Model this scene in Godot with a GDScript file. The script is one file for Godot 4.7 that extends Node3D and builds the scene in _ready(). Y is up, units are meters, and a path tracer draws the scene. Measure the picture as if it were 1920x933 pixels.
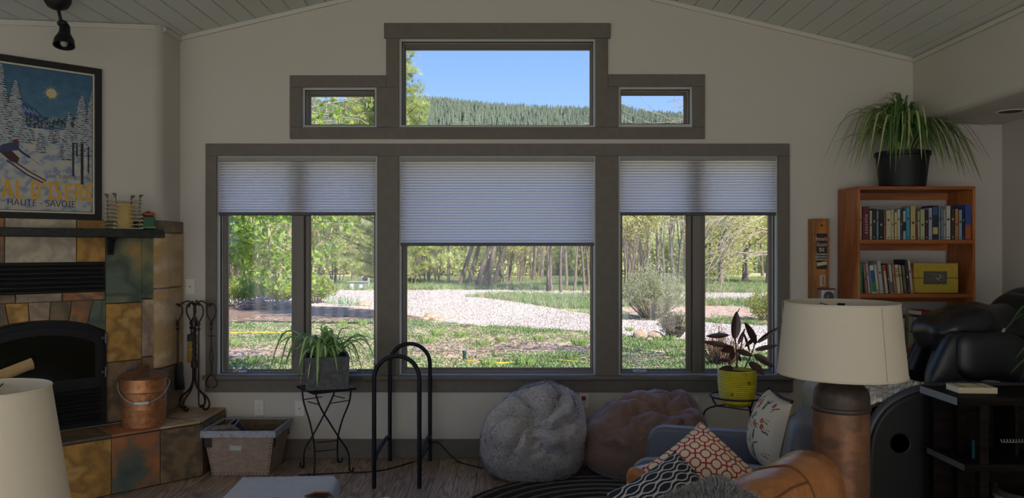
extends Node3D
# A living room looked at towards its big front window. Pixel measures of the photograph (1920x933) are turned
# into metres with at(): F is the focal length in pixels, EYE the camera height above the floor.
const F := 1460.0
const EYE := 1.636
const LAWN := -0.37
const WALL := 6.1

var rng := RandomNumberGenerator.new()
var M := {}
var taken := {}


class Shape:
	var v := PackedVector3Array()
	var n := PackedVector3Array()
	var uv := PackedVector2Array()
	var c := PackedColorArray()
	var ix := PackedInt32Array()
	var col := Color.WHITE
	var xf := Transform3D()

	func add(p: Vector3, t := Vector2.ZERO) -> void:
		v.append(xf * p)
		n.append(Vector3.ZERO)
		uv.append(t)
		c.append(col)

	func tri(a: int, b: int, d: int) -> void:
		ix.append(a)
		ix.append(b)
		ix.append(d)

	func normals(v0: int, i0: int) -> void:
		for k in range(i0, ix.size(), 3):
			var a := ix[k]
			var b := ix[k + 1]
			var d := ix[k + 2]
			var m := (v[d] - v[a]).cross(v[b] - v[a])
			n[a] += m
			n[b] += m
			n[d] += m
		for k in range(v0, v.size()):
			n[k] = n[k].normalized() if n[k].length_squared() > 1e-20 else Vector3.UP

	func poly(pts: Array) -> void:   # a flat fan
		var v0 := v.size()
		var i0 := ix.size()
		for k in pts.size():
			add(pts[k], Vector2(k % 2, k / 2))
		for k in range(1, pts.size() - 1):
			tri(v0, v0 + k, v0 + k + 1)
		normals(v0, i0)

	func box(at: Vector3, size: Vector3, bevel := 0.0, turn := Basis()) -> void:
		var h := size / 2.0
		var bv: float = minf(bevel, minf(h.x, minf(h.y, h.z)) * 0.95)
		var v0 := v.size()
		for ax in 3:
			for s in [-1.0, 1.0]:
				var u := (ax + 1) % 3
				var w := (ax + 2) % 3
				var q := []
				for st in [[-1, -1], [1, -1], [1, 1], [-1, 1]]:
					var p := Vector3.ZERO
					p[ax] = s * h[ax]
					p[u] = st[0] * (h[u] - bv)
					p[w] = st[1] * (h[w] - bv)
					q.append(v.size())
					add(at + turn * p, Vector2(st[0] * 0.5 + 0.5, st[1] * 0.5 + 0.5))
					var m := Vector3.ZERO
					m[ax] = s
					n[n.size() - 1] = (xf.basis * (turn * m)).normalized()
				if s > 0:
					tri(q[0], q[2], q[1])
					tri(q[0], q[3], q[2])
				else:
					tri(q[0], q[1], q[2])
					tri(q[0], q[2], q[3])
		if bv <= 0.0:
			return
		# edges and corners join the six faces; vertex of face (ax, s) at corner signs sg
		var corner := [[-1, -1], [1, -1], [1, 1], [-1, 1]]
		var find := func(ax: int, sg: Array) -> int:
			var u := (ax + 1) % 3
			var w := (ax + 2) % 3
			for k in 4:
				if corner[k][0] == sg[u] and corner[k][1] == sg[w]:
					return v0 + ax * 8 + (4 if sg[ax] > 0 else 0) + k
			return v0
		for ax in 3:
			var u := (ax + 1) % 3
			var w := (ax + 2) % 3
			for su in [-1, 1]:
				for sw in [-1, 1]:
					var lo := [0, 0, 0]
					var hi := [0, 0, 0]
					lo[ax] = -1
					hi[ax] = 1
					lo[u] = su
					hi[u] = su
					lo[w] = sw
					hi[w] = sw
					var a: int = find.call(u, lo)
					var b: int = find.call(u, hi)
					var d: int = find.call(w, hi)
					var e: int = find.call(w, lo)
					if su * sw > 0:
						tri(a, b, d)
						tri(a, d, e)
					else:
						tri(a, d, b)
						tri(a, e, d)
		for sx in [-1, 1]:
			for sy in [-1, 1]:
				for sz in [-1, 1]:
					var sg := [sx, sy, sz]
					var a: int = find.call(0, sg)
					var b: int = find.call(1, sg)
					var d: int = find.call(2, sg)
					if sx * sy * sz > 0:
						tri(a, d, b)
					else:
						tri(a, b, d)

	func grid(p: PackedVector3Array, nu: int, nv: int, wrap := false, uvs := PackedVector2Array()) -> void:   # nv rows of nu points
		var v0 := v.size()
		var i0 := ix.size()
		for k in p.size():
			add(p[k], uvs[k] if uvs.size() else Vector2(float(k % nu) / (nu - 1), float(k / nu) / (nv - 1)))
		for j in nv - 1:
			for i in (nu if wrap else nu - 1):
				var a := v0 + j * nu + i
				var b := v0 + j * nu + (i + 1) % nu
				tri(a, b, b + nu)
				tri(a, b + nu, a + nu)
		normals(v0, i0)

	func tube(path: Array, radius, sides := 8, caps := true, closed := false) -> void:
		var cnt := path.size()
		var v0 := v.size()
		var i0 := ix.size()
		var up := Vector3.UP
		var t0: Vector3 = (path[1] - path[0]).normalized()
		if absf(t0.y) > 0.9:
			up = Vector3.RIGHT
		var side := t0.cross(up).normalized()
		for k in cnt:
			var t: Vector3
			if closed:
				t = (path[(k + 1) % cnt] - path[(k + cnt - 1) % cnt]).normalized()
			else:
				t = (path[mini(k + 1, cnt - 1)] - path[maxi(k - 1, 0)]).normalized()
			side = (side - t * side.dot(t)).normalized()
			var other := t.cross(side)
			var r: float = radius[k] if radius is Array else radius
			for s in sides:
				var a := TAU * s / sides
				add(path[k] + (side * cos(a) + other * sin(a)) * r, Vector2(float(s) / sides, float(k) / cnt))
		for k in (cnt if closed else cnt - 1):
			for s in sides:
				var a := v0 + k * sides + s
				var b := v0 + k * sides + (s + 1) % sides
				var d := v0 + ((k + 1) % cnt) * sides + (s + 1) % sides
				var e := v0 + ((k + 1) % cnt) * sides + s
				tri(a, b, d)
				tri(a, d, e)
		normals(v0, i0)
		if caps and not closed:
			for e in 2:
				var pts := []
				for s in sides:
					pts.append(xf.affine_inverse() * v[v0 + (cnt - 1) * sides * e + (s if e else sides - 1 - s)])
				poly(pts)

	func lathe(prof: Array, seg := 24, at := Vector3.ZERO, arc := TAU) -> void:   # prof holds Vector2(radius, height); sharp bends are split
		var rows := []
		for k in prof.size():
			rows.append([prof[k], k])
			if k > 0 and k < prof.size() - 1:
				var a: Vector2 = (prof[k] - prof[k - 1]).normalized()
				var b: Vector2 = (prof[k + 1] - prof[k]).normalized()
				if a.dot(b) < 0.72:
					rows.append([prof[k], -1])
		var v0 := v.size()
		var i0 := ix.size()
		for r in rows:
			for s in seg + 1:
				var a := arc * s / seg
				if s == seg and arc == TAU:
					a = 0.0
				add(at + Vector3(cos(a) * r[0].x, r[0].y, sin(a) * r[0].x), Vector2(float(s) / seg * 2.0, r[0].y))
		for k in rows.size() - 1:
			if rows[k + 1][1] == -1:
				continue
			for s in seg:
				var a := v0 + k * (seg + 1) + s
				tri(a, a + 1, a + seg + 2)
				tri(a, a + seg + 2, a + seg + 1)
		normals(v0, i0)
		if arc == TAU:
			for k in rows.size():
				var a := v0 + k * (seg + 1)
				var m := (n[a] + n[a + seg]).normalized() if (n[a] + n[a + seg]).length() > 0.3 else n[a]
				n[a] = m
				n[a + seg] = m

	func prism(outline: PackedVector2Array, z0: float, z1: float) -> void:   # an outline in x, y pushed along z
		var at := Geometry2D.triangulate_polygon(outline)
		var cnt := outline.size()
		for z in [z0, z1]:
			var v0 := v.size()
			var i0 := ix.size()
			for p in outline:
				add(Vector3(p.x, p.y, z), p)
			for k in range(0, at.size(), 3):
				if z == z0:
					tri(v0 + at[k], v0 + at[k + 1], v0 + at[k + 2])
				else:
					tri(v0 + at[k], v0 + at[k + 2], v0 + at[k + 1])
			normals(v0, i0)
		for k in cnt:
			var a := outline[k]
			var b := outline[(k + 1) % cnt]
			poly([Vector3(a.x, a.y, z0), Vector3(a.x, a.y, z1), Vector3(b.x, b.y, z1), Vector3(b.x, b.y, z0)])

	func ball(at: Vector3, r: Vector3, nu := 16, nv := 10) -> void:
		var p := PackedVector3Array()
		for j in nv + 1:
			var t := PI * j / nv
			for i in nu:
				var a := TAU * i / nu
				p.append(at + Vector3(r.x * sin(t) * cos(a), r.y * cos(t), r.z * sin(t) * sin(a)))
		grid(p, nu, nv + 1, true)

	func mesh() -> ArrayMesh:
		var m := ArrayMesh.new()
		var a := []
		a.resize(Mesh.ARRAY_MAX)
		a[Mesh.ARRAY_VERTEX] = v
		a[Mesh.ARRAY_NORMAL] = n
		a[Mesh.ARRAY_TEX_UV] = uv
		a[Mesh.ARRAY_COLOR] = c
		a[Mesh.ARRAY_INDEX] = ix
		m.add_surface_from_arrays(Mesh.PRIMITIVE_TRIANGLES, a)
		return m


# ---------------------------------------------------------------- naming and tagging
func numbered(called: String) -> String:
	var k: int = taken.get(called, 0)
	taken[called] = k + 1
	return called if k == 0 else "%s_%03d" % [called, k]


func obj(called: String, s, material: Material, parent: Node = null) -> MeshInstance3D:
	var o := MeshInstance3D.new()
	o.mesh = s.mesh() if s is Shape else s
	o.material_override = material
	if parent == null:
		o.name = numbered(called)
		add_child(o)
	else:
		var k := 0
		o.name = called
		while parent.has_node(NodePath(o.name)):
			k += 1
			o.name = "%s_%03d" % [called, k]
		parent.add_child(o)
	return o


func tag(o: Node, label: String, category: String, group := "") -> Node:
	o.set_meta("label", label)
	o.set_meta("category", category)
	if group:
		o.set_meta("group", group)
	return o


func thing(called: String, label: String, category: String, place := Vector3.ZERO, turn := 0.0, group := "") -> Node3D:
	var o := Node3D.new()
	o.name = numbered(called)
	add_child(o)
	o.position = place
	o.rotation.y = turn
	tag(o, label, category, group)
	return o


func setting(called: String) -> Node3D:
	var o := Node3D.new()
	o.name = called
	o.set_meta("kind", "structure")
	add_child(o)
	return o


func struct(called: String, s: Shape, material: Material) -> MeshInstance3D:
	var o := obj(called, s, material)
	o.set_meta("kind", "structure")
	return o


func stuff(o: Node) -> Node:
	o.set_meta("kind", "stuff")
	return o


func many(called: String, mesh: Mesh, material: Material, where: Array, parent: Node = null, tints := []) -> MultiMeshInstance3D:
	var mm := MultiMesh.new()
	mm.transform_format = MultiMesh.TRANSFORM_3D
	mm.use_colors = tints.size() > 0
	mm.mesh = mesh
	mm.instance_count = where.size()
	for k in where.size():
		mm.set_instance_transform(k, where[k])
		if tints.size():
			mm.set_instance_color(k, tints[k % tints.size()])
	var o := MultiMeshInstance3D.new()
	o.multimesh = mm
	o.material_override = material
	o.set_meta("kind", "stuff")
	if parent:
		o.name = called
		parent.add_child(o, true)
	else:
		o.name = numbered(called)
		add_child(o)
	return o


# ---------------------------------------------------------------- measures
func at(px: float, py: float, d: float) -> Vector3:
	return Vector3((px - 960.0) / F * d, EYE - (py - 466.5) / F * d, -d)


func ground(px: float, py: float, h := LAWN) -> Vector3:   # where the sight line through a pixel meets a level
	return at(px, py, (EYE - h) * F / (py - 466.5))


func slab(s: Shape, x0: float, x1: float, y0: float, y1: float, d: float, thick: float, bevel := 0.0) -> void:   # a board given by its pixel edges, front face at depth d
	var a := at(x0, y1, d)
	var b := at(x1, y0, d)
	s.box(Vector3((a.x + b.x) / 2, (a.y + b.y) / 2, -d - thick / 2), Vector3(b.x - a.x, b.y - a.y, thick), bevel)


func rnd(a: float, b: float) -> float:
	return rng.randf_range(a, b)


func curve(pts: Array, steps := 8) -> Array:   # a smooth line through points
	var out := []
	for k in pts.size() - 1:
		var a: Vector3 = pts[maxi(k - 1, 0)]
		var b: Vector3 = pts[k]
		var d: Vector3 = pts[k + 1]
		var e: Vector3 = pts[mini(k + 2, pts.size() - 1)]
		for i in steps:
			out.append(b.cubic_interpolate(d, a, e, float(i) / steps))
	out.append(pts[pts.size() - 1])
	return out


func ring(r: float, centre := Vector3.ZERO, steps := 32, squash := 1.0) -> Array:
	var out := []
	for k in steps:
		out.append(centre + Vector3(cos(TAU * k / steps) * r, 0, sin(TAU * k / steps) * r * squash))
	return out


# ---------------------------------------------------------------- materials
func hex(c: String) -> Color:
	return Color.html(c)


func mat(color: Color, rough := 0.7, metal := 0.0) -> StandardMaterial3D:
	var m := StandardMaterial3D.new()
	m.albedo_color = color
	m.roughness = rough
	m.metallic = metal
	m.metallic_specular = 0.5
	return m


func noise(freq: float, stops: Array, octaves := 4, kind := FastNoiseLite.TYPE_SIMPLEX_SMOOTH, size := 256, warp := 0.0) -> NoiseTexture2D:
	var f := FastNoiseLite.new()
	f.seed = rng.randi() % 10000
	f.noise_type = kind
	f.frequency = freq
	f.fractal_octaves = octaves
	if warp > 0.0:
		f.domain_warp_enabled = true
		f.domain_warp_amplitude = warp
		f.domain_warp_frequency = freq
	var t := NoiseTexture2D.new()
	t.width = size
	t.height = size
	t.seamless = true
	t.noise = f
	var g := Gradient.new()
	var offs := PackedFloat32Array()
	var cols := PackedColorArray()
	for k in stops.size():
		offs.append(float(k) / (stops.size() - 1))
		cols.append(stops[k])
	g.offsets = offs
	g.colors = cols
	t.color_ramp = g
	return t


func grain(m: StandardMaterial3D, t: Texture2D, scale: Vector3, in_world := true) -> StandardMaterial3D:
	m.albedo_texture = t
	m.uv1_triplanar = true
	m.uv1_world_triplanar = in_world
	m.uv1_scale = scale
	m.albedo_color = Color.WHITE
	return m


func relief(m: StandardMaterial3D, t: Texture2D, cm: float) -> StandardMaterial3D:
	m.heightmap_enabled = true
	m.heightmap_texture = t
	m.heightmap_scale = cm
	return m


func tinted(m: StandardMaterial3D) -> StandardMaterial3D:
	m.vertex_color_use_as_albedo = true
	return m


func leafy(m: StandardMaterial3D, through: Color) -> StandardMaterial3D:
	m.backlight_enabled = true
	m.backlight = through
	return m


func fill_poly(im: Image, pts: Array, color: Color) -> void:   # fills an outline in an image, row by row
	var lo := 1e9
	var hi := -1e9
	for p in pts:
		lo = minf(lo, p.y)
		hi = maxf(hi, p.y)
	for y in range(maxi(0, int(lo)), mini(im.get_height() - 1, int(hi)) + 1):
		var xs := []
		for k in pts.size():
			var a: Vector2 = pts[k]
			var b: Vector2 = pts[(k + 1) % pts.size()]
			if (a.y <= y + 0.5) != (b.y <= y + 0.5):
				xs.append(a.x + (y + 0.5 - a.y) / (b.y - a.y) * (b.x - a.x))
		xs.sort()
		for k in range(0, xs.size() - 1, 2):
			im.fill_rect(Rect2i(int(round(xs[k])), y, maxi(1, int(round(xs[k + 1] - xs[k]))), 1), color)


func blob(im: Image, cx: float, cy: float, rx: float, ry: float, color: Color) -> void:
	for y in range(int(cy - ry), int(cy + ry) + 1):
		var t := (y - cy) / maxf(ry, 0.01)
		if absf(t) < 1.0:
			var w := rx * sqrt(1.0 - t * t)
			im.fill_rect(Rect2i(int(round(cx - w)), y, maxi(1, int(round(2 * w))), 1), color)


func stroke(im: Image, pts: Array, w: float, color: Color) -> void:
	for k in pts.size() - 1:
		var a: Vector2 = pts[k]
		var b: Vector2 = pts[k + 1]
		var steps := maxi(1, int(a.distance_to(b) / maxf(0.7, w * 0.4)))
		for i in steps + 1:
			var p := a.lerp(b, float(i) / steps)
			blob(im, p.x, p.y, w, w, color)


func words(called: String, text: String, place: Vector3, height: float, material: Material, parent: Node, turn := Basis(), font := "Droid Sans", stretch := 1.0, bold := 700) -> MeshInstance3D:
	var t := TextMesh.new()
	var f := SystemFont.new()
	f.font_names = PackedStringArray([font])
	f.font_weight = bold
	t.font = f
	t.text = text
	t.font_size = 64
	t.pixel_size = height / 46.0
	t.depth = 0.0008
	t.curve_step = 2.0
	var o := obj(called, t, material, parent)
	var fit := stretch if stretch > 0.0 else -stretch / maxf(0.001, t.get_aabb().size.x)   # a negative stretch is the width wanted
	o.transform = Transform3D(turn.scaled_local(Vector3(fit, 1, 1)), place)
	return o


# ---------------------------------------------------------------- the scene
func _ready() -> void:
	rng.seed = 20
	var cam := Camera3D.new()
	cam.name = "camera"
	add_child(cam)
	cam.position = Vector3(0, EYE, 0)
	cam.fov = rad_to_deg(2.0 * atan(466.5 / F))
	cam.near = 0.05
	cam.far = 3000.0
	cam.current = true

	var env := Environment.new()
	env.background_mode = Environment.BG_SKY
	var sky_look := ProceduralSkyMaterial.new()
	sky_look.sky_top_color = Color(0.29, 0.50, 0.89)
	sky_look.sky_horizon_color = Color(0.68, 0.81, 0.95)
	sky_look.sky_curve = 0.17
	sky_look.ground_bottom_color = Color(0.35, 0.38, 0.28)
	sky_look.ground_horizon_color = Color(0.55, 0.6, 0.5)
	sky_look.sun_angle_max = 4.0
	sky_look.sky_cover = clouds()
	var sky := Sky.new()
	sky.sky_material = sky_look
	env.sky = sky
	env.tonemap_mode = Environment.TONE_MAPPER_LINEAR
	env.tonemap_exposure = 1.55
	env.sdfgi_enabled = true
	env.ssao_enabled = true
	env.ssil_enabled = true
	var around := WorldEnvironment.new()
	around.name = "surroundings"
	around.environment = env
	add_child(around)

	var sun := DirectionalLight3D.new()
	sun.name = "sun"
	add_child(sun)
	sun.rotation_degrees = Vector3(-46, 49, 0)
	sun.light_color = Color(1.0, 0.96, 0.88)
	sun.light_energy = 2.0
	sun.light_angular_distance = 0.6
	sun.shadow_enabled = true

	materials()
	shell()
	windows()
	fireplace()
	shades()
	chairs_and_bags()
	right_side()
	bookcase()
	small_things()
	outdoors()


func clouds() -> ImageTexture:   # small fair-weather puffs low over the horizon, all the way round
	var w := 1024
	var h := 512
	var im := Image.create(w, h, false, Image.FORMAT_RGBA8)
	im.fill(Color(1, 1, 1, 0))
	var f := FastNoiseLite.new()
	f.seed = 5
	f.frequency = 0.02
	f.fractal_octaves = 4
	var puffs := []
	var r := RandomNumberGenerator.new()
	r.seed = 9
	for k in 26:
		puffs.append([r.randf() * w, 256.0 - r.randf_range(14, 70), r.randf_range(9, 26), r.randf_range(2.5, 6)])
	for p in [[112, 284, 7, 1.7], [300, 281, 18, 3.2], [-345, 293, 9, 3]]:   # three that the front windows show: pixel offset from the middle, row, half sizes
		puffs.append([512.0 + atan2(p[0], F) / TAU * w, 256.0 - atan(p[1] / sqrt(F * F + p[0] * p[0])) / PI * h, p[2] / 2.0, p[3]])
	for p in puffs:
		for y in range(int(p[1] - p[3] - 2), int(p[1] + p[3] + 3)):
			for x in range(int(p[0] - p[2] - 2), int(p[0] + p[2] + 3)):
				var d := Vector2((x - p[0]) / p[2], (y - p[1]) / p[3]).length()
				var a := clampf((1.0 - d) * 1.6 + f.get_noise_2d(x * 6.0, y * 9.0) * 0.9, 0.0, 1.0)
				var xi := posmod(x, w)
				if a > 0.0 and y >= 0 and y < 256:
					im.set_pixel(xi, y, Color(1, 1, 1, maxf(im.get_pixel(xi, y).a, a * 0.62)))
	return ImageTexture.create_from_image(im)


func materials() -> void:
	var speck := noise(0.9, [hex("000000"), hex("ffffff")], 3)
	M.paint = relief(mat(hex("cac3b7"), 0.85), speck, 0.06)
	M.paint.uv1_triplanar = true
	M.paint.uv1_scale = Vector3(6, 6, 6)
	M.board = mat(hex("d3d3c8"), 0.75)
	M.crown = mat(hex("cdc8bc"), 0.6)
	M.groove = mat(hex("4a4a44"), 0.9)
	M.trim = grain(mat(Color.WHITE, 0.62), noise(0.03, [hex("6a6258"), hex("6e665b"), hex("686056"), hex("6c6459")], 4), Vector3(1.2, 1.2, 1.2))
	M.frame = mat(hex("6a6258"), 0.42)
	M.jamb = mat(hex("b9b9b2"), 0.35)
	M.frame_warm = mat(hex("7d6a50"), 0.55)
	M.strip = mat(hex("cfcfca"), 0.35)
	M.gasket = mat(hex("1c1c1d"), 0.7)
	M.glass = mat(Color(0.9, 0.97, 0.95, 0.04), 0.02)
	M.glass.transparency = BaseMaterial3D.TRANSPARENCY_ALPHA
	M.iron = relief(mat(hex("17171a"), 0.5, 0.35), speck, 0.05)
	M.iron.uv1_triplanar = true
	M.iron.uv1_scale = Vector3(14, 14, 14)
	M.steel = mat(hex("b4b4b8"), 0.35, 0.35)
	M.black = mat(hex("0e0e10"), 0.55)
	M.white_plastic = mat(hex("dcd8cc"), 0.5)
	var oak := noise(0.014, [hex("a08f80"), hex("b8a797"), hex("85766a"), hex("bdac9c"), hex("c2b2a2"), hex("9d8c7e"), hex("786a5f"), hex("c0af9f"), hex("a79687"), hex("84756a"), hex("c7b7a7"), hex("b2a192")], 1, FastNoiseLite.TYPE_SIMPLEX_SMOOTH, 512, 9.0)
	M.oak = []
	for k in 4:
		var m := grain(mat(Color.WHITE, 0.36), oak, Vector3(1.9, 1.0, 0.17))
		m.uv1_offset = Vector3(k * 0.27, 0, k * 0.19)
		m.albedo_color = Color(0.91 + k * 0.03, 0.86 + k * 0.03, 0.80 + k * 0.03)
		relief(m, oak, 0.12)
		M.oak.append(m)
	var cherry := noise(0.01, [hex("a05a2a"), hex("b8713a"), hex("935022"), hex("b26a34")], 3, FastNoiseLite.TYPE_SIMPLEX_SMOOTH, 256, 12.0)
	M.cherry = grain(mat(Color.WHITE, 0.45), cherry, Vector3(2.5, 0.4, 2.5))
	M.cherry_flat = grain(mat(Color.WHITE, 0.45), cherry, Vector3(0.4, 2.5, 2.5))
	# slate in six tempers: the stone itself is mottled in these colours
	var kinds := [
		[hex("a47c3c"), hex("be8e46"), hex("8b6834"), hex("c49956"), hex("7f6941")],
		[hex("575f54"), hex("65705c"), hex("475149"), hex("7c7c5b"), hex("b4884a")],
		[hex("97806e"), hex("ae9583"), hex("84705f"), hex("b8a27e"), hex("c6ab8c")],
		[hex("b4a78b"), hex("c4b89d"), hex("a59684"), hex("c8bb9e"), hex("957e6c")],
		[hex("925f3f"), hex("b67c4a"), hex("6b5648"), hex("a4693c"), hex("565a4f")],
		[hex("6a5843"), hex("7f694d"), hex("5a4f40"), hex("8b7051"), hex("5d5546")],
		[hex("49534c"), hex("555e56"), hex("a36943"), hex("bb7c4d"), hex("685545")],
		[hex("c4a784"), hex("d2b690"), hex("b3966f"), hex("bb9458"), hex("dcc6a4")]]
	M.slate = []
	var cleft := noise(0.02, [hex("000000"), hex("8a8a8a"), hex("9a9a9a"), hex("ffffff")], 5)
	for k in kinds.size():
		var m := grain(mat(Color.WHITE, 0.55), noise(0.006 if k in [1, 6] else 0.011, kinds[k], 5, FastNoiseLite.TYPE_SIMPLEX_SMOOTH, 256, 14.0), Vector3(1.1, 1.1, 1.1), false)
		relief(m, cleft, 0.5)
		M.slate.append(m)
	M.grout = mat(hex("33302a"), 0.9)
	M.leather_tan = relief(grain(mat(Color.WHITE, 0.27), noise(0.02, [hex("90582e"), hex("a86e3c"), hex("995f34"), hex("b47845")], 4), Vector3(2, 2, 2), false), noise(0.12, [hex("000000"), hex("ffffff")], 4, FastNoiseLite.TYPE_CELLULAR), 0.05)
	M.leather_black = relief(mat(hex("121317"), 0.38), noise(0.1, [hex("000000"), hex("ffffff")], 3, FastNoiseLite.TYPE_CELLULAR), 0.04)
	M.leather_black.uv1_triplanar = true
	M.leather_black.uv1_scale = Vector3(5, 5, 5)
	M.velvet = relief(mat(hex("565a66"), 0.5), noise(0.2, [hex("000000"), hex("ffffff")], 3), 0.04)
	M.velvet.uv1_triplanar = true
	M.velvet.uv1_scale = Vector3(6, 6, 6)
	M.velvet.rim_enabled = true
	M.velvet.rim = 0.5
	M.velvet.rim_tint = 0.4
	M.linen = relief(mat(hex("cfc3ad"), 0.85), noise(0.35, [hex("000000"), hex("ffffff")], 2), 0.05)
	M.linen.uv1_triplanar = true
	M.linen.uv1_scale = Vector3(7, 7, 7)
	leafy(M.linen, Color(0.32, 0.29, 0.24))
	M.copper = grain(mat(Color.WHITE, 0.42, 0.55), noise(0.02, [hex("b5794a"), hex("c98c5c"), hex("a26a42"), hex("c0855a")], 4), Vector3(3, 3, 3), false)
	M.copper_dark = grain(mat(Color.WHITE, 0.42, 0.4), noise(0.015, [hex("7c543a"), hex("936446"), hex("6c4e3a"), hex("8a5e44")], 4), Vector3(2, 2, 2), false)
	M.paper = mat(hex("d8cfb8"), 0.9)
	M.bark = relief(grain(mat(Color.WHITE, 0.9), noise(0.04, [hex("4c4038"), hex("6a5b50"), hex("7d6f64"), hex("554940")], 4), Vector3(1.5, 0.5, 1.5)), speck, 0.6)


# ---------------------------------------------------------------- the room
func px_of(x: float, d: float) -> float:
	return 960.0 + x / d * F


var holes := []   # window openings in metres: x0, x1, y0, y1


func shell() -> void:
	var spans := [[406, 707, 292, 705], [748, 1117, 292, 705], [1160, 1459, 291, 705], [566, 706, 163, 238], [748, 1117, 72, 238], [1160, 1299, 162, 236]]
	for s in spans:
		var a := at(s[0], s[3], WALL)
		var b := at(s[1], s[2], WALL)
		holes.append([a.x, b.x, a.y, b.y])
	var s := Shape.new()
	walled(s, -5.4, 4.06, -0.45, 4.3, holes, -WALL - 0.2, -WALL)
	struct("wall_front", s, M.paint)
	# the chimney corner: a solid of the wall that turns 45 degrees, its corner rounded
	s = Shape.new()
	var plan := PackedVector2Array()
	plan.append(Vector2(-2.6, -6.1))
	for k in 7:
		var a := deg_to_rad(0.0 + 45.0 * k / 6)
		plan.append(Vector2(-2.6 - 0.15, -5.77 - 0.06) + Vector2(cos(a), sin(a)) * 0.15)
	plan.append(Vector2(-5.35, -3.03))
	plan.append(Vector2(-5.35, -6.1))
	s.xf = Transform3D(Basis(Vector3.RIGHT, PI / 2), Vector3.ZERO)
	s.prism(plan, -4.0, 0.0)
	struct("wall_fireplace", s, M.paint)
	s = Shape.new()
	walled_side(s, -5.4, -5.2, -3.3, 3.2, -0.45, 3.4, [[-3.1, 2.9, 0.06, 2.6]])
	struct("wall_left", s, M.paint)
	s = Shape.new()
	walled(s, -5.4, 4.06, -0.45, 4.3, [[-5.1, -1.65, 0.02, 2.62], [-1.6, 1.6, 0.02, 2.62], [1.65, 3.8, 0.02, 2.62], [-4.0, -0.05, 2.68, 3.3], [0.05, 3.0, 2.68, 3.3]], 3.0, 3.2)
	struct("wall_back", s, M.paint)
	s = Shape.new()
	walled_side(s, 3.84, 4.06, -6.3, 3.2, -0.45, 3.1, [[1.6, 2.8, 0.1, 2.3]])
	struct("wall_right", s, M.paint)
	# header over the wide opening on the right, its lower edges rounded
	s = Shape.new()
	var head := PackedVector2Array([Vector2(3.14, 3.6), Vector2(3.14, 2.67)])
	for k in 6:
		var a := PI + PI / 2 * k / 5
		head.append(Vector2(3.19, 2.66) + Vector2(cos(a), sin(a)) * 0.05)
	head.append_array(PackedVector2Array([Vector2(3.3, 2.61), Vector2(3.3, 3.6)]))
	s.prism(head, -6.1, 3.0)
	struct("wall_header", s, M.paint)
	s = Shape.new()
	s.box(Vector3(3.58, 2.68, -1.55), Vector3(0.56, 0.14, 9.1))
	struct("ceiling_alcove", s, M.paint)
	# board ceiling: two slopes that meet over the middle of the room
	var roof := setting("ceiling")
	var ridge := Vector2(-0.083, 3.89)
	s = Shape.new()
	for e in [-1.0, 1.0]:
		var ends := 5.6 if e < 0 else 4.3
		s.prism(PackedVector2Array([ridge + Vector2(0, 0.014), ridge + Vector2(e * ends, -0.235 * ends + 0.014), ridge + Vector2(e * ends, -0.235 * ends + 0.16), ridge + Vector2(0, 0.16)]), -6.9, 3.4)
	obj("deck", s, M.groove, roof)
	var shapes := {}
	for e in [-1.0, 1.0]:
		var k := 0
		while (k + 1) * 0.137 < (5.2 if e < 0 else 3.42):
			var p := Shape.new()
			var w := 0.137 / cos(atan(0.235))
			if not shapes.has(e):
				var turn := Basis(Vector3.BACK, -e * atan(0.235))
				p.box(Vector3.ZERO, Vector3(w - 0.0035, 0.016, 9.05), 0.0035, turn)
				shapes[e] = p.mesh()
			var o := obj("plank", shapes[e], M.board, roof)
			o.position = Vector3(ridge.x + e * (k + 0.5) * 0.137, ridge.y - 0.235 * (k + 0.5) * 0.137 + 0.004, -1.575)
			k += 1
	# small crown strip along the walls
	var crown := setting("trim_3")
	for e in [-1.0, 1.0]:
		s = Shape.new()
		var x1 := -2.6 if e < 0 else 3.14
		var y1 := ridge.y - 0.235 * absf(x1 - ridge.x)
		s.xf = Transform3D(Basis.IDENTITY, Vector3(0, -0.005, 0))
		s.prism(PackedVector2Array([Vector2(ridge.x, ridge.y), Vector2(x1, y1), Vector2(x1, y1 - 0.032), Vector2(ridge.x, ridge.y - 0.032)]), -6.1, -6.08)
		obj("strip", s, M.crown, crown)
	s = Shape.new()
	s.box(Vector3(3.131, 3.105, -1.55), Vector3(0.018, 0.034, 9.06), 0.002)
	obj("strip", s, M.crown, crown)
	s = Shape.new()
	s.box(Vector3(-2.591, 3.273, -5.95), Vector3(0.018, 0.034, 0.29), 0.002)
	obj("strip", s, M.crown, crown)
	s = Shape.new()
	var p := []
	for t in [0.03, 1.9]:
		var y: float = 3.30 - 0.235 * t
		p.append([Vector3(-2.61 - t + 0.015, y - 0.01, -5.77 + t + 0.015), Vector3(-2.61 - t + 0.015, y - 0.044, -5.77 + t + 0.015)])
	for q in [Vector3.ZERO, Vector3(-0.014, 0, -0.014)]:
		s.poly([p[0][0] + q, p[1][0] + q, p[1][1] + q, p[0][1] + q])
	s.poly([p[0][1], p[1][1], p[1][1] + Vector3(-0.014, 0, -0.014), p[0][1] + Vector3(-0.014, 0, -0.014)])
	obj("strip", s, M.crown, crown)
	# floor boards
	var floor_ := setting("floor")
	s = Shape.new()
	s.box(Vector3(-0.68, -0.11, -1.55), Vector3(9.4, 0.18, 9.4))
	obj("subfloor", s, M.groove, floor_)
	var boards := 60
	for k in boards:
		var p2 := Shape.new()
		p2.box(Vector3.ZERO, Vector3(0.1487, 0.02, 9.08), 0.002)
		var o := obj("plank", p2, M.oak[(k * 7 + k / 3) % 4], floor_)
		o.position = Vector3(-5.13 + k * 0.15, -0.01, -1.55)
	s = Shape.new()
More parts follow.
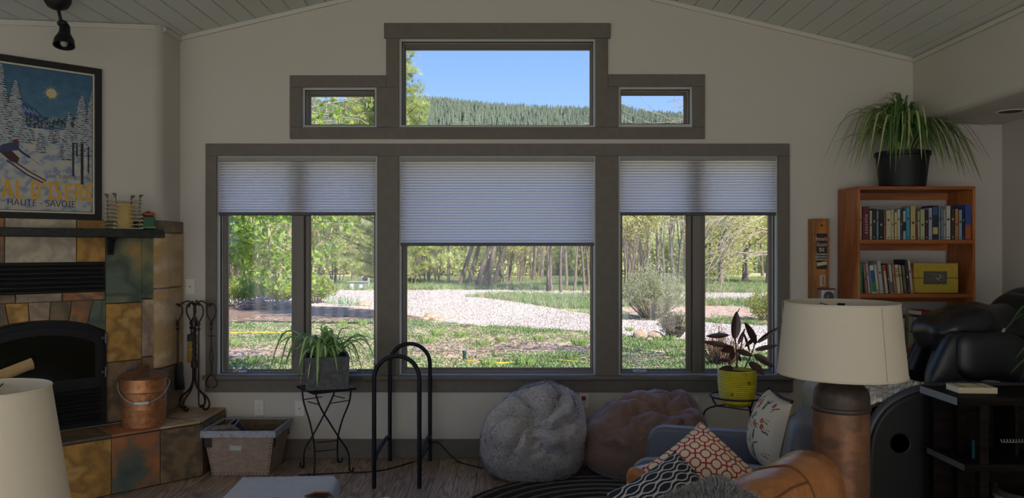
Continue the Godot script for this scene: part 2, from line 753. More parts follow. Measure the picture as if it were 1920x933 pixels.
	s.box(Vector3(-0.69, 0.002, 0.0), Vector3(8.9, 0.004, 5.8))
	tag(obj("pale_rug", s, mat(hex("e6e1d8"), 0.95), null), "large pale woven rug on the floor behind the camera", "rug")
	var sheer := leafy(mat(hex("f2e9da"), 0.9), Color(1.55, 1.55, 1.55))
	for q in [[-5.1, -1.65, "left"], [-1.6, 1.6, "middle"], [1.65, 3.8, "right"]]:
		var p3 := PackedVector3Array()
		var n3 := int((q[1] - q[0]) / 0.04)
		for j in 2:
			for k in n3 + 1:
				p3.append(Vector3(lerpf(q[0] - 0.02, q[1] + 0.02, float(k) / n3), 2.655 - 2.64 * j, 2.93 + 0.025 * sin(k * 1.1)))
		s = Shape.new()
		s.grid(p3, n3 + 1, 2)
		tag(obj("sheer_curtain", s, sheer, null), "white sheer curtain over the %s glass door behind the camera" % q[2], "curtain")
	# baseboards
	s = Shape.new()
	var b0 := at(0, 858, WALL)
	s.box(Vector3((-2.235 + 3.83) / 2, 0.075, -WALL + 0.008), Vector3(3.83 + 2.235, 0.15, 0.016), 0.003)
	struct("baseboard_front", s, M.trim)
	s = Shape.new()
	s.box(Vector3(3.832, 0.075, -1.55), Vector3(0.016, 0.15, 9.0), 0.003)
	struct("baseboard_right", s, M.trim)


func walled(s: Shape, x0: float, x1: float, y0: float, y1: float, gaps: Array, z0: float, z1: float) -> void:   # a wall with openings, as blocks
	var ys := [y0, y1]
	for g in gaps:
		for y in [g[2], g[3]]:
			if not ys.has(y):
				ys.append(y)
	ys.sort()
	for k in ys.size() - 1:
		var m: float = (ys[k] + ys[k + 1]) / 2
		var cuts := []
		for g in gaps:
			if g[2] < m and g[3] > m:
				cuts.append([g[0], g[1]])
		cuts.sort_custom(func(a, b): return a[0] < b[0])
		var x := x0
		for c in cuts + [[x1, x1]]:
			s.box(Vector3((x + c[0]) / 2, m, (z0 + z1) / 2), Vector3(c[0] - x, ys[k + 1] - ys[k], z1 - z0))
			x = c[1]


func walled_side(s: Shape, x0: float, x1: float, z0: float, z1: float, y0: float, y1: float, gaps: Array) -> void:
	s.xf = Transform3D(Basis(Vector3.UP, -PI / 2), Vector3.ZERO)   # local x runs along z
	walled(s, z0, z1, y0, y1, gaps, -x1, -x0)
	s.xf = Transform3D()


func windows() -> void:
	# casing boards: outer window and upper window
	var low := setting("trim_1")
	var d := WALL - 0.02
	for b in [["head_casing", 385, 1481, 269, 292, 0.0], ["side_casing", 385, 406, 292, 705, 0.0], ["side_casing", 1459, 1481, 292, 705, 0.0], ["mullion_casing", 707, 748, 292, 705, 0.0], ["mullion_casing", 1117, 1160, 292, 705, 0.0], ["apron", 384, 1487, 712, 735, 0.0], ["stool", 379, 1492, 704.5, 712, 0.045]]:
		var s := Shape.new()
		var k: float = d - b[5]
		slab(s, b[1], b[2], b[3], b[4], k, 0.02 + b[5] + (0.02 if b[5] > 0 else 0.0), 0.003)
		obj(b[0], s, M.trim, low)
	var up := setting("trim_2")
	for b in [["head_casing", 720, 1145, 43, 71, 0.012], ["side_casing", 724, 748, 71, 163, 0.0], ["side_casing", 1117, 1140, 71, 163, 0.0], ["head_casing", 543, 724, 141, 163, 0.0], ["head_casing", 1140, 1322, 139, 162, 0.0], ["side_casing", 543, 566, 163, 238, 0.0], ["side_casing", 1299, 1322, 162, 238, 0.0], ["mullion_casing", 706, 748, 163, 238, 0.0], ["mullion_casing", 1117, 1160, 162, 238, 0.0], ["sill_casing", 543, 1322, 238, 260, 0.0]]:
		var s := Shape.new()
		slab(s, b[1], b[2], b[3], b[4], d - b[5], 0.02 + b[5], 0.003)
		obj(b[0], s, M.trim, up)
	# six windows: [opening, panes as pixel boxes at the glass, handle rows]
	var g := WALL + 0.10
	var glass := [[[427, 549, 300, 693], [582, 703, 300, 693]], [[762, 1108, 300, 690]], [[1165, 1287, 300, 692], [1320, 1442, 300, 692]], [[582, 703, 180, 235]], [[760, 1107, 93, 236]], [[1163, 1283, 178, 233]]]
	for k in 6:
		var o: Array = holes[k]
		var win := setting("window_%d" % (k + 1))
		var s := Shape.new()
		frame(s, o[0], o[1], o[2], o[3], 0.010, -WALL - 0.2, -WALL - 0.001)
		obj("jamb", s, M.jamb, win)
		s = Shape.new()   # stops stepping in towards the glass
		frame(s, o[0] + 0.010, o[1] - 0.010, o[2] + 0.010, o[3] - 0.010, 0.009, -WALL - 0.2, -WALL - 0.035)
		obj("stop", s, M.frame, win)
		s = Shape.new()
		frame(s, o[0] + 0.010, o[1] - 0.010, o[2] + 0.010, o[3] - 0.010, 0.006, -WALL - 0.036, -WALL - 0.016)
		frame(s, o[0] + 0.019, o[1] - 0.019, o[2] + 0.019, o[3] - 0.019, 0.005, -WALL - 0.078, -WALL - 0.056)
		obj("weather_strip", s, M.strip, win)
		s = Shape.new()
		frame(s, o[0] + 0.019, o[1] - 0.019, o[2] + 0.019, o[3] - 0.019, 0.004, -WALL - 0.052, -WALL - 0.043)
		obj("gasket", s, M.gasket, win)
		var x := []
		for p in glass[k]:
			x.append([at(p[0], 0, g).x, at(p[1], 0, g).x])
		if x.size() == 2:
			s = Shape.new()
			s.box(Vector3((x[0][1] + x[1][0]) / 2, (o[2] + o[3]) / 2, -WALL - 0.115), Vector3(x[1][0] - x[0][1] - 0.075, o[3] - o[2] - 0.03, 0.15), 0.004)
			obj("mullion", s, M.frame, win)
		for i in x.size():
			var p: Array = glass[k][i]
			var lo := at(p[0], p[3], g)
			var hi := at(p[1], p[2], g)
			var left: float = o[0] + 0.022 if i == 0 else (x[0][1] + x[1][0]) / 2 + 0.035
			var right: float = o[1] - 0.022 if i == x.size() - 1 else (x[0][1] + x[1][0]) / 2 - 0.035
			var bottom: float = minf(o[2] + 0.02, lo.y - 0.025)
			var top: float = maxf(o[3] - 0.022, hi.y + 0.02)
			s = Shape.new()
			for q in [[left, lo.x, bottom, top], [hi.x, right, bottom, top], [lo.x, hi.x, bottom, lo.y], [lo.x, hi.x, hi.y, top]]:
				if q[1] - q[0] > 0.002 and q[3] - q[2] > 0.002:
					s.box(Vector3((q[0] + q[1]) / 2, (q[2] + q[3]) / 2, -g), Vector3(q[1] - q[0], q[3] - q[2], 0.05), 0.004)
			var sash := obj("sash", s, M.frame, win)
			s = Shape.new()
			frame(s, lo.x, hi.x, lo.y, hi.y, 0.006, -g - 0.012, -g + 0.012)
			obj("bead", s, M.frame_warm, sash)
			s = Shape.new()
			s.box(Vector3((lo.x + hi.x) / 2, (lo.y + hi.y) / 2, -g), Vector3(hi.x - lo.x, hi.y - lo.y, 0.0))
			s = Shape.new()
			s.poly([Vector3(lo.x, lo.y, -g), Vector3(lo.x, hi.y, -g), Vector3(hi.x, hi.y, -g), Vector3(hi.x, lo.y, -g)])
			obj("pane", s, M.glass, sash)
		if k in [0, 2]:
			for cx in ([449, 655] if k == 0 else [1200, 1418]):
				var c := at(cx, 695.5, WALL + 0.03)
				s = Shape.new()
				s.box(c + Vector3(0, -0.003, -0.01), Vector3(0.115, 0.022, 0.03), 0.008)
				s.ball(c + Vector3(-0.018, 0.01, 0.012), Vector3(0.016, 0.014, 0.016), 12, 8)
				s.tube([c + Vector3(-0.026, -0.004, 0.018), c + Vector3(-0.014, 0.02, 0.016), c + Vector3(-0.006, 0.024, 0.014)], [0.006, 0.007, 0.005])
				obj("crank_handle", s, M.steel, win)


func frame(s: Shape, x0: float, x1: float, y0: float, y1: float, t: float, z0: float, z1: float) -> void:   # a square ring of four bars, inside the given edges
	var z := (z0 + z1) / 2
	for q in [[x0, x0 + t, y0, y1], [x1 - t, x1, y0, y1], [x0 + t, x1 - t, y0, y0 + t], [x0 + t, x1 - t, y1 - t, y1]]:
		s.box(Vector3((q[0] + q[1]) / 2, (q[2] + q[3]) / 2, z), Vector3(q[1] - q[0], q[3] - q[2], z1 - z0))


func shades() -> void:
	M.shade = mat(hex("d9d9dd"), 0.9)
	leafy(M.shade, Color(1.18, 1.16, 1.18))
	M.seam = mat(hex("6c6c72"), 0.9)
	M.rail = mat(hex("8f8d88"), 0.5)
	M.rail_dark = mat(hex("4c4741"), 0.5)
	var texts := ["left pleated cellular shade, half drawn over the twin casement beside the fireplace", "wide pleated cellular shade pulled lowest, over the centre picture window", "right pleated cellular shade with a pull cord, over the casement nearest the bookcase"]
	var spans := [[408, 706, 293, 404], [749.5, 1116, 293, 461], [1161, 1458, 291, 404]]
	var d := WALL + 0.03
	for k in 3:
		var p: Array = spans[k]
		var mid := at((p[0] + p[1]) / 2, p[3], d)
		var o := thing("cellular_shade", texts[k], "window shade", mid)
		var w: float = (p[1] - p[0]) / F * d - 0.004
		var h: float = (p[3] - p[2]) / F * d
		var s := Shape.new()
		s.box(Vector3(0, h - 0.021, 0), Vector3(w, 0.042, 0.045), 0.004)
		obj("head_rail", s, M.rail, o)
		s = Shape.new()
		s.box(Vector3(0, 0.014, 0), Vector3(w, 0.026, 0.032), 0.004)
		obj("bottom_rail", s, M.rail_dark, o)
		s = Shape.new()
		var rows := int(round((h - 0.065) / 0.0215))
		var pts := PackedVector3Array()
		var n := 0
		for face in [1.0]:
			for j in rows * 2 + 1:
				var y := 0.026 + (h - 0.068) * j / (rows * 2)
				var z := 0.013 if j % 2 else 0.0
				for i in 2:
					pts.append(Vector3((i - 0.5) * (w - 0.012), y, z))
				n += 1
		for j in n - 1:
			var a := j * 2
			s.poly([pts[a], pts[a + 1], pts[a + 3], pts[a + 2]])
		obj("pleats", s, M.shade, o)
		s = Shape.new()
		for j in range(0, rows * 2 + 1, 2):
			s.box(Vector3(0, 0.026 + (h - 0.068) * j / (rows * 2), 0.0012), Vector3(w - 0.012, 0.0026, 0.003))
		stuff(obj("pleat_seams", s, M.seam, o))
		if k == 2:
			var c := Shape.new()
			var x: float = w / 2 + 0.004
			c.tube([Vector3(x, h - 0.04, 0.028), Vector3(x + 0.006, 0.2, 0.03), Vector3(x + 0.016, -0.4, 0.045), Vector3(x + 0.02, -0.82, 0.05)], 0.0022, 6)
			var cord := obj("pull_cord", c, M.white_plastic, o)
			c = Shape.new()
			c.lathe([Vector2(0, -0.93), Vector2(0.009, -0.925), Vector2(0.011, -0.9), Vector2(0.005, -0.84), Vector2(0, -0.82)], 12, Vector3(x + 0.02, 0, 0.05))
			obj("tassel", c, M.white_plastic, cord)


# ---------------------------------------------------------------- fireplace corner
var hearth_frame := Transform3D(Basis(Vector3.UP, PI / 4), Vector3(-2.61, 0, -5.77))   # x along the angled wall (0 at its corner), z out of it


func onto(px: float, py: float, out: float) -> Vector3:   # a pixel on a plane parallel to the angled wall, in its own axes
	var r := Vector3((px - 960.0) / F, -(py - 466.5) / F, -1.0)
	var n := hearth_frame.basis.z
	var eye := Vector3(0, EYE, 0)
	var t := n.dot(hearth_frame.origin + n * out - eye) / n.dot(r)
	return hearth_frame.affine_inverse() * (eye + r * t)


func set_in(o: Node3D, local := Vector3.ZERO, turn := 0.0) -> void:
	o.transform = hearth_frame * Transform3D(Basis(Vector3.UP, turn), local)


func tile(s: Shape, pts: Array, thick: float) -> void:   # a slab with slightly uneven chamfered edge, outline in x, y and back at z
	var c := Vector3.ZERO
	for p in pts:
		c += p / pts.size()
	var front := []
	var rim := []
	for p in pts:
		var e: Vector3 = (c - p).normalized()
		rim.append(p + e * 0.003 + Vector3(0, 0, thick - 0.004))
		front.append(p + e * 0.007 + Vector3(0, 0, thick + rnd(-0.0012, 0.0012)))
	s.poly(front)
	for k in pts.size():
		var j := (k + 1) % pts.size()
		s.poly([front[k], rim[k], rim[j], front[j]])
		s.poly([rim[k], pts[k] + (c - pts[k]).normalized() * 0.003, pts[j] + (c - pts[j]).normalized() * 0.003, rim[j]])


func fireplace() -> void:
	var fp := thing("fireplace", "corner fireplace faced with mottled slate tiles, with arched black insert and raised hearth", "fireplace")
	set_in(fp)
	var face := 0.012
	# backing the tiles are bedded on
	var s := Shape.new()
	var top := 1.84
	s.box(Vector3(-0.93, 1.12, 0.004), Vector3(1.80, 1.44, 0.012))
	obj("tile_bed", s, M.grout, fp)
	# rectangles in the wall's own metres, found from pixels: level courses
	var lev := func(px: float, py: float) -> float:
		return onto(px, py, face).y
	var across := func(px: float) -> float:
		return onto(px, 500, face).x
	var course := func(x0: float, x1: float, y0: float, y1: float, kind: int) -> void:
		var t := Shape.new()
		tile(t, [Vector3(x0, y0, face), Vector3(x1, y0, face), Vector3(x1, y1, face), Vector3(x0, y1, face)], 0.012)
		obj("slate_tile", t, M.slate[kind], fp)
	var xa: float = across.call(197)
	var xb: float = across.call(265)
	var xc: float = across.call(291)
	var x8: float = across.call(8)
	var x143: float = across.call(143)
	var yg: float = lev.call(196, 491)   # top of the grille
	var yh: float = lev.call(196, 546)   # its foot
	var y585: float = lev.call(265, 566)
	var y675: float = lev.call(265, 673)
	course.call(x143, xa, yg, top, 0)
	course.call(x8, x143, yg, top, 3)
	course.call(-1.2, x8, yg, top, 4)
	for k in 3:
		course.call(-1.82, -1.2, 0.41 + 0.477 * k, 0.41 + 0.477 * (k + 1), [5, 0, 4][k])
	course.call(xa, xb, y585, top, 1)
	course.call(xa, xb, y675, y585, 0)
	course.call(xa, xb, 0.41, y675, 5)
	course.call(xb, xc, lev.call(278, 560), top, 1)
	course.call(xb, xc, lev.call(278, 668), lev.call(278, 560), 2)
	course.call(xb, xc, 0.41, lev.call(278, 668), 5)
	# fan of stones over the arched door; the joints run towards one centre
	var left := -1.2
	var mid := (left + xa) / 2
	var sill := 0.41
	var arch_in := func(x: float) -> float:
		return 0.955 + 0.19 * sqrt(maxf(0.0, 1.0 - pow((x - mid) / ((xa - left) / 2 + 0.06), 2)))
	var y_out := yh - 0.055
	var stones := [0, 5, 0, 2, 5, 4, 1]
	var cnt := stones.size()
	for k in cnt:
		var e0: float = left + (xa - left) * k / cnt
		var e1: float = left + (xa - left) * (k + 1) / cnt
		var lean := func(x: float) -> float:
			return mid + (x - mid) * 1.13
		var t := Shape.new()
		tile(t, [Vector3(clampf(lean.call(e0), left - 0.1, xa), y_out, face), Vector3(clampf(lean.call(e1), left - 0.1, xa), y_out, face), Vector3(e1, arch_in.call(e1) + 0.012, face), Vector3(e0, arch_in.call(e0) + 0.012, face)], 0.014)
		obj("arch_stone", t, M.slate[stones[k]], fp)
	for k in 3:
		course.call(left + (xa - left) * k / 3, left + (xa - left) * (k + 1) / 3, y_out, yh, [5, 2, 4][k])
	# louvred grille
	var gl := left
	s = Shape.new()
	s.box(Vector3((gl + xa) / 2, (yg + yh) / 2, 0.02), Vector3(xa - gl - 0.006, yg - yh - 0.006, 0.016), 0.003)
	var grille := obj("vent_grille", s, M.black, fp)
	for k in 6:
		s = Shape.new()
		s.box(Vector3((gl + xa) / 2, yh + 0.025 + (yg - yh - 0.05) * k / 5, 0.034), Vector3(xa - gl - 0.03, 0.019, 0.014), 0.003, Basis(Vector3.RIGHT, 0.5))
		obj("louvre", s, M.iron, grille)
	# arched insert: surround, door with dark glass, louvres under it
	var surround := PackedVector2Array()
	var door := PackedVector2Array()
	var pane := PackedVector2Array()
	for k in 25:
		var x: float = left + (xa - left) * k / 24
		surround.append(Vector2(x, arch_in.call(x)))
		var u := mid + (x - mid) * 0.93
		door.append(Vector2(u, arch_in.call(x) - 0.035))
		u = mid + (x - mid) * 0.80
		pane.append(Vector2(u, arch_in.call(mid + (x - mid) * 0.9) - 0.085))
	surround.append_array(PackedVector2Array([Vector2(xa, sill), Vector2(left, sill)]))
	var dl := 0.70
	door.append_array(PackedVector2Array([Vector2(mid + (xa - mid) * 0.93, dl), Vector2(mid - (xa - mid) * 0.93, dl)]))
	pane.append_array(PackedVector2Array([Vector2(mid + (xa - mid) * 0.80, dl + 0.05), Vector2(mid - (xa - mid) * 0.80, dl + 0.05)]))
	s = Shape.new()
	s.prism(surround, 0.0, 0.045)
	var insert := obj("insert", s, M.iron, fp)
	s = Shape.new()
	s.prism(door, 0.045, 0.066)
	var dr := obj("door", s, M.iron, fp)
	s = Shape.new()
	s.prism(pane, 0.060, 0.068)
	var dark := mat(hex("14160f"), 0.12)
	obj("door_glass", s, dark, dr)
	for y in [lev.call(190, 632), lev.call(190, 695)]:
		s = Shape.new()
		var hx := mid + (xa - mid) * 0.965
		s.tube([Vector3(hx, y - 0.035, 0.075), Vector3(hx, y + 0.035, 0.075)], 0.007, 10)
		s.box(Vector3(hx - 0.010, y, 0.062), Vector3(0.035, 0.018, 0.012), 0.003)
		obj("hinge", s, mat(hex("5a5a5e"), 0.4, 0.5), dr)
	for k in 8:
		s = Shape.new()
		s.box(Vector3(mid, 0.455 + k * 0.029, 0.056), Vector3((xa - left) * 0.9, 0.018, 0.02), 0.003, Basis(Vector3.RIGHT, 0.45))
		obj("louvre", s, M.black, insert)
	# slate that wraps onto the short side wall, one rounded corner between
	var side := [[0.41, lev.call(295, 690), 5], [lev.call(295, 690), 1.345, 7], [1.345, 1.755, 7], [1.755, 1.85, 5]]
	for q in side:
		s = Shape.new()
		s.xf = hearth_frame.affine_inverse()
		var path := []
		for t in [Vector2(-2.595, -6.085), Vector2(-2.595, -5.83)]:
			path.append(t)
		for k in range(1, 6):
			var a := deg_to_rad(45.0 * k / 5)
			path.append(Vector2(-2.75, -5.83) + Vector2(cos(a), sin(a)) * 0.155)
		var pts := PackedVector3Array()
		for r in [[0.0, 0.004], [0.022, 0.004], [0.026, 0.009], [0.026, -0.009], [0.022, -0.004], [0.0, -0.004]]:
			var y: float = q[0] + r[1] if r[1] > 0 else q[1] + r[1]
			for k in path.size():
				var nrm := Vector2(1, 0) if k < 2 else Vector2(cos(deg_to_rad(45.0 * (k - 1) / 5)), sin(deg_to_rad(45.0 * (k - 1) / 5)))
				var p: Vector2 = path[k] + nrm * r[0]
				if k == 0:
					p.y = -6.085
				pts.append(Vector3(p.x, y, p.y))
		for j in 5:
			s.grid(pts.slice(j * 7, j * 7 + 14), 7, 2)
		s.poly([pts[0], pts[7], pts[28], pts[35]])
		s.poly([pts[6], pts[13], pts[34], pts[41]])
		obj("slate_tile", s, M.slate[q[2]], fp)
	# hearth: a block of slate that ends in a short return beside the window wall
	var x_end := (hearth_frame.affine_inverse() * Vector3(-2.236, 0, -5.6)).x
	s = Shape.new()
	var block := PackedVector2Array([Vector2(-2.6, -6.09), Vector2(-2.246, -6.09), Vector2(-2.246, -5.604), Vector2(-4.74, -3.11), Vector2(-5.19, -3.2)])
	s.xf = hearth_frame.affine_inverse() * Transform3D(Basis(Vector3.RIGHT, PI / 2), Vector3.ZERO)
	s.prism(block, -0.386, -0.002)
	obj("hearth_core", s, M.grout, fp)
	var zf := 0.368   # front of the hearth in the wall's axes
	var xs := [x_end, x_end - 0.284, x_end - 0.60, x_end - 0.985, x_end - 1.36, x_end - 1.75, x_end - 2.2]
	var tempers := [5, 6, 0, 5, 4, 2]
	for k in 6:
		s = Shape.new()
		tile(s, [Vector3(xs[k + 1], 0.004, zf), Vector3(xs[k], 0.004, zf), Vector3(xs[k], 0.378, zf), Vector3(xs[k + 1], 0.378, zf)], 0.014)
		obj("slate_tile", s, M.slate[tempers[k]], fp)
	# top tiles
	for k in 6:
		s = Shape.new()
		var a: float = xs[k] + (0.003 if k else 0.0)
		var b: float = xs[k + 1]
		var z0 := 0.03
		var outline := [Vector3(b, -zf - 0.02, 0.386), Vector3(b, -z0, 0.386), Vector3(a, -z0, 0.386), Vector3(a, -zf - 0.02, 0.386)]
		if k == 0:
			outline = [Vector3(b, -zf - 0.02, 0.386), Vector3(b, -z0, 0.386), Vector3(-0.03, -z0, 0.386), Vector3(x_end - 0.005, -zf - 0.02, 0.386)]
		s.xf = Transform3D(Basis(Vector3.RIGHT, -PI / 2), Vector3.ZERO)
		tile(s, outline, 0.014)
		obj("slate_tile", s, M.slate[[7, 6, 5, 5, 4, 2][k]], fp)
	s = Shape.new()   # the triangle beside the window wall
	s.xf = hearth_frame.affine_inverse() * Transform3D(Basis(Vector3.RIGHT, -PI / 2), Vector3.ZERO)
	tile(s, [Vector3(-2.585, 6.085, 0.386), Vector3(-2.585, 5.78, 0.386), Vector3(-2.236, 5.615, 0.386), Vector3(-2.236, 6.085, 0.386)], 0.014)
	obj("slate_tile", s, M.slate[7], fp)
	s = Shape.new()   # end of the hearth
	s.xf = hearth_frame.affine_inverse() * Transform3D(Basis(Vector3.UP, PI / 2), Vector3(-2.246, 0, 0))
	tile(s, [Vector3(5.61, 0.004, 0), Vector3(6.085, 0.004, 0), Vector3(6.085, 0.378, 0), Vector3(5.61, 0.378, 0)], 0.012)
	obj("slate_tile", s, M.slate[5], fp)
	# mantel shelf on iron brackets
	var m := thing("mantel_shelf", "long black stone mantel shelf with a chipped end over the slate fireplace", "shelf")
	set_in(m, Vector3(-0.93, 1.745, 0.0))
	s = Shape.new()
	s.box(Vector3(0.0, 0.0, 0.105), Vector3(1.80, 0.058, 0.16), 0.006)
	var stone := relief(grain(mat(Color.WHITE, 0.5), noise(0.03, [hex("1d211d"), hex("2b302b"), hex("171a17"), hex("333a33")], 5), Vector3(2, 2, 2), false), noise(0.05, [hex("000000"), hex("ffffff")], 4), 0.2)
	obj("slab", s, stone, m)
	s = Shape.new()
	for k in 6:
		s.ball(Vector3(0.897, rnd(-0.02, 0.02), 0.16 + rnd(-0.02, 0.02)), Vector3(0.008, rnd(0.006, 0.016), rnd(0.006, 0.014)), 7, 5)
	obj("chipped_edge", s, mat(hex("a39c8e"), 0.9), m)
	for px in [209, -60]:
		s = Shape.new()
		var bx := onto(px, 460, 0.06).x + 0.93
		s.box(Vector3(bx, -0.09, 0.034), Vector3(0.045, 0.12, 0.012), 0.003)
		s.box(Vector3(bx, -0.035, 0.08), Vector3(0.045, 0.012, 0.10), 0.003)
		s.tube(curve([Vector3(bx, -0.13, 0.045), Vector3(bx, -0.09, 0.075), Vector3(bx, -0.045, 0.11)], 6), 0.011, 8)
		for y in [-0.06, -0.125]:
			s.ball(Vector3(bx, y, 0.043), Vector3(0.008, 0.008, 0.006), 8, 6)
		obj("bracket", s, M.iron, m)
	poster()
	mantel_things()
	bucket()
	fire_tools()
	firewood()


func poster() -> void:
	var hi := onto(190, 130, 0.02)
	var lo := onto(190, 413, 0.02)
	var w := 0.69
	var h := hi.y - lo.y
	var o := thing("framed_poster", "black-framed ski poster with a skier on a snowy slope, hanging above the mantel", "poster")
	set_in(o, Vector3(hi.x - w / 2, lo.y, 0.004))
	var s := Shape.new()
	var t := 0.042
	frame(s, -w / 2, w / 2, 0.0, h, t, 0.0, 0.028)
	obj("frame", s, M.black, o)
	s = Shape.new()
	s.box(Vector3(0, h / 2, 0.005), Vector3(w - 0.05, h - 0.05, 0.006))
	obj("backing", s, mat(hex("cfc9b4"), 0.8), o)
	var W := 600
	var H := int(W * (h - 2 * t - 0.024) / (w - 2 * t - 0.024))
	var im := Image.create(W, H, false, Image.FORMAT_RGB8)
	draw_poster(im, W, H)
	var m := mat(Color(0.84, 0.84, 0.82), 0.5)
	m.albedo_texture = ImageTexture.create_from_image(im)
	s = Shape.new()
	var pw := (w - 2 * t - 0.024) / 2
	var y0 := t + 0.012
	var y1 := h - t - 0.012
	var p := PackedVector3Array([Vector3(-pw, y1, 0.0095), Vector3(pw, y1, 0.0095), Vector3(-pw, y0, 0.0095), Vector3(pw, y0, 0.0095)])
	s.grid(p, 2, 2, false, PackedVector2Array([Vector2(0, 0), Vector2(1, 0), Vector2(0, 1), Vector2(1, 1)]))
	obj("print", s, m, o)
	var gold := mat(hex("d09a2a"), 0.6)
	var brown := mat(hex("4a2522"), 0.7)
	var name_ := words("lettering", "VAL D'ISERE", Vector3(-0.012, y0 + 0.135, 0.0105), 0.118, gold, o, Basis.IDENTITY, "Droid Sans", -0.61)
	words("lettering", "HAUTE - SAVOIE", Vector3(-0.02, y0 + 0.052, 0.0105), 0.042, brown, o, Basis.IDENTITY, "Droid Sans", -0.40, 400)
	words("lettering", "Alt. 1,845-2,551m", Vector3(0.15, y0 + 0.236, 0.0105), 0.024, brown, o, Basis.IDENTITY, "Droid Sans", -0.25, 400)


func draw_poster(im: Image, W: int, H: int) -> void:   # the flat print: sky, sun, snow, firs and a skier
	var r := RandomNumberGenerator.new()
	r.seed = 3
	var f := FastNoiseLite.new()
	f.frequency = 0.012
	im.fill(hex("c3c6cf"))
	for y in H:
		for x in range(0, W, 3):
			var q := f.get_noise_2d(x, y * 1.3)
			if y < H * 0.42:
				im.fill_rect(Rect2i(x, y, 3, 1), hex("416f94").lerp(hex("5a8aa8"), clampf(y / (H * 0.4) + q * 0.5, 0, 1)))
			elif q > 0.1:
				im.fill_rect(Rect2i(x, y, 3, 1), hex("c3c6cf").lerp(hex("8ea0c2"), clampf((q - 0.1) * 3.5, 0, 0.8)))
			else:
				im.fill_rect(Rect2i(x, y, 3, 1), hex("c9c9c8").lerp(hex("d6d2c4"), clampf(-q * 2.5, 0, 1)))
	var sun := Vector2(W * 0.56, H * 0.165)
	for k in 28:
		var a := TAU * k / 28 + r.randf() * 0.08
		var l := W * (0.10 if k % 2 else 0.075) * r.randf_range(0.85, 1.2)
		fill_poly(im, [sun + Vector2(cos(a + 0.07), sin(a + 0.07)) * W * 0.045, sun + Vector2(cos(a), sin(a)) * l, sun + Vector2(cos(a - 0.07), sin(a - 0.07)) * W * 0.045], hex("e8d6a0"))
	blob(im, sun.x, sun.y, W * 0.052, W * 0.052, hex("ecd79a"))
	fill_poly(im, [Vector2(0, H * 0.42), Vector2(W * 0.16, H * 0.30), Vector2(W * 0.30, H * 0.25), Vector2(W * 0.40, H * 0.29), Vector2(W * 0.52, H * 0.36), Vector2(W * 0.6, H * 0.42)], hex("3f5f97"))
	for k in 4:
		var x := W * (0.24 + 0.045 * k)
		stroke(im, [Vector2(x, H * (0.275 + 0.008 * k)), Vector2(x + W * 0.02, H * (0.29 + 0.008 * k)), Vector2(x + W * 0.05, H * (0.31 + 0.006 * k))], 4.0 - k * 0.6, hex("b9c3d6"))
	# wood along the foot of the mountain
	for k in 620:
		var x := r.randf() * W
		var y := H * (0.40 - 0.07 * absf(x / W - 0.42)) + r.randf_range(-0.055, 0.02) * H
		var e := r.randf_range(3, 9)
		fill_poly(im, [Vector2(x - e, y + e), Vector2(x, y - e * 1.5), Vector2(x + e, y + e)], hex("28332f") if r.randf() < 0.62 else hex("93a1ad"))
	fill_poly(im, [Vector2(0, H * 0.40), Vector2(W * 0.3, H * 0.445), Vector2(W * 0.55, H * 0.43), Vector2(W, H * 0.385), Vector2(W, H * 0.47), Vector2(0, H * 0.47)], hex("c5c9d4"))
	# snow-laden firs
	for t in [[0.20, 0.12, 0.54, 0.16, 1], [0.06, 0.02, 0.60, 0.15, 1], [0.88, 0.17, 0.60, 0.17, 0], [1.0, 0.12, 0.60, 0.15, 0], [0.74, 0.30, 0.64, 0.10, 0], [0.45, 0.46, 0.60, 0.06, 0], [0.56, 0.42, 0.53, 0.04, 0], [0.62, 0.41, 0.52, 0.04, 0], [0.36, 0.44, 0.52, 0.03, 0]]:
		var cx: float = t[0] * W
		var rows := int((t[2] - t[1]) * H / 15)
		for k in rows:
			var g := float(k) / rows
			var y: float = (t[1] + (t[2] - t[1]) * g) * H
			var wd: float = t[3] * W * (0.12 + 0.88 * g)
			blob(im, cx, y, wd, 14, hex("bcc3cd"))
			for n in int(3 + wd / 11):
				var x := cx + r.randf_range(-wd, wd)
				var l := r.randf_range(5, 13)
				stroke(im, [Vector2(x - l, y + r.randf_range(-5, 8)), Vector2(x, y + r.randf_range(-3, 3)), Vector2(x + l, y + r.randf_range(0, 8))], 1.8, hex("252a27"))
	for t in [[0.79, 0.50, 0.745, 0.011], [0.885, 0.50, 0.80, 0.015], [0.955, 0.52, 0.715, 0.009], [0.83, 0.5, 0.6, 0.009]]:
		im.fill_rect(Rect2i(int((t[0] - t[3]) * W), int(t[1] * H), int(t[3] * 2 * W), int((t[2] - t[1]) * H)), hex("2d2622"))
	# the skier: skis, legs, jacket, arm, pole, cap
	stroke(im, [Vector2(W * 0.12, H * 0.66), Vector2(W * 0.30, H * 0.745), Vector2(W * 0.47, H * 0.80)], 5, hex("5b2f22"))
	stroke(im, [Vector2(W * 0.18, H * 0.66), Vector2(W * 0.33, H * 0.725), Vector2(W * 0.50, H * 0.785)], 5, hex("6d3a28"))
	fill_poly(im, [Vector2(W * 0.04, H * 0.60), Vector2(W * 0.16, H * 0.59), Vector2(W * 0.24, H * 0.64), Vector2(W * 0.22, H * 0.675), Vector2(W * 0.15, H * 0.665)], hex("4d2a2c"))
	fill_poly(im, [Vector2(W * 0.01, H * 0.60), Vector2(W * 0.07, H * 0.555), Vector2(W * 0.16, H * 0.535), Vector2(W * 0.24, H * 0.55), Vector2(W * 0.22, H * 0.585), Vector2(W * 0.10, H * 0.605)], hex("3b4675"))
	stroke(im, [Vector2(W * 0.20, H * 0.56), Vector2(W * 0.27, H * 0.60), Vector2(W * 0.33, H * 0.625)], 8, hex("35406e"))
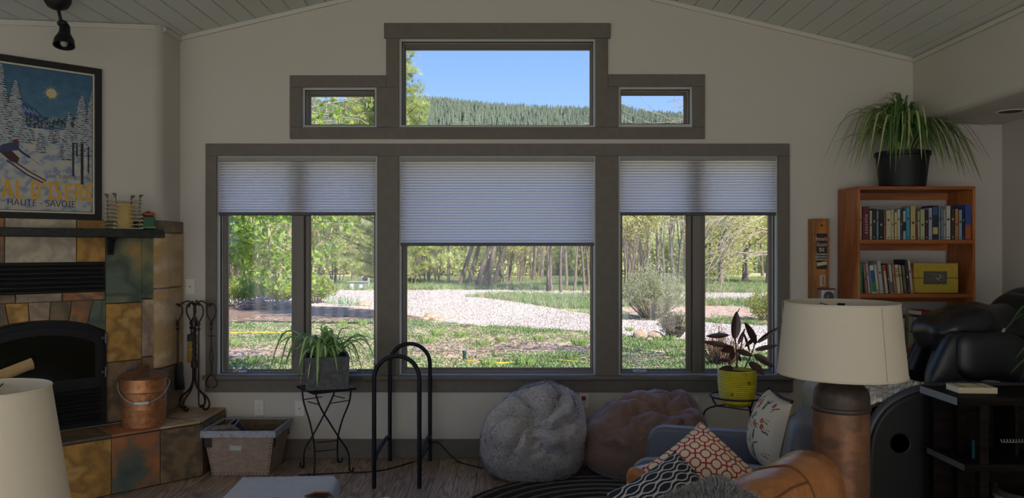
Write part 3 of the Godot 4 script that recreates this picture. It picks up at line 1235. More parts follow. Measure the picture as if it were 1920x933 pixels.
	blob(im, W * 0.335, H * 0.627, 8, 8, hex("23232c"))
	stroke(im, [Vector2(W * 0.34, H * 0.63), Vector2(W * 0.44, H * 0.675)], 1.5, hex("6a665e"))
	for k in 16:
		var a := TAU * k / 16
		im.set_pixel(int(W * 0.445 + cos(a) * 9), int(H * 0.678 + sin(a) * 9), hex("3a3a3a"))
	blob(im, W * 0.205, H * 0.53, 20, 19, hex("6a3526"))
	blob(im, W * 0.0, H * 0.62, 14, 14, hex("b2482a"))
	# thin rule round the picture
	for e in [Rect2i(0, 0, W, 4), Rect2i(0, H - 4, W, 4), Rect2i(0, 0, 4, H), Rect2i(W - 4, 0, 4, H)]:
		im.fill_rect(e, hex("3a2c2a"))


func mantel_things() -> void:
	var shelf := 1.774
	# candle holder of pale twigs round a wide yellow candle
	var c := onto(232, 426, 0.10)
	var o := thing("candle_holder", "open lantern of stacked pale rods with knotted corner posts, on the mantel", "candle holder")
	set_in(o, Vector3(c.x, shelf, c.z), 0.12)
	var twig := grain(mat(Color.WHITE, 0.8), noise(0.05, [hex("8f8468"), hex("c2b89a"), hex("a2977a")], 3), Vector3(4, 4, 4), false)
	var w := 0.092
	for k in 8:
		var s := Shape.new()
		var y := 0.006 + k * 0.0275
		for e in [-1.0, 1.0]:
			s.tube([Vector3(-w - 0.012, y + rnd(-0.002, 0.002), e * w * 0.75), Vector3(w + 0.012, y + rnd(-0.002, 0.002), e * w * 0.75)], 0.0042, 6)
			s.tube([Vector3(e * w, y + 0.008, -w * 0.75 - 0.01), Vector3(e * w, y + 0.008, w * 0.75 + 0.01)], 0.0042, 6)
		obj("rod_tier", s, twig, o)
	for e in [[-1, -1], [1, -1], [1, 1], [-1, 1]]:
		var s := Shape.new()
		var x: float = e[0] * (w - 0.008)
		var z: float = e[1] * (w * 0.75 - 0.008)
		s.tube([Vector3(x, 0, z), Vector3(x, 0.225, z)], 0.004, 6)
		for k in 8:
			s.ball(Vector3(x + rnd(-0.003, 0.003), 0.012 + k * 0.0275, z + rnd(-0.003, 0.003)), Vector3(0.008, 0.007, 0.008), 7, 5)
		s.ball(Vector3(x + e[0] * 0.004, 0.236, z), Vector3(0.011, 0.013, 0.011), 8, 6)
		s.tube([Vector3(x, 0.23, z), Vector3(x + e[0] * 0.02, 0.246, z + 0.004)], 0.006, 6)
		obj("knotted_post", s, mat(hex("6a5f4a"), 0.8), o)
	var wax := relief(mat(hex("c8a24e"), 0.5), noise(0.03, [hex("000000"), hex("ffffff")], 3), 0.2)
	wax.subsurf_scatter_enabled = true
	wax.subsurf_scatter_strength = 0.3
	o = thing("candle", "wide ribbed yellow candle standing inside the rod lantern on the mantel", "candle")
	set_in(o, Vector3(c.x + 0.004, shelf, c.z))
	var s := Shape.new()
	var prof := [Vector2(0, 0.001), Vector2(0.057, 0.001)]
	for k in 17:
		prof.append(Vector2(0.058 + (0.002 if k % 2 else 0.0), 0.005 + 0.163 * k / 16))
	prof.append_array([Vector2(0.054, 0.171), Vector2(0.03, 0.166), Vector2(0, 0.165)])
	s.lathe(prof, 28)
	obj("wax", s, wax, o)
	s = Shape.new()
	s.tube([Vector3(0, 0.164, 0), Vector3(0.002, 0.178, 0)], 0.0016, 5)
	obj("wick", s, M.black, o)
	# green tin with a red lid
	c = onto(278, 427, 0.10)
	o = thing("tin", "small green tin with a red lid at the right end of the mantel", "tin")
	set_in(o, Vector3(c.x, shelf, c.z), -0.2)
	s = Shape.new()
	s.box(Vector3(0, 0.05, 0), Vector3(0.086, 0.1, 0.06), 0.01)
	obj("body", s, mat(hex("14502a"), 0.35), o)
	s = Shape.new()
	s.box(Vector3(0, 0.111, 0), Vector3(0.084, 0.026, 0.058), 0.010)
	var lid := obj("lid", s, mat(hex("b5362a"), 0.35), o)
	s = Shape.new()
	s.ball(Vector3(0, 0.127, 0), Vector3(0.014, 0.006, 0.012), 10, 6)
	obj("lid_knob", s, M.iron, lid)
	s = Shape.new()
	s.box(Vector3(0, 0.018, 0.0), Vector3(0.0868, 0.011, 0.0608), 0.004)
	obj("band", s, mat(hex("a9b03a"), 0.4), o)


func bucket() -> void:
	var p := at(270, 797, 5.47)
	var o := thing("ash_bucket", "lidded copper ash bucket with a wire bail and white grip standing on the hearth", "bucket", Vector3(p.x, 0.401, p.z), 0.35)
	var s := Shape.new()
	var r := 0.151
	var h := 0.345
	s.lathe([Vector2(0, 0), Vector2(r - 0.016, 0.0), Vector2(r - 0.012, 0.006), Vector2(r - 0.006, h * 0.36), Vector2(r - 0.003, h * 0.37), Vector2(r - 0.005, h * 0.385), Vector2(r - 0.002, h * 0.70), Vector2(r + 0.004, h * 0.715), Vector2(r - 0.001, h * 0.735), Vector2(r, h)], 48)
	obj("body", s, M.copper, o)
	s = Shape.new()
	s.lathe([Vector2(r - 0.008, h - 0.012), Vector2(r + 0.012, h - 0.006), Vector2(r + 0.015, h + 0.002), Vector2(r + 0.010, h + 0.007), Vector2(r - 0.012, h + 0.015), Vector2(0.05, h + 0.044), Vector2(0.034, h + 0.047), Vector2(0.03, h + 0.050), Vector2(0.026, h + 0.056), Vector2(0.036, h + 0.064), Vector2(0.038, h + 0.07), Vector2(0.03, h + 0.077), Vector2(0, h + 0.079)], 48)
	obj("lid", s, M.copper_dark, o)
	for e in [-1.0, 1.0]:
		s = Shape.new()
		s.ball(Vector3(e * (r + 0.004), h - 0.04, 0), Vector3(0.008, 0.016, 0.016), 10, 8)
		obj("lug", s, M.copper_dark, o)
	s = Shape.new()
	var pts := []
	for k in 25:
		var a := PI * k / 24
		pts.append(Vector3(-cos(a) * (r + 0.014), h - 0.04 - sin(a) * 0.125, sin(a) * (r + 0.02)))
	s.tube(pts, 0.0036, 6)
	var bail := obj("bail", s, M.steel, o)
	s = Shape.new()
	s.tube([pts[10], pts[12], pts[14]], [0.011, 0.0125, 0.011], 12)
	obj("grip", s, mat(hex("cfc8bb"), 0.5), bail)


func fire_tools() -> void:
	var p := ground(362, 768, 0.40)
	var y := 0.401
	var bronze := mat(hex("3b2c27"), 0.42, 0.6)
	var o := thing("fire_tool_stand", "wrought iron fire tool stand with a twisted post and curled feet on the hearth end", "tool stand", Vector3(p.x + 0.01, y, p.z))
	var s := Shape.new()
	for k in 4:
		var a := TAU * (k + 0.2) / 4
		var q := func(r: float, h: float) -> Vector3:
			return Vector3(cos(a) * r, h, sin(a) * r * 0.8)
		s.tube(curve([q.call(0.012, 0.34), q.call(0.014, 0.22), q.call(0.05, 0.15), q.call(0.115, 0.10), q.call(0.135, 0.05), q.call(0.115, 0.012), q.call(0.085, 0.010), q.call(0.078, 0.026)], 5), 0.0075, 7)
	obj("feet", s, bronze, o)
	s = Shape.new()
	for k in 3:
		var pts := []
		for j in 40:
			var a := TAU * (k / 3.0 + j / 39.0 * 2.2)
			pts.append(Vector3(cos(a) * 0.0085, 0.33 + 0.32 * j / 39.0, sin(a) * 0.0085))
		s.tube(pts, 0.0085, 6)
	obj("twisted_post", s, bronze, o)
	s = Shape.new()
	s.lathe([Vector2(0, 0.325), Vector2(0.024, 0.325), Vector2(0.024, 0.375), Vector2(0, 0.375)], 14)
	obj("collar", s, bronze, o)
	s = Shape.new()
	s.lathe([Vector2(0, 0.64), Vector2(0.024, 0.64), Vector2(0.024, 0.69), Vector2(0, 0.69)], 14)
	obj("collar", s, bronze, o)
	s = Shape.new()
	s.tube([Vector3(0, 0.69, 0), Vector3(0, 0.815, 0)], 0.010, 8)
	for k in 4:
		var a := TAU * k / 4
		s.tube(curve([Vector3(0, 0.80, 0), Vector3(cos(a) * 0.05, 0.835, sin(a) * 0.04), Vector3(cos(a) * 0.105, 0.81, sin(a) * 0.085), Vector3(cos(a) * 0.12, 0.795, sin(a) * 0.097), Vector3(cos(a) * 0.128, 0.812, sin(a) * 0.103)], 5), 0.006, 6)
	obj("hook_crown", s, bronze, o)
	# the four tools hang round the post
	var kinds := [["shovel", "black ash shovel hanging at the left of the fire tool stand", -0.115, 0.03], ["hearth_brush", "hearth brush with yellow bristles hanging on the fire tool stand", -0.05, -0.06], ["poker", "straight iron poker hanging in front on the fire tool stand", 0.055, 0.055], ["log_tongs", "iron log tongs hanging at the right of the fire tool stand", 0.125, -0.015]]
	for k in 4:
		var q: Array = kinds[k]
		var t := thing(q[0], q[1], "fire tool", Vector3(p.x + 0.01 + q[2], y, p.z + q[3]), 0.0)
		s = Shape.new()
		var top := 0.815
		var loop := curve([Vector3(0.0, top - 0.155, 0), Vector3(-0.008, top - 0.13, 0), Vector3(-0.034, top - 0.075, 0), Vector3(-0.03, top - 0.02, 0), Vector3(0.0, top, 0), Vector3(0.03, top - 0.02, 0), Vector3(0.034, top - 0.075, 0), Vector3(0.008, top - 0.13, 0), Vector3(0.0, top - 0.155, 0)], 5)
		s.tube(loop, 0.006, 6)
		s.ball(Vector3(0, top - 0.155, 0), Vector3(0.014, 0.012, 0.014), 9, 6)
		s.ball(Vector3(0, top - 0.19, 0), Vector3(0.014, 0.012, 0.014), 9, 6)
		obj("handle", s, bronze, t)
		s = Shape.new()
		var foot: float = [0.32, 0.52, 0.12, 0.46][k]
		s.tube([Vector3(0, top - 0.15, 0), Vector3(0, foot, 0)], 0.0062, 7)
		obj("shaft", s, bronze, t)
		s = Shape.new()
		if k == 0:
			var g := PackedVector3Array()
			for j in 7:
				for i in 7:
					var u := (i / 6.0 - 0.5) * (0.055 + 0.05 * sin(minf(j / 4.0, 1.0) * PI / 2))
					g.append(Vector3(u, 0.35 - 0.19 * j / 6.0, 0.010 - 6.0 * u * u + 0.02 * sin(j / 6.0 * PI)))
			s.grid(g, 7, 7)
			var g2 := PackedVector3Array()
			for v in g:
				g2.append(v + Vector3(0, 0, -0.003))
			s.grid(g2, 7, 7)
			obj("scoop", s, M.iron, t)
		elif k == 1:
			s.box(Vector3(0, 0.545, 0), Vector3(0.055, 0.055, 0.03), 0.006)
			obj("ferrule", s, M.black, t)
			s = Shape.new()
			var g := PackedVector3Array()
			for j in 6:
				for i in 18:
					var a := TAU * i / 18
					var u := j / 5.0
					g.append(Vector3(cos(a) * (0.025 + 0.006 * sin(u * 2.5)), 0.525 - 0.17 * u + 0.004 * (i % 2), sin(a) * (0.014 + 0.004 * u)))
			s.grid(g, 18, 6, true)
			var bristle := relief(mat(hex("a98a45"), 0.9), noise(0.2, [hex("000000"), hex("ffffff")], 2), 0.3)
			bristle.uv1_triplanar = true
			bristle.uv1_scale = Vector3(20, 1.5, 20)
			obj("bristles", s, bristle, t)
			s = Shape.new()
			s.box(Vector3(0, 0.455, 0), Vector3(0.062, 0.008, 0.037), 0.003)
			obj("binding", s, mat(hex("c9b27a"), 0.8), t)
		elif k == 2:
			s.tube(curve([Vector3(0, 0.13, 0), Vector3(0.002, 0.06, 0), Vector3(0.02, 0.03, 0.01), Vector3(0.03, 0.055, 0.012)], 5), [0.006, 0.006, 0.006, 0.006, 0.006, 0.006, 0.006, 0.0055, 0.005, 0.005, 0.0045, 0.004, 0.0035, 0.003, 0.0025, 0.002], 6)
			obj("hook", s, bronze, t)
		else:
			for e in [-1.0, 1.0]:
				s.tube(curve([Vector3(0, 0.50, 0.004 * e), Vector3(e * 0.012, 0.40, 0), Vector3(-e * 0.004, 0.30, 0), Vector3(e * 0.03, 0.24, 0), Vector3(e * 0.042, 0.19, 0), Vector3(e * 0.012, 0.165, 0)], 5), 0.0055, 6)
			s.box(Vector3(0, 0.565, 0), Vector3(0.05, 0.008, 0.02), 0.003)
			obj("jaws", s, bronze, t)


func firewood() -> void:
	# split logs stacked on the hearth in front of the insert
	var bark := relief(grain(mat(Color.WHITE, 0.9), noise(0.05, [hex("4a382a"), hex("6d5440"), hex("7f6650")], 4), Vector3(6, 6, 1.5), false), noise(0.08, [hex("000000"), hex("ffffff")], 4), 0.5)
	var flesh := relief(grain(mat(Color.WHITE, 0.8), noise(0.05, [hex("a8875a"), hex("c9a878"), hex("b6945f"), hex("8e6c45")], 4), Vector3(9, 9, 0.8), false), noise(0.1, [hex("000000"), hex("ffffff")], 3), 0.2)
	var where := [["bottom right log of the firewood pile on the hearth behind the left lamp", -1.01, 0.065, 0.20, 0.4], ["bottom left log of the firewood pile on the hearth", -1.15, 0.065, 0.20, 0.5], ["second-layer right log of the firewood pile behind the left lamp", -1.03, 0.185, 0.20, 0.3], ["second-layer left log of the firewood pile", -1.16, 0.185, 0.20, 0.6], ["third-layer right log of the firewood pile just above the lamp shade", -1.02, 0.305, 0.20, 0.45], ["third-layer left log of the firewood pile", -1.15, 0.305, 0.20, 0.5], ["pale split log lying slanted on top of the firewood pile at the left edge", -1.03, 0.435, 0.20, 0.0]]
	for k in where.size():
		var q: Array = where[k]
		var o := thing("firewood_log", q[0], "log", Vector3.ZERO, 0.0, "split logs stacked on the hearth")
		var tilt := 0.30 if k == 6 else 0.0
		o.transform = hearth_frame * Transform3D(Basis(Vector3.BACK, tilt) * Basis(Vector3.UP, (0.15 if k == 6 else PI / 2 + (q[4] - 0.4) * 0.3) + (PI / 2 if k == 6 else 0.0)) * Basis(Vector3.BACK, PI * 0.8 if k == 6 else 0.0), Vector3(q[1], 0.40 + q[2] + 0.005, q[3]))
		var r := 0.060 if k < 6 else 0.050
		var out := PackedVector3Array()
		var n := 9
		var outer := []
		for i in n:
			var a := PI * 1.15 * i / (n - 1) - 0.1
			outer.append(Vector2(cos(a), sin(a)) * r * rnd(0.93, 1.06))
		for z in 7:
			for i in n:
				out.append(Vector3(outer[i].x * rnd(0.97, 1.03), outer[i].y * rnd(0.97, 1.03) - 0.02, (z / 6.0 - 0.5) * 0.34))
		var s := Shape.new()
		s.grid(out, n, 7)
		obj("bark", s, flesh if k == 6 else bark, o)
		s = Shape.new()
		var apex := Vector2(0.004, -r * 0.72)
		for i in 6:
			var a := out[i * n]
			var b := out[(i + 1) * n]
			var c := out[i * n + n - 1]
			var d := out[(i + 1) * n + n - 1]
			var p := Vector3(apex.x, apex.y, a.z)
			var t := Vector3(apex.x, apex.y, b.z)
			s.poly([a, b, t, p])
			s.poly([p, t, d, c])
		for e in [0, 6]:
			var fan := []
			for i in n:
				fan.append(out[e * n + i])
			fan.append(Vector3(apex.x, apex.y, out[e * n].z))
			s.poly(fan)
		obj("split_face", s, flesh, o)


# ---------------------------------------------------------------- soft things and seats by the window
func pillow(w: float, h: float, t: float, m: Material, o: Node3D, puff := 0.5) -> void:   # a plump square cushion in x, y; its two faces are separate parts
	for e in [1.0, -1.0]:
		var p := PackedVector3Array()
		var uvs := PackedVector2Array()
		var n := 25
		for j in n:
			for i in n:
				var u := i / (n - 1.0) * 2 - 1
				var v := j / (n - 1.0) * 2 - 1
				var pinch := 1.0 - 0.10 * (1.0 - absf(u * v)) * (u * u + v * v) * 0.5
				var z := pow(maxf(0.0, (1.0 - u * u) * (1.0 - v * v)), puff) * t / 2
				z += 0.004 * sin(u * 7 + v * 3) * (1 - u * u) * (1 - v * v)
				p.append(Vector3(u * w / 2 * (1.0 - 0.07 * (1 - v * v) * u * u), v * h / 2 * (1.0 - 0.07 * (1 - u * u) * v * v), z * e))
				uvs.append(Vector2(u * 0.5 + 0.5, 0.5 - v * 0.5))
		var s := Shape.new()
		s.grid(p, n, n, false, uvs)
		obj("front_panel" if e > 0 else "back_panel", s, m if e > 0 or not M.has("pillow_back") else M.pillow_back, o)


func rounded(x0: float, x1: float, y0: float, y1: float, r0: float, r1: float, steps := 6) -> PackedVector2Array:   # an outline whose top corners are rounded by r0 (at x0) and r1
	var out := PackedVector2Array([Vector2(x0, y0)])
	for k in steps + 1:
		var a := PI - PI / 2 * k / steps
		out.append(Vector2(x0 + r0, y1 - r0) + Vector2(cos(a), sin(a)) * r0)
	for k in steps + 1:
		var a := PI / 2 - PI / 2 * k / steps
		out.append(Vector2(x1 - r1, y1 - r1) + Vector2(cos(a), sin(a)) * r1)
	out.append(Vector2(x1, y0))
	return out


func padded(s: Shape, outline: PackedVector2Array, z0: float, z1: float, r: float) -> void:   # a prism with its rims rounded over
	var n := outline.size()
	var c := Vector2.ZERO
	for p in outline:
		c += p / n
	var rows := []
	for k in 7:
		var a := PI / 2 * k / 6
		rows.append([z0 + r - r * sin(PI / 2 - a), r * (1 - sin(a))])
	for k in 7:
		var a := PI / 2 * k / 6
		rows.append([z1 - r + r * sin(a), r * (1 - cos(a))])
	var pts := PackedVector3Array()
	for q in rows:
		for k in n:
			var b := outline[(k + 1) % n] - outline[(k + n - 1) % n]
			var inward := Vector2(-b.y, b.x).normalized()
			if inward.dot(c - outline[k]) < 0:
				inward = -inward
			var p: Vector2 = outline[k] + inward * q[1]
			pts.append(Vector3(p.x, p.y, q[0]))
	s.grid(pts, n, rows.size(), true)
	for e in [0, rows.size() - 1]:
		var flat := PackedVector2Array()
		for k in n:
			flat.append(Vector2(pts[e * n + k].x, pts[e * n + k].y))
		var at_ := Geometry2D.triangulate_polygon(flat)
		var v0 := s.v.size()
		var i0 := s.ix.size()
		for k in n:
			s.add(pts[e * n + k])
		for k in range(0, at_.size(), 3):
			if e == 0:
				s.tri(v0 + at_[k], v0 + at_[k + 1], v0 + at_[k + 2])
			else:
				s.tri(v0 + at_[k], v0 + at_[k + 2], v0 + at_[k + 1])
		s.normals(v0, i0)


func lattice_print() -> StandardMaterial3D:   # red chain lattice on cream
	var im := Image.create(512, 512, false, Image.FORMAT_RGB8)
	im.fill(hex("d8c7b0"))
	var red := hex("9c2430")
	var n := 6
	var c := 512.0 / n
	for j in range(-1, n + 1):
		for i in range(-1, n + 1):
			var o := Vector2(i * c, j * c)
			var q := []
			for k in 9:
				var a := TAU * (k + 0.5) / 8
				q.append(o + Vector2(c / 2, c / 2) + Vector2(cos(a), sin(a)) * c * 0.36)
			stroke(im, q, c * 0.05, red)
			for k in 4:
				var a := TAU * (k + 0.5) / 4
				stroke(im, [o + Vector2(c / 2, c / 2) + Vector2(cos(a), sin(a)) * c * 0.36, o + Vector2(c / 2, c / 2) + Vector2(cos(a), sin(a)) * c * 0.70], c * 0.055, red)
	var m := mat(Color.WHITE, 0.85)
	m.albedo_texture = ImageTexture.create_from_image(im)
	return m


func ogee_print() -> StandardMaterial3D:   # navy with cream double waves
	var im := Image.create(512, 512, false, Image.FORMAT_RGB8)
	im.fill(hex("131b36"))
	for lane in 10:
		for e in [-1.0, 1.0]:
			for d in [0.0, 9.0]:
				var pts := []
				for k in 65:
					var x := k * 8.0
					pts.append(Vector2(x, lane * 51.2 + 25 + e * (12.0 + d * 0.5 + 11.0 * signf(sin(x / 512.0 * TAU * 4 + lane * PI)) * pow(absf(sin(x / 512.0 * TAU * 4 + lane * PI)), 0.6))))
				stroke(im, pts, 2.6 if d == 0.0 else 1.4, hex("c9c6bd"))
	var m := mat(Color.WHITE, 0.8)
	m.albedo_texture = ImageTexture.create_from_image(im)
	return m


func embroidered() -> StandardMaterial3D:   # stitched sprigs, berries and small trees on cream
	var im := Image.create(512, 512, false, Image.FORMAT_RGB8)
	im.fill(hex("d6cab6"))
	var r := RandomNumberGenerator.new()
	r.seed = 12
	var inks := [hex("a8323c"), hex("2f6b4a"), hex("b56a3a"), hex("3d4a6a"), hex("b84a68"), hex("6a4a80"), hex("2a2a2a"), hex("7d9a5a")]
	for k in 46:
		var p := Vector2(r.randf_range(40, 430), r.randf_range(40, 470))
		var ink: Color = inks[k % inks.size()]
		match k % 4:
			0:
				for i in 5:
					var a := TAU * i / 5
					blob(im, p.x + cos(a) * 12, p.y + sin(a) * 12, 8, 8, ink)
				blob(im, p.x, p.y, 5, 5, hex("d8b24a"))
			1:
				stroke(im, [p, p + Vector2(20, -30), p + Vector2(52, -42)], 2.5, hex("33362e"))
				for i in 4:
					blob(im, p.x + i * 13, p.y - 24 - i * 6, 7, 4, ink)
			2:
				for i in 4:
					fill_poly(im, [p + Vector2(-18 + i * 3, 16 - i * 14), p + Vector2(0, -14 - i * 14), p + Vector2(18 - i * 3, 16 - i * 14)], hex("2f5f48"))
				stroke(im, [p + Vector2(0, 16), p + Vector2(0, 28)], 3, hex("5a4030"))
			3:
				stroke(im, [p, p + Vector2(14, 8), p + Vector2(34, 4), p + Vector2(50, 12)], 5, ink)
				for i in 3:
					blob(im, p.x + 20 + i * 16, p.y - 14, 4, 4, inks[(k + i) % 8])
	var m := relief(mat(Color.WHITE, 0.85), ImageTexture.create_from_image(im), 0.1)
	m.albedo_texture = ImageTexture.create_from_image(im)
	return m


func chairs_and_bags() -> void:
	# grey armchair that faces left
	var yaw := deg_to_rad(-17.0)
	var o := thing("armchair", "grey upholstered armchair facing left, with rounded arms, under the yellow plant pot", "armchair", Vector3(0.70, 0, -4.27), yaw)
	for e in [-1.0, 1.0]:
		var s := Shape.new()
		padded(s, rounded(0.0, 0.80, 0.12, 0.60 if e < 0 else 0.585, 0.10, 0.06), e * 0.345 - 0.05, e * 0.345 + 0.05, 0.022)
		obj("arm", s, M.velvet, o)
	var s := Shape.new()
	s.box(Vector3(0.36, 0.36, 0), Vector3(0.70, 0.17, 0.58), 0.05)
	obj("seat_cushion", s, M.velvet, o)
	s = Shape.new()
	s.box(Vector3(0.40, 0.20, 0), Vector3(0.76, 0.14, 0.6), 0.02)
	obj("base", s, M.velvet, o)
	s = Shape.new()
	s.xf = Transform3D(Basis(Vector3.BACK, -0.20), Vector3(0.70, 0.30, 0))
	var back := rounded(-0.36, 0.36, 0.0, 0.50, 0.16, 0.16)
	var turned := Transform3D(Basis(Vector3.UP, PI / 2), Vector3(0, 0, 0))
	s.xf = s.xf * turned
	padded(s, back, -0.02, 0.16, 0.05)
	obj("back", s, M.velvet, o)
	for e in [[0.08, 0.28], [0.08, -0.28], [0.72, 0.28], [0.72, -0.28]]:
		s = Shape.new()
		s.tube([Vector3(e[0], 0.14, e[1]), Vector3(e[0], 0.0, e[1])], [0.022, 0.014], 8)
		obj("leg", s, M.cherry, o)
	# cushion with stitched sprigs
	M.pillow_back = mat(hex("a8977c"), 0.9)
	o = thing("cushion", "cream cushion with coloured embroidery and dark piping, leaning on the grey armchair's back", "cushion")
	var c := at(1447, 808, 4.25)
	o.transform = Transform3D(Basis(Vector3.UP, deg_to_rad(-93)) * Basis(Vector3.RIGHT, -0.22), c)
	pillow(0.44, 0.40, 0.23, embroidered(), o)
	s = Shape.new()
	var rim := []
	for k in 64:
		var a := TAU * k / 64
		var q := Vector2(cos(a), sin(a))
		q /= maxf(absf(q.x), absf(q.y))
		rim.append(Vector3(q.x * 0.212 * (1.0 - 0.07 * (1 - q.y * q.y)), q.y * 0.212 * (1.0 - 0.07 * (1 - q.x * q.x)), 0))
	s.tube(rim, 0.007, 6, false, true)
	obj("piping", s, mat(hex("15151a"), 0.8), o)
	M.erase("pillow_back")
	# tan leather sofa seen over its back, its far arm pointing to the window
	var b := Vector3(1.20, 0, -2.95)
	var a := Vector3(0.21, 0, -2.23)
	var along := (a - b).normalized()   # local -x
	var sofa_yaw := atan2(along.z, -along.x)
	o = thing("leather_sofa", "tan leather sofa seen from behind, with creased back, behind the fur throw", "sofa", b, sofa_yaw)
	# local x runs towards the lamp, z towards the camera, seat side is -z
	s = Shape.new()
	var length := (a - b).length() + 0.9
	var p := PackedVector3Array()
	var nu := 25
	var prof := [Vector2(-0.17, 0.40), Vector2(-0.19, 0.60), Vector2(-0.18, 0.72), Vector2(-0.15, 0.80), Vector2(-0.08, 0.845), Vector2(0.0, 0.86), Vector2(0.06, 0.845), Vector2(0.105, 0.80), Vector2(0.125, 0.70), Vector2(0.125, 0.45), Vector2(0.11, 0.12)]
	var fine := []
	for k in prof.size() - 1:
		for i in 4:
			var q: Vector2 = prof[k].cubic_interpolate(prof[k + 1], prof[maxi(k - 1, 0)], prof[mini(k + 2, prof.size() - 1)], i / 4.0)
			fine.append(q)
	fine.append(prof[prof.size() - 1])
	for q in fine:
		for i in nu:
			var u := i / (nu - 1.0)
			var x := -length * (1 - u)
			var inset := 1.0
			if u > 0.955:
				inset = sqrt(maxf(0.0, 1.0 - pow((u - 0.955) / 0.045, 2)))
			var crease := 0.008 * sin(x * 21 + q.x * 30) * exp(-pow((x + 0.38) / 0.22, 2)) + 0.006 * sin(x * 9 + 1)
			p.append(Vector3(x, q.y - (1 - inset) * (0.09 if q.y > 0.4 else 0.0) + (x + 0.26) * 0.13 * smoothstep(0.4, 0.7, q.y) + crease * (1.0 if q.y > 0.6 else 0.2), q.x * (0.35 + 0.65 * inset)))
	s.grid(p, nu, fine.size())
	var end := []
	for k in fine.size():
		end.append(p[k * nu + nu - 1])
	s.poly(end)
	obj("back", s, M.leather_tan, o)
	s = Shape.new()
	var seam := []
	for k in range(6, 40):
		var v: Vector3 = p[k * nu + nu - 4]
		seam.append(v * 1.0 + Vector3(0, 0.002, 0.002 if v.z > 0 else -0.002))
	s.tube(seam, 0.0035, 6, false)
	seam = []
	for k in nu - 3:
		var v: Vector3 = p[26 * nu + k]
		seam.append(v + Vector3(0, 0.001, 0.002))
	s.tube(seam, 0.003, 6, false)
	obj("seam", s, mat(hex("6e3c16"), 0.5), o)
	for x in [-0.09, -length + 0.09]:
		s = Shape.new()
		s.xf = Transform3D(Basis(Vector3.UP, PI / 2), Vector3(x, 0, 0))
		padded(s, rounded(0.13, 0.93, 0.10, 0.635, 0.05, 0.05), -0.08, 0.08, 0.03)
		obj("arm", s, M.leather_tan, o)
	s = Shape.new()
	s.box(Vector3(-length / 2, 0.36, -0.52), Vector3(length - 0.36, 0.18, 0.78), 0.05)
	obj("seat_cushion", s, M.leather_tan, o)
	s = Shape.new()
	s.box(Vector3(-length / 2, 0.17, -0.44), Vector3(length - 0.1, 0.2, 0.88), 0.02)
	obj("base", s, M.leather_tan, o)
	for e in [[-0.1, -0.82], [-0.1, 0.02], [-length + 0.1, -0.82], [-length + 0.1, 0.02]]:
		s = Shape.new()
		s.tube([Vector3(e[0], 0.10, e[1]), Vector3(e[0], 0.0, e[1])], [0.025, 0.018], 8)
		obj("leg", s, M.cherry, o)
	# two cushions on the sofa
	o = thing("cushion", "red and cream lattice print cushion with its corners up, behind the tan sofa back", "cushion")
	o.transform = Transform3D(Basis(Vector3.UP, deg_to_rad(-4)) * Basis(Vector3.RIGHT, -0.75) * Basis(Vector3.BACK, 0.70), at(1318, 888, 3.36))
	pillow(0.37, 0.37, 0.20, lattice_print(), o)
	o = thing("cushion", "navy cushion with cream wave lines, lowest left of the cushions on the sofa", "cushion")
	o.transform = Transform3D(Basis(Vector3.UP, deg_to_rad(14)) * Basis(Vector3.RIGHT, -0.85) * Basis(Vector3.BACK, 0.45), at(1262, 948, 3.05))
	pillow(0.40, 0.36, 0.17, ogee_print(), o)
	# grey fur throw over the sofa back, nearest the camera
	o = thing("fur_throw", "grey long-haired fur throw draped over the sofa back at the bottom of the picture", "throw", b, sofa_yaw)
	p = PackedVector3Array()
	var fx := 22
	var fz := 26
	var x0 := -0.56
	var x1 := -1.12
	for j in fz:
		for i in fx:
			var u := i / (fx - 1.0)
			var k := 5.0 + j / (fz - 1.0) * (fine.size() - 9.0)
			var q: Vector2 = fine[int(k)].lerp(fine[mini(int(k) + 1, fine.size() - 1)], k - int(k))
			var lift := 0.02 + 0.008 * sin(u * 12 + j * 0.7)
			var nrm := Vector2(q.x, q.y - 0.62).normalized()
			p.append(Vector3(lerpf(x0, x1, u) + 0.02 * sin(j * 0.9), q.y + nrm.y * lift + (lerpf(x0, x1, u) + 0.26) * 0.13, q.x + nrm.x * lift))
	s = Shape.new()
	s.grid(p, fx, fz)
	var hide := obj("hide", s, mat(hex("625c56"), 0.95), o)
	var hair := Shape.new()
	hair.poly([Vector3(-0.0011, 0, 0), Vector3(0.0011, 0, 0), Vector3(0.0008, 0.014, 0.004), Vector3(0, 0.027, 0.012)])
	var spots := []
	var tints := []
	for k in 26000:
		var u := rng.randf() * (fx - 1.001)
		var v := rng.randf() * (fz - 1.001)
		var i := int(u)
		var j := int(v)
		var q := p[j * fx + i].lerp(p[j * fx + i + 1], u - i).lerp(p[(j + 1) * fx + i].lerp(p[(j + 1) * fx + i + 1], u - i), v - j)
		var nrm := (p[(j + 1) * fx + i] - p[j * fx + i]).cross(p[j * fx + i + 1] - p[j * fx + i]).normalized()
		if nrm.y < 0 and q.y > 0.8:
			nrm = -nrm
		elif q.y <= 0.8 and nrm.dot(Vector3(0, 0, q.z)) < 0:
			nrm = -nrm
		var up := (nrm + Vector3(rnd(-0.5, 0.5), rnd(-0.4, 0.3), rnd(-0.5, 0.5))).normalized()
		var side := up.cross(Vector3(rnd(-1, 1), rnd(-1, 1), rnd(-1, 1))).normalized()
		var l := rnd(0.7, 1.35)
		spots.append(Transform3D(Basis(side, up * l, side.cross(up)), q))
	for k in 24:
		var g := rnd(0.08, 0.42)
		tints.append(Color(g, g * 0.97, g * 0.93))
	many("fur", hair.mesh(), tinted(mat(Color.WHITE, 0.8)), spots, o, tints)
	ottoman()
	bean_bags()
	braided_rug()


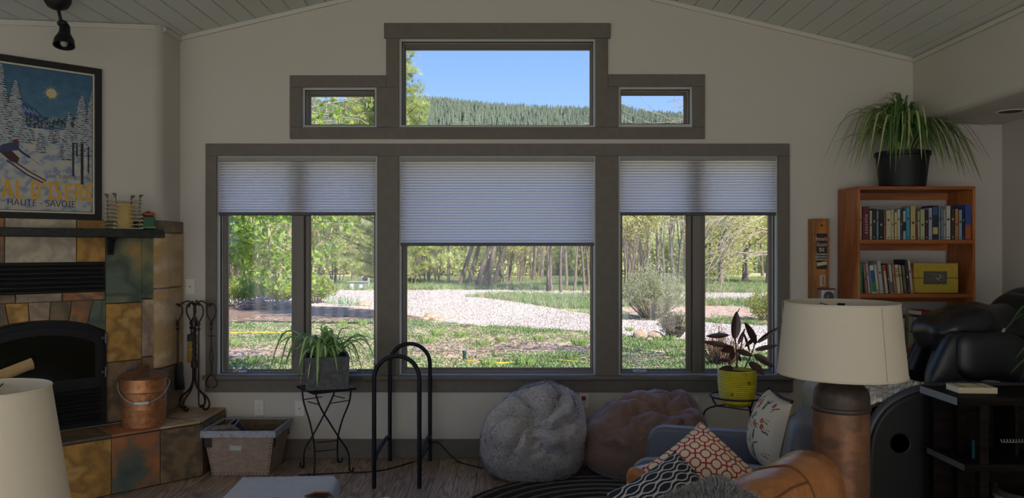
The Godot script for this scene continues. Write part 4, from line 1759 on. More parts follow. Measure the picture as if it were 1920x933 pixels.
func ottoman() -> void:
	var o := thing("ottoman", "pale grey square upholstered ottoman at the bottom left of the room's centre", "ottoman", Vector3(-1.16, 0, -3.74), 0.06)
	var s := Shape.new()
	s.box(Vector3(0, 0.36, 0), Vector3(0.54, 0.15, 0.82), 0.035)
	M.pale = relief(mat(hex("b9bcc6"), 0.7), noise(0.02, [hex("000000"), hex("ffffff")], 3), 0.5)
	M.pale.uv1_triplanar = true
	M.pale.uv1_scale = Vector3(2, 2, 2)
	obj("cushion", s, M.pale, o)
	s = Shape.new()
	s.box(Vector3(0, 0.19, 0), Vector3(0.50, 0.2, 0.78), 0.02)
	obj("base", s, M.pale, o)
	for e in [[-0.2, -0.34], [0.2, -0.34], [-0.2, 0.34], [0.2, 0.34]]:
		s = Shape.new()
		s.tube([Vector3(e[0], 0.10, e[1]), Vector3(e[0], 0, e[1])], [0.02, 0.014], 8)
		obj("leg", s, M.cherry, o)
	s = Shape.new()
	var c := at(517, 933, 3.68)
	s.lathe([Vector2(0, 0), Vector2(0.033, 0), Vector2(0.036, 0.008), Vector2(0.03, 0.017), Vector2(0, 0.021)], 20)
	var d := obj("coaster", s, mat(hex("2a1a14"), 0.3), null)
	d.position = Vector3(c.x, 0.436, c.z)
	tag(d, "small dark brown round coaster on the pale ottoman, cut by the picture's bottom edge", "coaster")
	c = at(598, 931, 3.70)
	var bowl := thing("dish", "small dark dish with a brown glossy rim on the pale ottoman", "dish", Vector3(c.x, 0.436, c.z))
	s = Shape.new()
	s.lathe([Vector2(0, 0.0), Vector2(0.04, 0.0), Vector2(0.062, 0.02), Vector2(0.068, 0.026), Vector2(0.06, 0.024), Vector2(0.038, 0.006), Vector2(0, 0.005)], 6)
	obj("body", s, mat(hex("1f1c16"), 0.3), bowl)
	s = Shape.new()
	s.tube(ring(0.066, Vector3(0, 0.026, 0), 6), 0.005, 6, false, true)
	obj("rim", s, mat(hex("8a5a2a"), 0.25), bowl)
	# a low table stands just under the frame; its sheet of paper peeks in
	var t := thing("coffee_table", "low dark wooden table just under the bottom edge of the picture", "table", Vector3(-0.55, 0, -3.35))
	s = Shape.new()
	s.box(Vector3(0, 0.43, 0), Vector3(0.6, 0.03, 0.7), 0.006)
	obj("top", s, M.cherry, t)
	for e in [[-0.26, -0.3], [0.26, -0.3], [-0.26, 0.3], [0.26, 0.3]]:
		s = Shape.new()
		s.box(Vector3(e[0], 0.207, e[1]), Vector3(0.04, 0.414, 0.04), 0.004)
		obj("leg", s, M.cherry, t)
	s = Shape.new()
	s.box(Vector3(0, 0.008, 0), Vector3(0.21, 0.016, 0.27), 0.002)
	var book := obj("booklet", s, mat(hex("cfd3dd"), 0.6), null)
	book.position = Vector3(-0.60, 0.446, -3.53)
	book.rotation.y = 0.6
	tag(book, "white booklet corner lying on the low table at the bottom edge", "booklet")


func bag(o: Node3D, called: String, r: Vector3, m: Material, fold: Callable, nu := 120, nv := 80) -> PackedVector3Array:   # a sack: a flattened ball whose surface is pushed along its normal
	var p := PackedVector3Array()
	for j in nv + 1:
		var t := PI * j / nv
		for i in nu:
			var a := TAU * i / nu
			var d := Vector3(sin(t) * cos(a), cos(t), sin(t) * sin(a))
			var q := Vector3(signf(d.x) * pow(absf(d.x), 0.85) * r.x, d.y * r.y, signf(d.z) * pow(absf(d.z), 0.85) * r.z)
			if q.y < -r.y * 0.72:
				q.y = lerpf(q.y, -r.y * 0.72, 0.9)
			if q.y < 0:
				q.x *= 1.0 + 0.10 * sin(PI * clampf(-q.y / r.y, 0, 1))
			q = fold.call(q, d)
			q.y = maxf(q.y, -r.y * 0.742)
			p.append(q)
	var s := Shape.new()
	s.grid(p, nu, nv + 1, true)
	obj(called, s, m, o)
	return p


func bean_bags() -> void:
	var f := FastNoiseLite.new()
	f.seed = 31
	f.noise_type = FastNoiseLite.TYPE_SIMPLEX_SMOOTH
	f.fractal_type = FastNoiseLite.FRACTAL_RIDGED
	f.fractal_octaves = 2
	f.frequency = 1.25
	var g := FastNoiseLite.new()
	g.seed = 8
	g.frequency = 3.2
	g.fractal_octaves = 3
	var ry := 0.335
	var c := at(999, 824, 5.66)
	var o := thing("bean_bag", "grey faux fur bean bag with deep folds under the centre window", "bean bag", Vector3(c.x, 0.744 * ry + 0.014, c.z))
	var pinch := Vector3(-0.05, 0.55, 0.83).normalized()
	var px_ := pinch.cross(Vector3.UP).normalized()
	var py_ := px_.cross(pinch)
	var fold := func(q: Vector3, d: Vector3) -> Vector3:
		var t := acos(clampf(d.dot(pinch), -1, 1))
		var phi := atan2(d.dot(py_), d.dot(px_)) + 0.5 * g.get_noise_3dv(q * 1.2) + t * 0.8
		var gather := -0.15 * exp(-pow(t / 0.24, 2)) + 0.12 * (pow(absf(cos(3.0 * phi)), 0.6) - 0.65) * exp(-pow((t - 0.45) / 0.34, 2))
		var k: float = f.get_noise_3d(q.x * 1.3, q.y * 0.9 + 3.0, q.z * 1.3)
		var up := smoothstep(-0.3, 0.3, d.y)
		return q + d * (gather + k * 0.05 * up + 0.010 * g.get_noise_3dv(q * 3.0)) + Vector3(0.05, 0.03, 0) * smoothstep(0.3, 0.9, d.y)
	var fur := relief(grain(mat(Color.WHITE, 0.9), noise(0.035, [hex("3f3a3c"), hex("a29a98"), hex("b9b2b0"), hex("c6c0be"), hex("aca5a4"), hex("bab4b2"), hex("5d5759")], 5, FastNoiseLite.TYPE_SIMPLEX, 512, 20.0), Vector3(1.6, 1.6, 1.6), false), noise(0.12, [hex("000000"), hex("ffffff")], 4), 0.7)
	fur.rim_enabled = true
	fur.rim = 1.0
	fur.rim_tint = 0.2
	var p := bag(o, "cover", Vector3(0.365, ry, 0.345), fur, fold)
	# short pile on the cover
	var hair := Shape.new()
	hair.poly([Vector3(-0.0016, 0, 0), Vector3(0.0016, 0, 0), Vector3(0.0, 0.012, 0.003)])
	var spots := []
	var tints := []
	var n := 120
	for k in 42000:
		var j := 2 + rng.randi() % 66
		var i := rng.randi() % n
		var a := p[j * n + i]
		var b := p[j * n + (i + 1) % n]
		var e := p[(j + 1) * n + i]
		var q := a + (b - a) * rng.randf() + (e - a) * rng.randf()
		var nrm := (e - a).cross(b - a).normalized()
		if nrm.dot(a) < 0:
			nrm = -nrm
		var up := (nrm * 0.45 + Vector3(rnd(-0.4, 0.4), rnd(-1.0, 0.0), rnd(-0.4, 0.4))).normalized()
		var side := up.cross(Vector3(rnd(-1, 1), rnd(-1, 1), rnd(-1, 1))).normalized()
		spots.append(Transform3D(Basis(side, up * rnd(0.6, 1.2), side.cross(up)), q))
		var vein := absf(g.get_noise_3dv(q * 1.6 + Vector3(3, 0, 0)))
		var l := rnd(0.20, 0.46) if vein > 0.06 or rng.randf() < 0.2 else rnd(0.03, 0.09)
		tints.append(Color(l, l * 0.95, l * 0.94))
	for k in 0:
		var l := rnd(0.28, 0.62) if k % 5 else 0.05
		tints.append(Color(l, l * 0.95, l * 0.94))
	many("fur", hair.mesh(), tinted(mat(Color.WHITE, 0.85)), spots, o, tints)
	# brown bean bag behind the grey armchair
	c = at(1222, 830, 5.66)
	ry = 0.30
	var o2 := thing("bean_bag", "wide slumped brown suede bean bag under the right end of the window", "bean bag", Vector3(c.x + 0.02, 0.744 * ry + 0.012, c.z))
	var fold2 := func(q: Vector3, d: Vector3) -> Vector3:
		var k: float = f.get_noise_3d(q.x * 0.8 + 7.0, q.y * 1.2, q.z * 0.9)
		var up := smoothstep(-0.1, 0.4, d.y)
		var slump := -0.13 * smoothstep(0.18, 0.5, q.x) * up
		var fine_ := f.get_noise_3d(q.x * 2.1 + q.y, q.y * 2.4 + 9.0, q.z * 1.4 - q.x * 0.7)
		var t := acos(clampf(d.dot(Vector3(0.1, 0.86, 0.5)), -1, 1))
		var phi := atan2(d.x - 0.1, d.z - 0.5) + 0.6 * g.get_noise_3dv(q * 1.5)
		var gather := -0.07 * exp(-pow(t / 0.2, 2)) + 0.06 * (pow(absf(cos(3.5 * phi)), 0.7) - 0.6) * exp(-pow((t - 0.5) / 0.45, 2))
		return q + d * (gather + k * 0.06 * up + fine_ * 0.028 * up) + Vector3(0, slump + 0.006 * g.get_noise_3dv(q * 5.0), 0)
	var suede := relief(grain(mat(Color.WHITE, 0.8), noise(0.012, [hex("6f564b"), hex("866a5d"), hex("775c50"), hex("8f7465")], 5), Vector3(1.5, 1.5, 1.5), false), noise(0.3, [hex("000000"), hex("ffffff")], 2), 0.05)
	suede.rim_enabled = true
	suede.rim = 0.5
	bag(o2, "cover", Vector3(0.52, ry, 0.345), suede, fold2)


func braided_rug() -> void:
	var o := thing("braided_rug", "round dark braided rug with thin pale rings on the wooden floor", "rug", Vector3(0.60, 0.0, -4.62))
	var dark := mat(hex("2c2c30"), 0.9)
	var light := mat(hex("6f6d6c"), 0.9)
	for k in 30:
		var s := Shape.new()
		var r := 0.98 - k * 0.031
		var pts := []
		var n := int(20 + 90 * r)
		for i in n:
			var a := TAU * i / n
			pts.append(Vector3(cos(a) * r, 0.008 + 0.0015 * (i % 2), sin(a) * r))
		s.tube(pts, 0.0092, 5, false, true)
		obj("braid", s, light if k % 3 == 1 else dark, o)
	var s := Shape.new()
	s.lathe([Vector2(0, 0.0005), Vector2(0.978, 0.0005), Vector2(0.978, 0.006), Vector2(0, 0.006)], 48)
	obj("backing", s, dark, o)


# ---------------------------------------------------------------- right side: lamp, massage chair, side table
func lamp_shade(s: Shape, r0: float, r1: float, y0: float, y1: float) -> void:
	s.lathe([Vector2(r0, y0), Vector2(r1, y1), Vector2(r1 - 0.003, y1), Vector2(r0 - 0.003, y0), Vector2(r0, y0)], 64)


func right_side() -> void:
	# table lamp with a linen drum shade on a copper milk can
	var d := 3.45
	var c := at(1577, 933, d)
	var ty := 0.505
	var t := thing("lamp_table", "small dark round table under the copper can lamp, below the picture's edge", "table", Vector3(c.x, 0, -d))
	var s := Shape.new()
	s.lathe([Vector2(0, ty - 0.025), Vector2(0.19, ty - 0.025), Vector2(0.19, ty), Vector2(0, ty)], 32)
	obj("top", s, M.cherry, t)
	s = Shape.new()
	s.lathe([Vector2(0, 0), Vector2(0.15, 0), Vector2(0.14, 0.02), Vector2(0.03, 0.05), Vector2(0.025, ty - 0.025)], 24)
	obj("pedestal", s, M.cherry, t)
	var o := thing("table_lamp", "large lamp with cream drum shade on a copper can base, right of the window", "lamp", Vector3(c.x, ty, -d))
	var y := func(py: float) -> float:
		return at(0, py, d).y - ty
	s = Shape.new()
	var k := d / F
	s.lathe([Vector2(0, 0.001), Vector2(50 * k, 0.001), Vector2(51.5 * k, 0.012), Vector2(50 * k, 0.03), Vector2(50 * k, y.call(766))], 48)
	obj("can_body", s, M.copper_dark, o)
	s = Shape.new()
	s.lathe([Vector2(50 * k, y.call(768)), Vector2(52.5 * k, y.call(766)), Vector2(53 * k, y.call(763)), Vector2(52 * k, y.call(760)), Vector2(50 * k, y.call(758)), Vector2(50 * k, y.call(742)), Vector2(47 * k, y.call(728)), Vector2(38 * k, y.call(719)), Vector2(28 * k, y.call(714)), Vector2(25 * k, y.call(712)), Vector2(25 * k, y.call(706)), Vector2(27 * k, y.call(704)), Vector2(25 * k, y.call(701)), Vector2(0, y.call(700))], 48)
	obj("can_shoulder", s, grain(mat(Color.WHITE, 0.5, 0.5), noise(0.015, [hex("3a322c"), hex("54463c"), hex("332c28"), hex("6a4c36")], 4), Vector3(2, 2, 2), false), o)
	s = Shape.new()
	s.tube([Vector3(0, y.call(704), 0), Vector3(0, y.call(572), 0)], 0.009, 8)
	for e in 3:
		var a := TAU * (e + 0.25) / 3
		s.tube([Vector3(0, y.call(580), 0), Vector3(cos(a) * 100 * k, y.call(574), sin(a) * 100 * k)], 0.0025, 5)
	s.tube([Vector3(0, y.call(588), 0), Vector3(0, y.call(568), 0)], 0.016, 10)
	obj("harp", s, M.iron, o)
	s = Shape.new()
	lamp_shade(s, 114 * k, 101 * k, y.call(700), y.call(567))
	var sh := obj("lamp_shade", s, M.linen, o)
	s = Shape.new()
	s.tube([Vector3(0.30 * 114 * k, y.call(698), 0.957 * 114 * k), Vector3(0.30 * 101 * k, y.call(569), 0.957 * 101 * k)], 0.0018, 4)
	obj("shade_seam", s, mat(hex("a99d88"), 0.9), sh)
	s = Shape.new()
	s.tube(ring(114 * k, Vector3(0, y.call(700), 0), 64), 0.0035, 6, false, true)
	s.tube(ring(101 * k, Vector3(0, y.call(567), 0), 64), 0.0035, 6, false, true)
	obj("shade_hem", s, M.linen, sh)
	massage_chair()
	side_table()
	left_lamp()


func massage_chair() -> void:
	var o := thing("massage_chair", "large black leather massage chair facing left, between the copper lamp and the bookcase", "massage chair", Vector3(2.10, 0, -4.90))
	var q := func(px: float, py: float, d: float) -> Vector3:
		return at(px, py, d) - Vector3(2.10, 0, -4.90)
	# near side shell: a tall rounded panel
	var d := 4.6
	var line := PackedVector2Array()
	var pts := []
	for e in [[1634, 1010], [1629, 900], [1631, 840], [1641, 800], [1662, 768], [1692, 747], [1730, 733], [1790, 726], [1880, 726], [1960, 730], [2010, 745], [2030, 800], [2030, 1010]]:
		pts.append(q.call(e[0], e[1], d))
	for v in curve(pts, 5):
		line.append(Vector2(v.x, v.y))
	var z0: float = pts[0].z
	var s := Shape.new()
	padded(s, line, z0 - 0.13, z0, 0.022)
	var shell_ := obj("side_shell", s, relief(mat(hex("0f0f11"), 0.5), M.leather_black.heightmap_texture, 0.02), o)
	s = Shape.new()
	var trim_ := []
	for k in range(4, line.size() - 6):
		trim_.append(Vector3(line[k].x, line[k].y, z0 - 0.045))
	s.tube(trim_, 0.03, 8)
	obj("rim", s, mat(hex("3d3f4b"), 0.35), shell_)
	s = Shape.new()
	var hub: Vector3 = q.call(1688, 831, d)
	s.xf = Transform3D(Basis(Vector3.RIGHT, PI / 2), Vector3(hub.x, hub.y, z0 - 0.004))
	s.lathe([Vector2(0, 0.004), Vector2(0.055, 0.004), Vector2(0.062, 0.008), Vector2(0.064, 0.0), Vector2(0.064, -0.01)], 32)
	obj("hub_cover", s, M.black, shell_)
	s = Shape.new()
	padded(s, line, z0 - 0.78, z0 - 0.66, 0.022)
	obj("side_shell", s, M.leather_black, o)
	# seat, back, head pillow, calf rest
	s = Shape.new()
	s.box(Vector3(0.60, 0.33, -0.08), Vector3(0.95, 0.42, 0.52), 0.06)
	obj("seat", s, M.leather_black, o)
	s = Shape.new()
	s.box(Vector3(0.60, 0.06, -0.08), Vector3(0.8, 0.12, 0.5), 0.02)
	obj("base", s, M.black, o)
	var puffy := func(called: String, centre: Vector3, size: Vector3, tilt: float, m: Material, sag := 0.0, parent: Node = null) -> MeshInstance3D:
		var p := PackedVector3Array()
		var nu := 36
		var nv := 24
		for j in nv + 1:
			var t := PI * j / nv
			for i in nu:
				var a := TAU * i / nu
				var v := Vector3(sin(t) * cos(a), cos(t), sin(t) * sin(a))
				var g := Vector3(signf(v.x) * pow(absf(v.x), 0.5), signf(v.y) * pow(absf(v.y), 0.5), signf(v.z) * pow(absf(v.z), 0.5))
				g *= size * 0.5
				g.x += sag * (cos(g.z * 24.0) * 0.5)
				g.y += 0.006 * sin(g.x * 30 + g.z * 17)
				p.append(g)
		var sh := Shape.new()
		sh.xf = Transform3D(Basis(Vector3.BACK, tilt), centre)
		sh.grid(p, nu, nv + 1, true)
		return obj(called, sh, m, parent if parent else o)
	puffy.call("back", q.call(1880, 690, 5.02), Vector3(0.34, 1.0, 0.50), -0.42, M.leather_black)
	puffy.call("back_shell", q.call(1905, 650, 5.04), Vector3(0.32, 0.80, 0.62), -0.55, M.leather_black)
	for e in [[1765, 690, 4.72], [1720, 668, 5.32]]:
		puffy.call("shoulder_wing", q.call(e[0] + 30, e[1], e[2]), Vector3(0.30, 0.42, 0.12), -0.45, M.leather_black)
	puffy.call("head_pillow", q.call(1786, 613, 4.98), Vector3(0.38, 0.22, 0.46), 0.42, mat(hex("191b21"), 0.3), 0.02)
	puffy.call("neck_pad", q.call(1770, 672, 5.02), Vector3(0.13, 0.36, 0.16), -0.35, mat(hex("1d1f25"), 0.3))
	puffy.call("neck_pad", q.call(1795, 672, 4.90), Vector3(0.12, 0.36, 0.13), -0.35, mat(hex("1d1f25"), 0.3))
	puffy.call("calf_rest", q.call(1562, 800, 5.0), Vector3(0.30, 0.62, 0.40), 0.10, mat(hex("9c957c"), 0.5))
	# hood over the back, folds of leather
	var hood := curve([q.call(1752, 600, 5.0), q.call(1778, 578, 5.0), q.call(1830, 568, 5.02), q.call(1900, 572, 5.04), q.call(1975, 590, 5.04)], 8)
	var g := PackedVector3Array()
	var nz := 22
	for j in nz:
		var v := j / (nz - 1.0) * 2 - 1
		for k in hood.size():
			var b: Vector3 = hood[k]
			var drop := 0.17 * pow(absf(v), 2.2)
			g.append(b + Vector3(0.06 * v * v, -drop + 0.010 * sin(k * 0.9 + v * 3), v * 0.31))
	s = Shape.new()
	s.grid(g, hood.size(), nz)
	var g2 := PackedVector3Array()
	for v in g:
		g2.append(v + Vector3(0.02, -0.05, 0))
	s.grid(g2, hood.size(), nz)
	obj("hood", s, M.leather_black, o)
	# arm pad seen between table and pillow
	puffy.call("arm_pad", q.call(1850, 667, 4.70), Vector3(0.42, 0.30, 0.16), 0.0, M.leather_black)
	s = Shape.new()
	s.tube([q.call(1880, 622, 4.58), q.call(1884, 616, 4.58)], 0.008, 8)
	obj("buckle", s, M.steel, o)
	# chunky knitted blanket over the seat
	var b := thing("knit_blanket", "chunky knitted blanket in cream and grey yarn lying over the massage chair's seat", "blanket", Vector3(2.10, 0, -4.90))
	var rows := 15
	var cols := 26
	var surf := func(u: float, v: float) -> Vector3:   # u to the right, v from the front edge down to the back edge
		var near: Vector3 = q.call(1622 + 112 * u, 775 - 40 * pow(u, 0.6), 4.66)
		var far: Vector3 = q.call(1616 + 128 * u, 716 + 9 * u, 5.25)
		var m: Vector3 = near.lerp(far, v)
		m.y += 0.035 * sin(v * PI) + 0.012 * sin(u * 9 + v * 4)
		return m
	var base := PackedVector3Array()
	for j in rows:
		for i in cols:
			base.append(surf.call(i / (cols - 1.0), j / (rows - 1.0)) - Vector3(0, 0.012, 0))
	s = Shape.new()
	s.grid(base, cols, rows)
	obj("underlay", s, mat(hex("7d7566"), 0.95), b)
	var yarn := Shape.new()
	yarn.tube([Vector3(-0.013, 0, -0.012), Vector3(-0.006, 0.007, 0), Vector3(0.0, 0.009, 0.014)], [0.006, 0.0085, 0.006], 6)
	yarn.tube([Vector3(0.013, 0, -0.012), Vector3(0.006, 0.007, 0), Vector3(0.0, 0.009, 0.014)], [0.006, 0.0085, 0.006], 6)
	var spots := []
	var tints := []
	for j in 15:
		for i in 10:
			var u := (i + 0.5) / 10.0
			var v := (j + 0.5) / 15.0
			var e1: Vector3 = (surf.call(u + 0.02, v) - surf.call(u - 0.02, v)).normalized()
			var e2: Vector3 = (surf.call(u, v - 0.02) - surf.call(u, v + 0.02)).normalized()
			var up := e2.cross(e1).normalized()
			spots.append(Transform3D(Basis(e1, up, e2).rotated(up, rnd(-0.25, 0.25)).scaled_local(Vector3.ONE * 1.7), surf.call(u, v)))
			var l := rnd(0.45, 0.95)
			tints.append(Color(l, l * 0.91, l * 0.76))
	many("stitches", yarn.mesh(), tinted(mat(Color.WHITE, 0.95)), spots, b, tints)


func side_table() -> void:
	# black side table with two levels
	var h := 0.85
	var c0 := ground(1725, 722, h)     # left far corner
	var c1 := ground(1795, 745, h)     # left near corner
	var o := thing("side_table", "black wooden side table with a lower shelf at the right edge, holding a cream notebook", "side table", Vector3(c1.x, 0, c1.z))
	var s := Shape.new()
	var far := c0 - c1
	far.y = 0
	var right := Vector3(0.75, 0, 0.0)
	var wood := grain(mat(Color.WHITE, 0.6), noise(0.02, [hex("181411"), hex("241d18"), hex("14100e"), hex("2b221c")], 4), Vector3(0.6, 4, 4), false)
	wood.metallic_specular = 0.2
	var slab_ := func(y0: float, y1: float, lead: Vector3, w: float) -> Shape:
		var t := Shape.new()
		var a := lead
		var b: Vector3 = lead + far
		var e: Vector3 = lead + far + right * w
		var f: Vector3 = lead + right * w
		var lo := Vector3(0, y0, 0)
		var hi := Vector3(0, y1, 0)
		t.poly([a + hi, b + hi, e + hi, f + hi])
		t.poly([a + lo, f + lo, e + lo, b + lo])
		t.poly([a + lo, b + lo, b + hi, a + hi])
		t.poly([f + lo, a + lo, a + hi, f + hi])
		t.poly([b + lo, e + lo, e + hi, b + hi])
		t.poly([e + lo, f + lo, f + hi, e + hi])
		return t
	obj("top", slab_.call(h - 0.042, h, Vector3.ZERO, 1.0), wood, o)
	s = Shape.new()
	var nrm := Vector3(far.z, 0, -far.x).normalized()
	if nrm.x > 0:
		nrm = -nrm
	s.poly([Vector3(0, h - 0.041, 0) + nrm * 0.001, far + Vector3(0, h - 0.041, 0) + nrm * 0.001, far + Vector3(0, h - 0.001, 0) + nrm * 0.001, Vector3(0, h - 0.001, 0) + nrm * 0.001])
	obj("edge_band", s, mat(hex("85888d"), 0.45), o)
	obj("shelf", slab_.call(0.455, 0.49, Vector3(0.05, 0, -0.02), 0.9), wood, o)
	s = Shape.new()
	s.poly([Vector3(0.05, 0.456, -0.02) + nrm * 0.001, far + Vector3(0.05, 0.456, -0.02) + nrm * 0.001, far + Vector3(0.05, 0.489, -0.02) + nrm * 0.001, Vector3(0.05, 0.489, -0.02) + nrm * 0.001])
	obj("edge_band", s, mat(hex("5c5e61"), 0.45), o)
	for p in [Vector3(0.16, 0, -0.05), far + Vector3(0.2, 0, 0.05), right + Vector3(-0.06, 0, -0.05), far + right + Vector3(-0.06, 0, 0.05)]:
		s = Shape.new()
		s.box(p + Vector3(0, (h - 0.045) / 2, 0), Vector3(0.05, h - 0.045, 0.05), 0.004)
		obj("leg", s, wood, o)
	s = Shape.new()
	s.box(Vector3(0.42, 0.645, -0.16) + far * 0.4, Vector3(0.02, 0.31, 0.3), 0.003)
	obj("divider", s, wood, o)
	s = Shape.new()
	s.box(far * 0.97 + Vector3(0.41, h / 2 - 0.02, 0), Vector3(0.68, h - 0.06, 0.015), 0.002)
	obj("back_panel", s, wood, o)
	# notebook on top
	var nb := ground(1836, 738, h)
	var b := thing("notebook", "closed cream notebook with two brown bands lying on the black side table", "book", Vector3(nb.x + 0.0, h + 0.001, nb.z - 0.075), -0.06)
	s = Shape.new()
	s.box(Vector3(0, 0.0015, 0), Vector3(0.205, 0.003, 0.145), 0.001)
	s.box(Vector3(0, 0.0305, 0), Vector3(0.205, 0.003, 0.145), 0.001)
	s.box(Vector3(0, 0.016, 0.0715), Vector3(0.205, 0.032, 0.003), 0.001)
	var cream := mat(hex("cdbf9b"), 0.7)
	obj("cover", s, cream, b)
	s = Shape.new()
	s.box(Vector3(0, 0.016, -0.002), Vector3(0.198, 0.026, 0.138))
	obj("pages", s, mat(hex("e9e6dc"), 0.9), b)
	s = Shape.new()
	for x in [-0.065, 0.045]:
		s.box(Vector3(x, 0.0325, 0), Vector3(0.010, 0.0012, 0.146))
	obj("band", s, mat(hex("8a6a48"), 0.8), b)
	var gp := ground(1858, 719, h)
	var g := thing("glasses_case", "slim grey-violet case lying behind the notebook on the side table", "case", Vector3(gp.x, h + 0.012, gp.z), -0.3)
	s = Shape.new()
	s.ball(Vector3.ZERO, Vector3(0.05, 0.011, 0.022), 18, 10)
	obj("shell", s, mat(hex("65636f"), 0.4), g)
	s = Shape.new()
	s.tube(ring(0.0505, Vector3.ZERO, 24, 0.44), 0.0014, 5, false, true)
	obj("seam", s, M.black, g)
	# tissue pack on the lower shelf
	var tp := Vector3(c1.x, 0, c1.z) + Vector3(0.09, 0.49, -0.03) + far * 0.25
	var t := thing("tissue_box", "small teal box with a white tissue, in the dark under the side table's top", "box", at(1838, 838, -tp.z) * Vector3(1, 0, 1) + Vector3(0, 0.491, 0), 0.2)
	s = Shape.new()
	s.box(Vector3(0, 0.05, 0), Vector3(0.06, 0.1, 0.06), 0.004)
	obj("carton", s, mat(hex("2f5f66"), 0.6), t)
	s = Shape.new()
	var fold := PackedVector3Array()
	for j in 5:
		for i in 9:
			fold.append(Vector3((i - 4) * 0.006, 0.1 + j * 0.007, 0.008 * sin(i * 1.4 + j)))
	s.grid(fold, 9, 5)
	obj("tissue", s, mat(hex("cfd6dd"), 0.9), t)
	# coiled cord, under the table's right part
	var coil := []
	for k in 90:
		var a := k * 0.7
		coil.append(at(1876 + k * 0.62, 826, 4.05) + Vector3(0, sin(a) * 0.008, cos(a) * 0.008))
	s = Shape.new()
	s.tube(coil, 0.0022, 5)
	tag(obj("coiled_cord", s, mat(hex("8e8e90"), 0.5), null), "thin pale coiled cord in the shade under the side table at the right edge", "cord")
	# striped basket at the lower right corner
	var bk := ground(1915, 925, 0.28)
	var bs := thing("basket", "low woven basket with pale striped rim in the bottom right corner", "basket", Vector3(bk.x + 0.09, 0, bk.z - 0.02))
	for k in 9:
		s = Shape.new()
		s.tube(ring(0.15 + 0.006 * k, Vector3(0, 0.02 + k * 0.033, 0), 40), 0.017, 7, false, true)
		obj("coil", s, mat(hex(["6b5a45", "9a9488", "4a4038"][k % 3]), 0.9), bs)
	s = Shape.new()
	s.lathe([Vector2(0, 0.004), Vector2(0.15, 0.004), Vector2(0.15, 0.02), Vector2(0, 0.02)], 32)
	obj("floor_coil", s, mat(hex("4a4038"), 0.9), bs)
	# house plant that reaches in from the right edge
	var pl := thing("house_plant", "house plant at the right edge, only a few thin green leaves in view", "plant", Vector3(2.93, h, c1.z - 0.12))
	s = Shape.new()
	s.lathe([Vector2(0, 0), Vector2(0.06, 0), Vector2(0.08, 0.13), Vector2(0.083, 0.14), Vector2(0.074, 0.14), Vector2(0.07, 0.12), Vector2(0, 0.12)], 24)
	obj("pot", s, M.black, pl)
	var ends := [at(1880, 622, 4.1), at(1896, 602, 4.15), at(1893, 702, 4.0), at(1903, 673, 4.1), at(1960, 590, 4.2)]
	for e in ends:
		var tip: Vector3 = e - pl.position
		blade(pl, [Vector3(0, 0.12, 0), tip * Vector3(0.45, 0, 0.45) + Vector3(0, maxf(tip.y, 0.12) + 0.08, 0), tip], 0.018, Color(0.05, 0.11, 0.03), Color(0.05, 0.12, 0.03))


func left_lamp() -> void:
	var d := 2.0
	var c := at(-28, 728, d)
	var o := thing("floor_lamp", "lamp with a pale drum shade cut off by the bottom left corner", "lamp", Vector3(c.x, 0, -d))
	var s := Shape.new()
	var y1 := c.y
	lamp_shade(s, 0.205, 0.148, y1 - 0.40, y1)
	var sh := obj("lamp_shade", s, M.linen, o)
	s = Shape.new()
	s.tube(ring(0.148, Vector3(0, y1, 0), 64), 0.0028, 6, false, true)
	s.tube(ring(0.205, Vector3(0, y1 - 0.40, 0), 64), 0.0028, 6, false, true)
	obj("shade_hem", s, M.linen, sh)
	s = Shape.new()
	for e in 3:
		var a := TAU * (e + 0.1) / 3
		s.tube([Vector3(0, y1 - 0.03, 0), Vector3(cos(a) * 0.147, y1 - 0.012, sin(a) * 0.147)], 0.002, 5)
	s.tube([Vector3(0, 0.03, 0), Vector3(0, y1 - 0.01, 0)], 0.011, 10)
	obj("pole", s, M.iron, o)
	s = Shape.new()
	s.lathe([Vector2(0, 0), Vector2(0.14, 0), Vector2(0.14, 0.015), Vector2(0.03, 0.035), Vector2(0, 0.036)], 32)
	obj("base", s, M.iron, o)


# ---------------------------------------------------------------- leaves
func blade(o: Node, path: Array, w: float, mid: Color, edge: Color, back := 0.5) -> void:   # a strap leaf, folded along its middle; colours are the leaf's own stripe
	var line := curve(path, 4)
	var n := line.size()
	var s := Shape.new()
	var p := PackedVector3Array()
	var side0 := Vector3.ZERO
	var cols := [edge, mid, mid, mid, edge]
	for k in n:
		var t: Vector3 = (line[mini(k + 1, n - 1)] - line[maxi(k - 1, 0)]).normalized()
		var side := t.cross(Vector3.UP)
		if side.length() < 0.15:
			side = side0 if side0 != Vector3.ZERO else t.cross(Vector3.RIGHT)
		side = side.normalized()
		side0 = side
		var up := side.cross(t).normalized()
		var u := k / (n - 1.0)
		var h := w / 2 * minf(1.0, 0.55 + u * 2.5) * pow(maxf(0.0, 1.0 - pow(u, 2.4)), 0.7) + 0.0006
		for i in 5:
			var e := (i - 2) / 2.0
			p.append(line[k] + side * e * h + up * absf(e) * h * 0.45)
	var v0 := s.v.size()
	s.grid(p, 5, n)
	for k in p.size():
		s.c[v0 + k] = cols[k % 5]
	if not M.has("leaf"):
		M.leaf = leafy(tinted(mat(Color.WHITE, 0.45)), Color(0.35, 0.35, 0.3))
	obj("leaf", s, M.leaf, o)


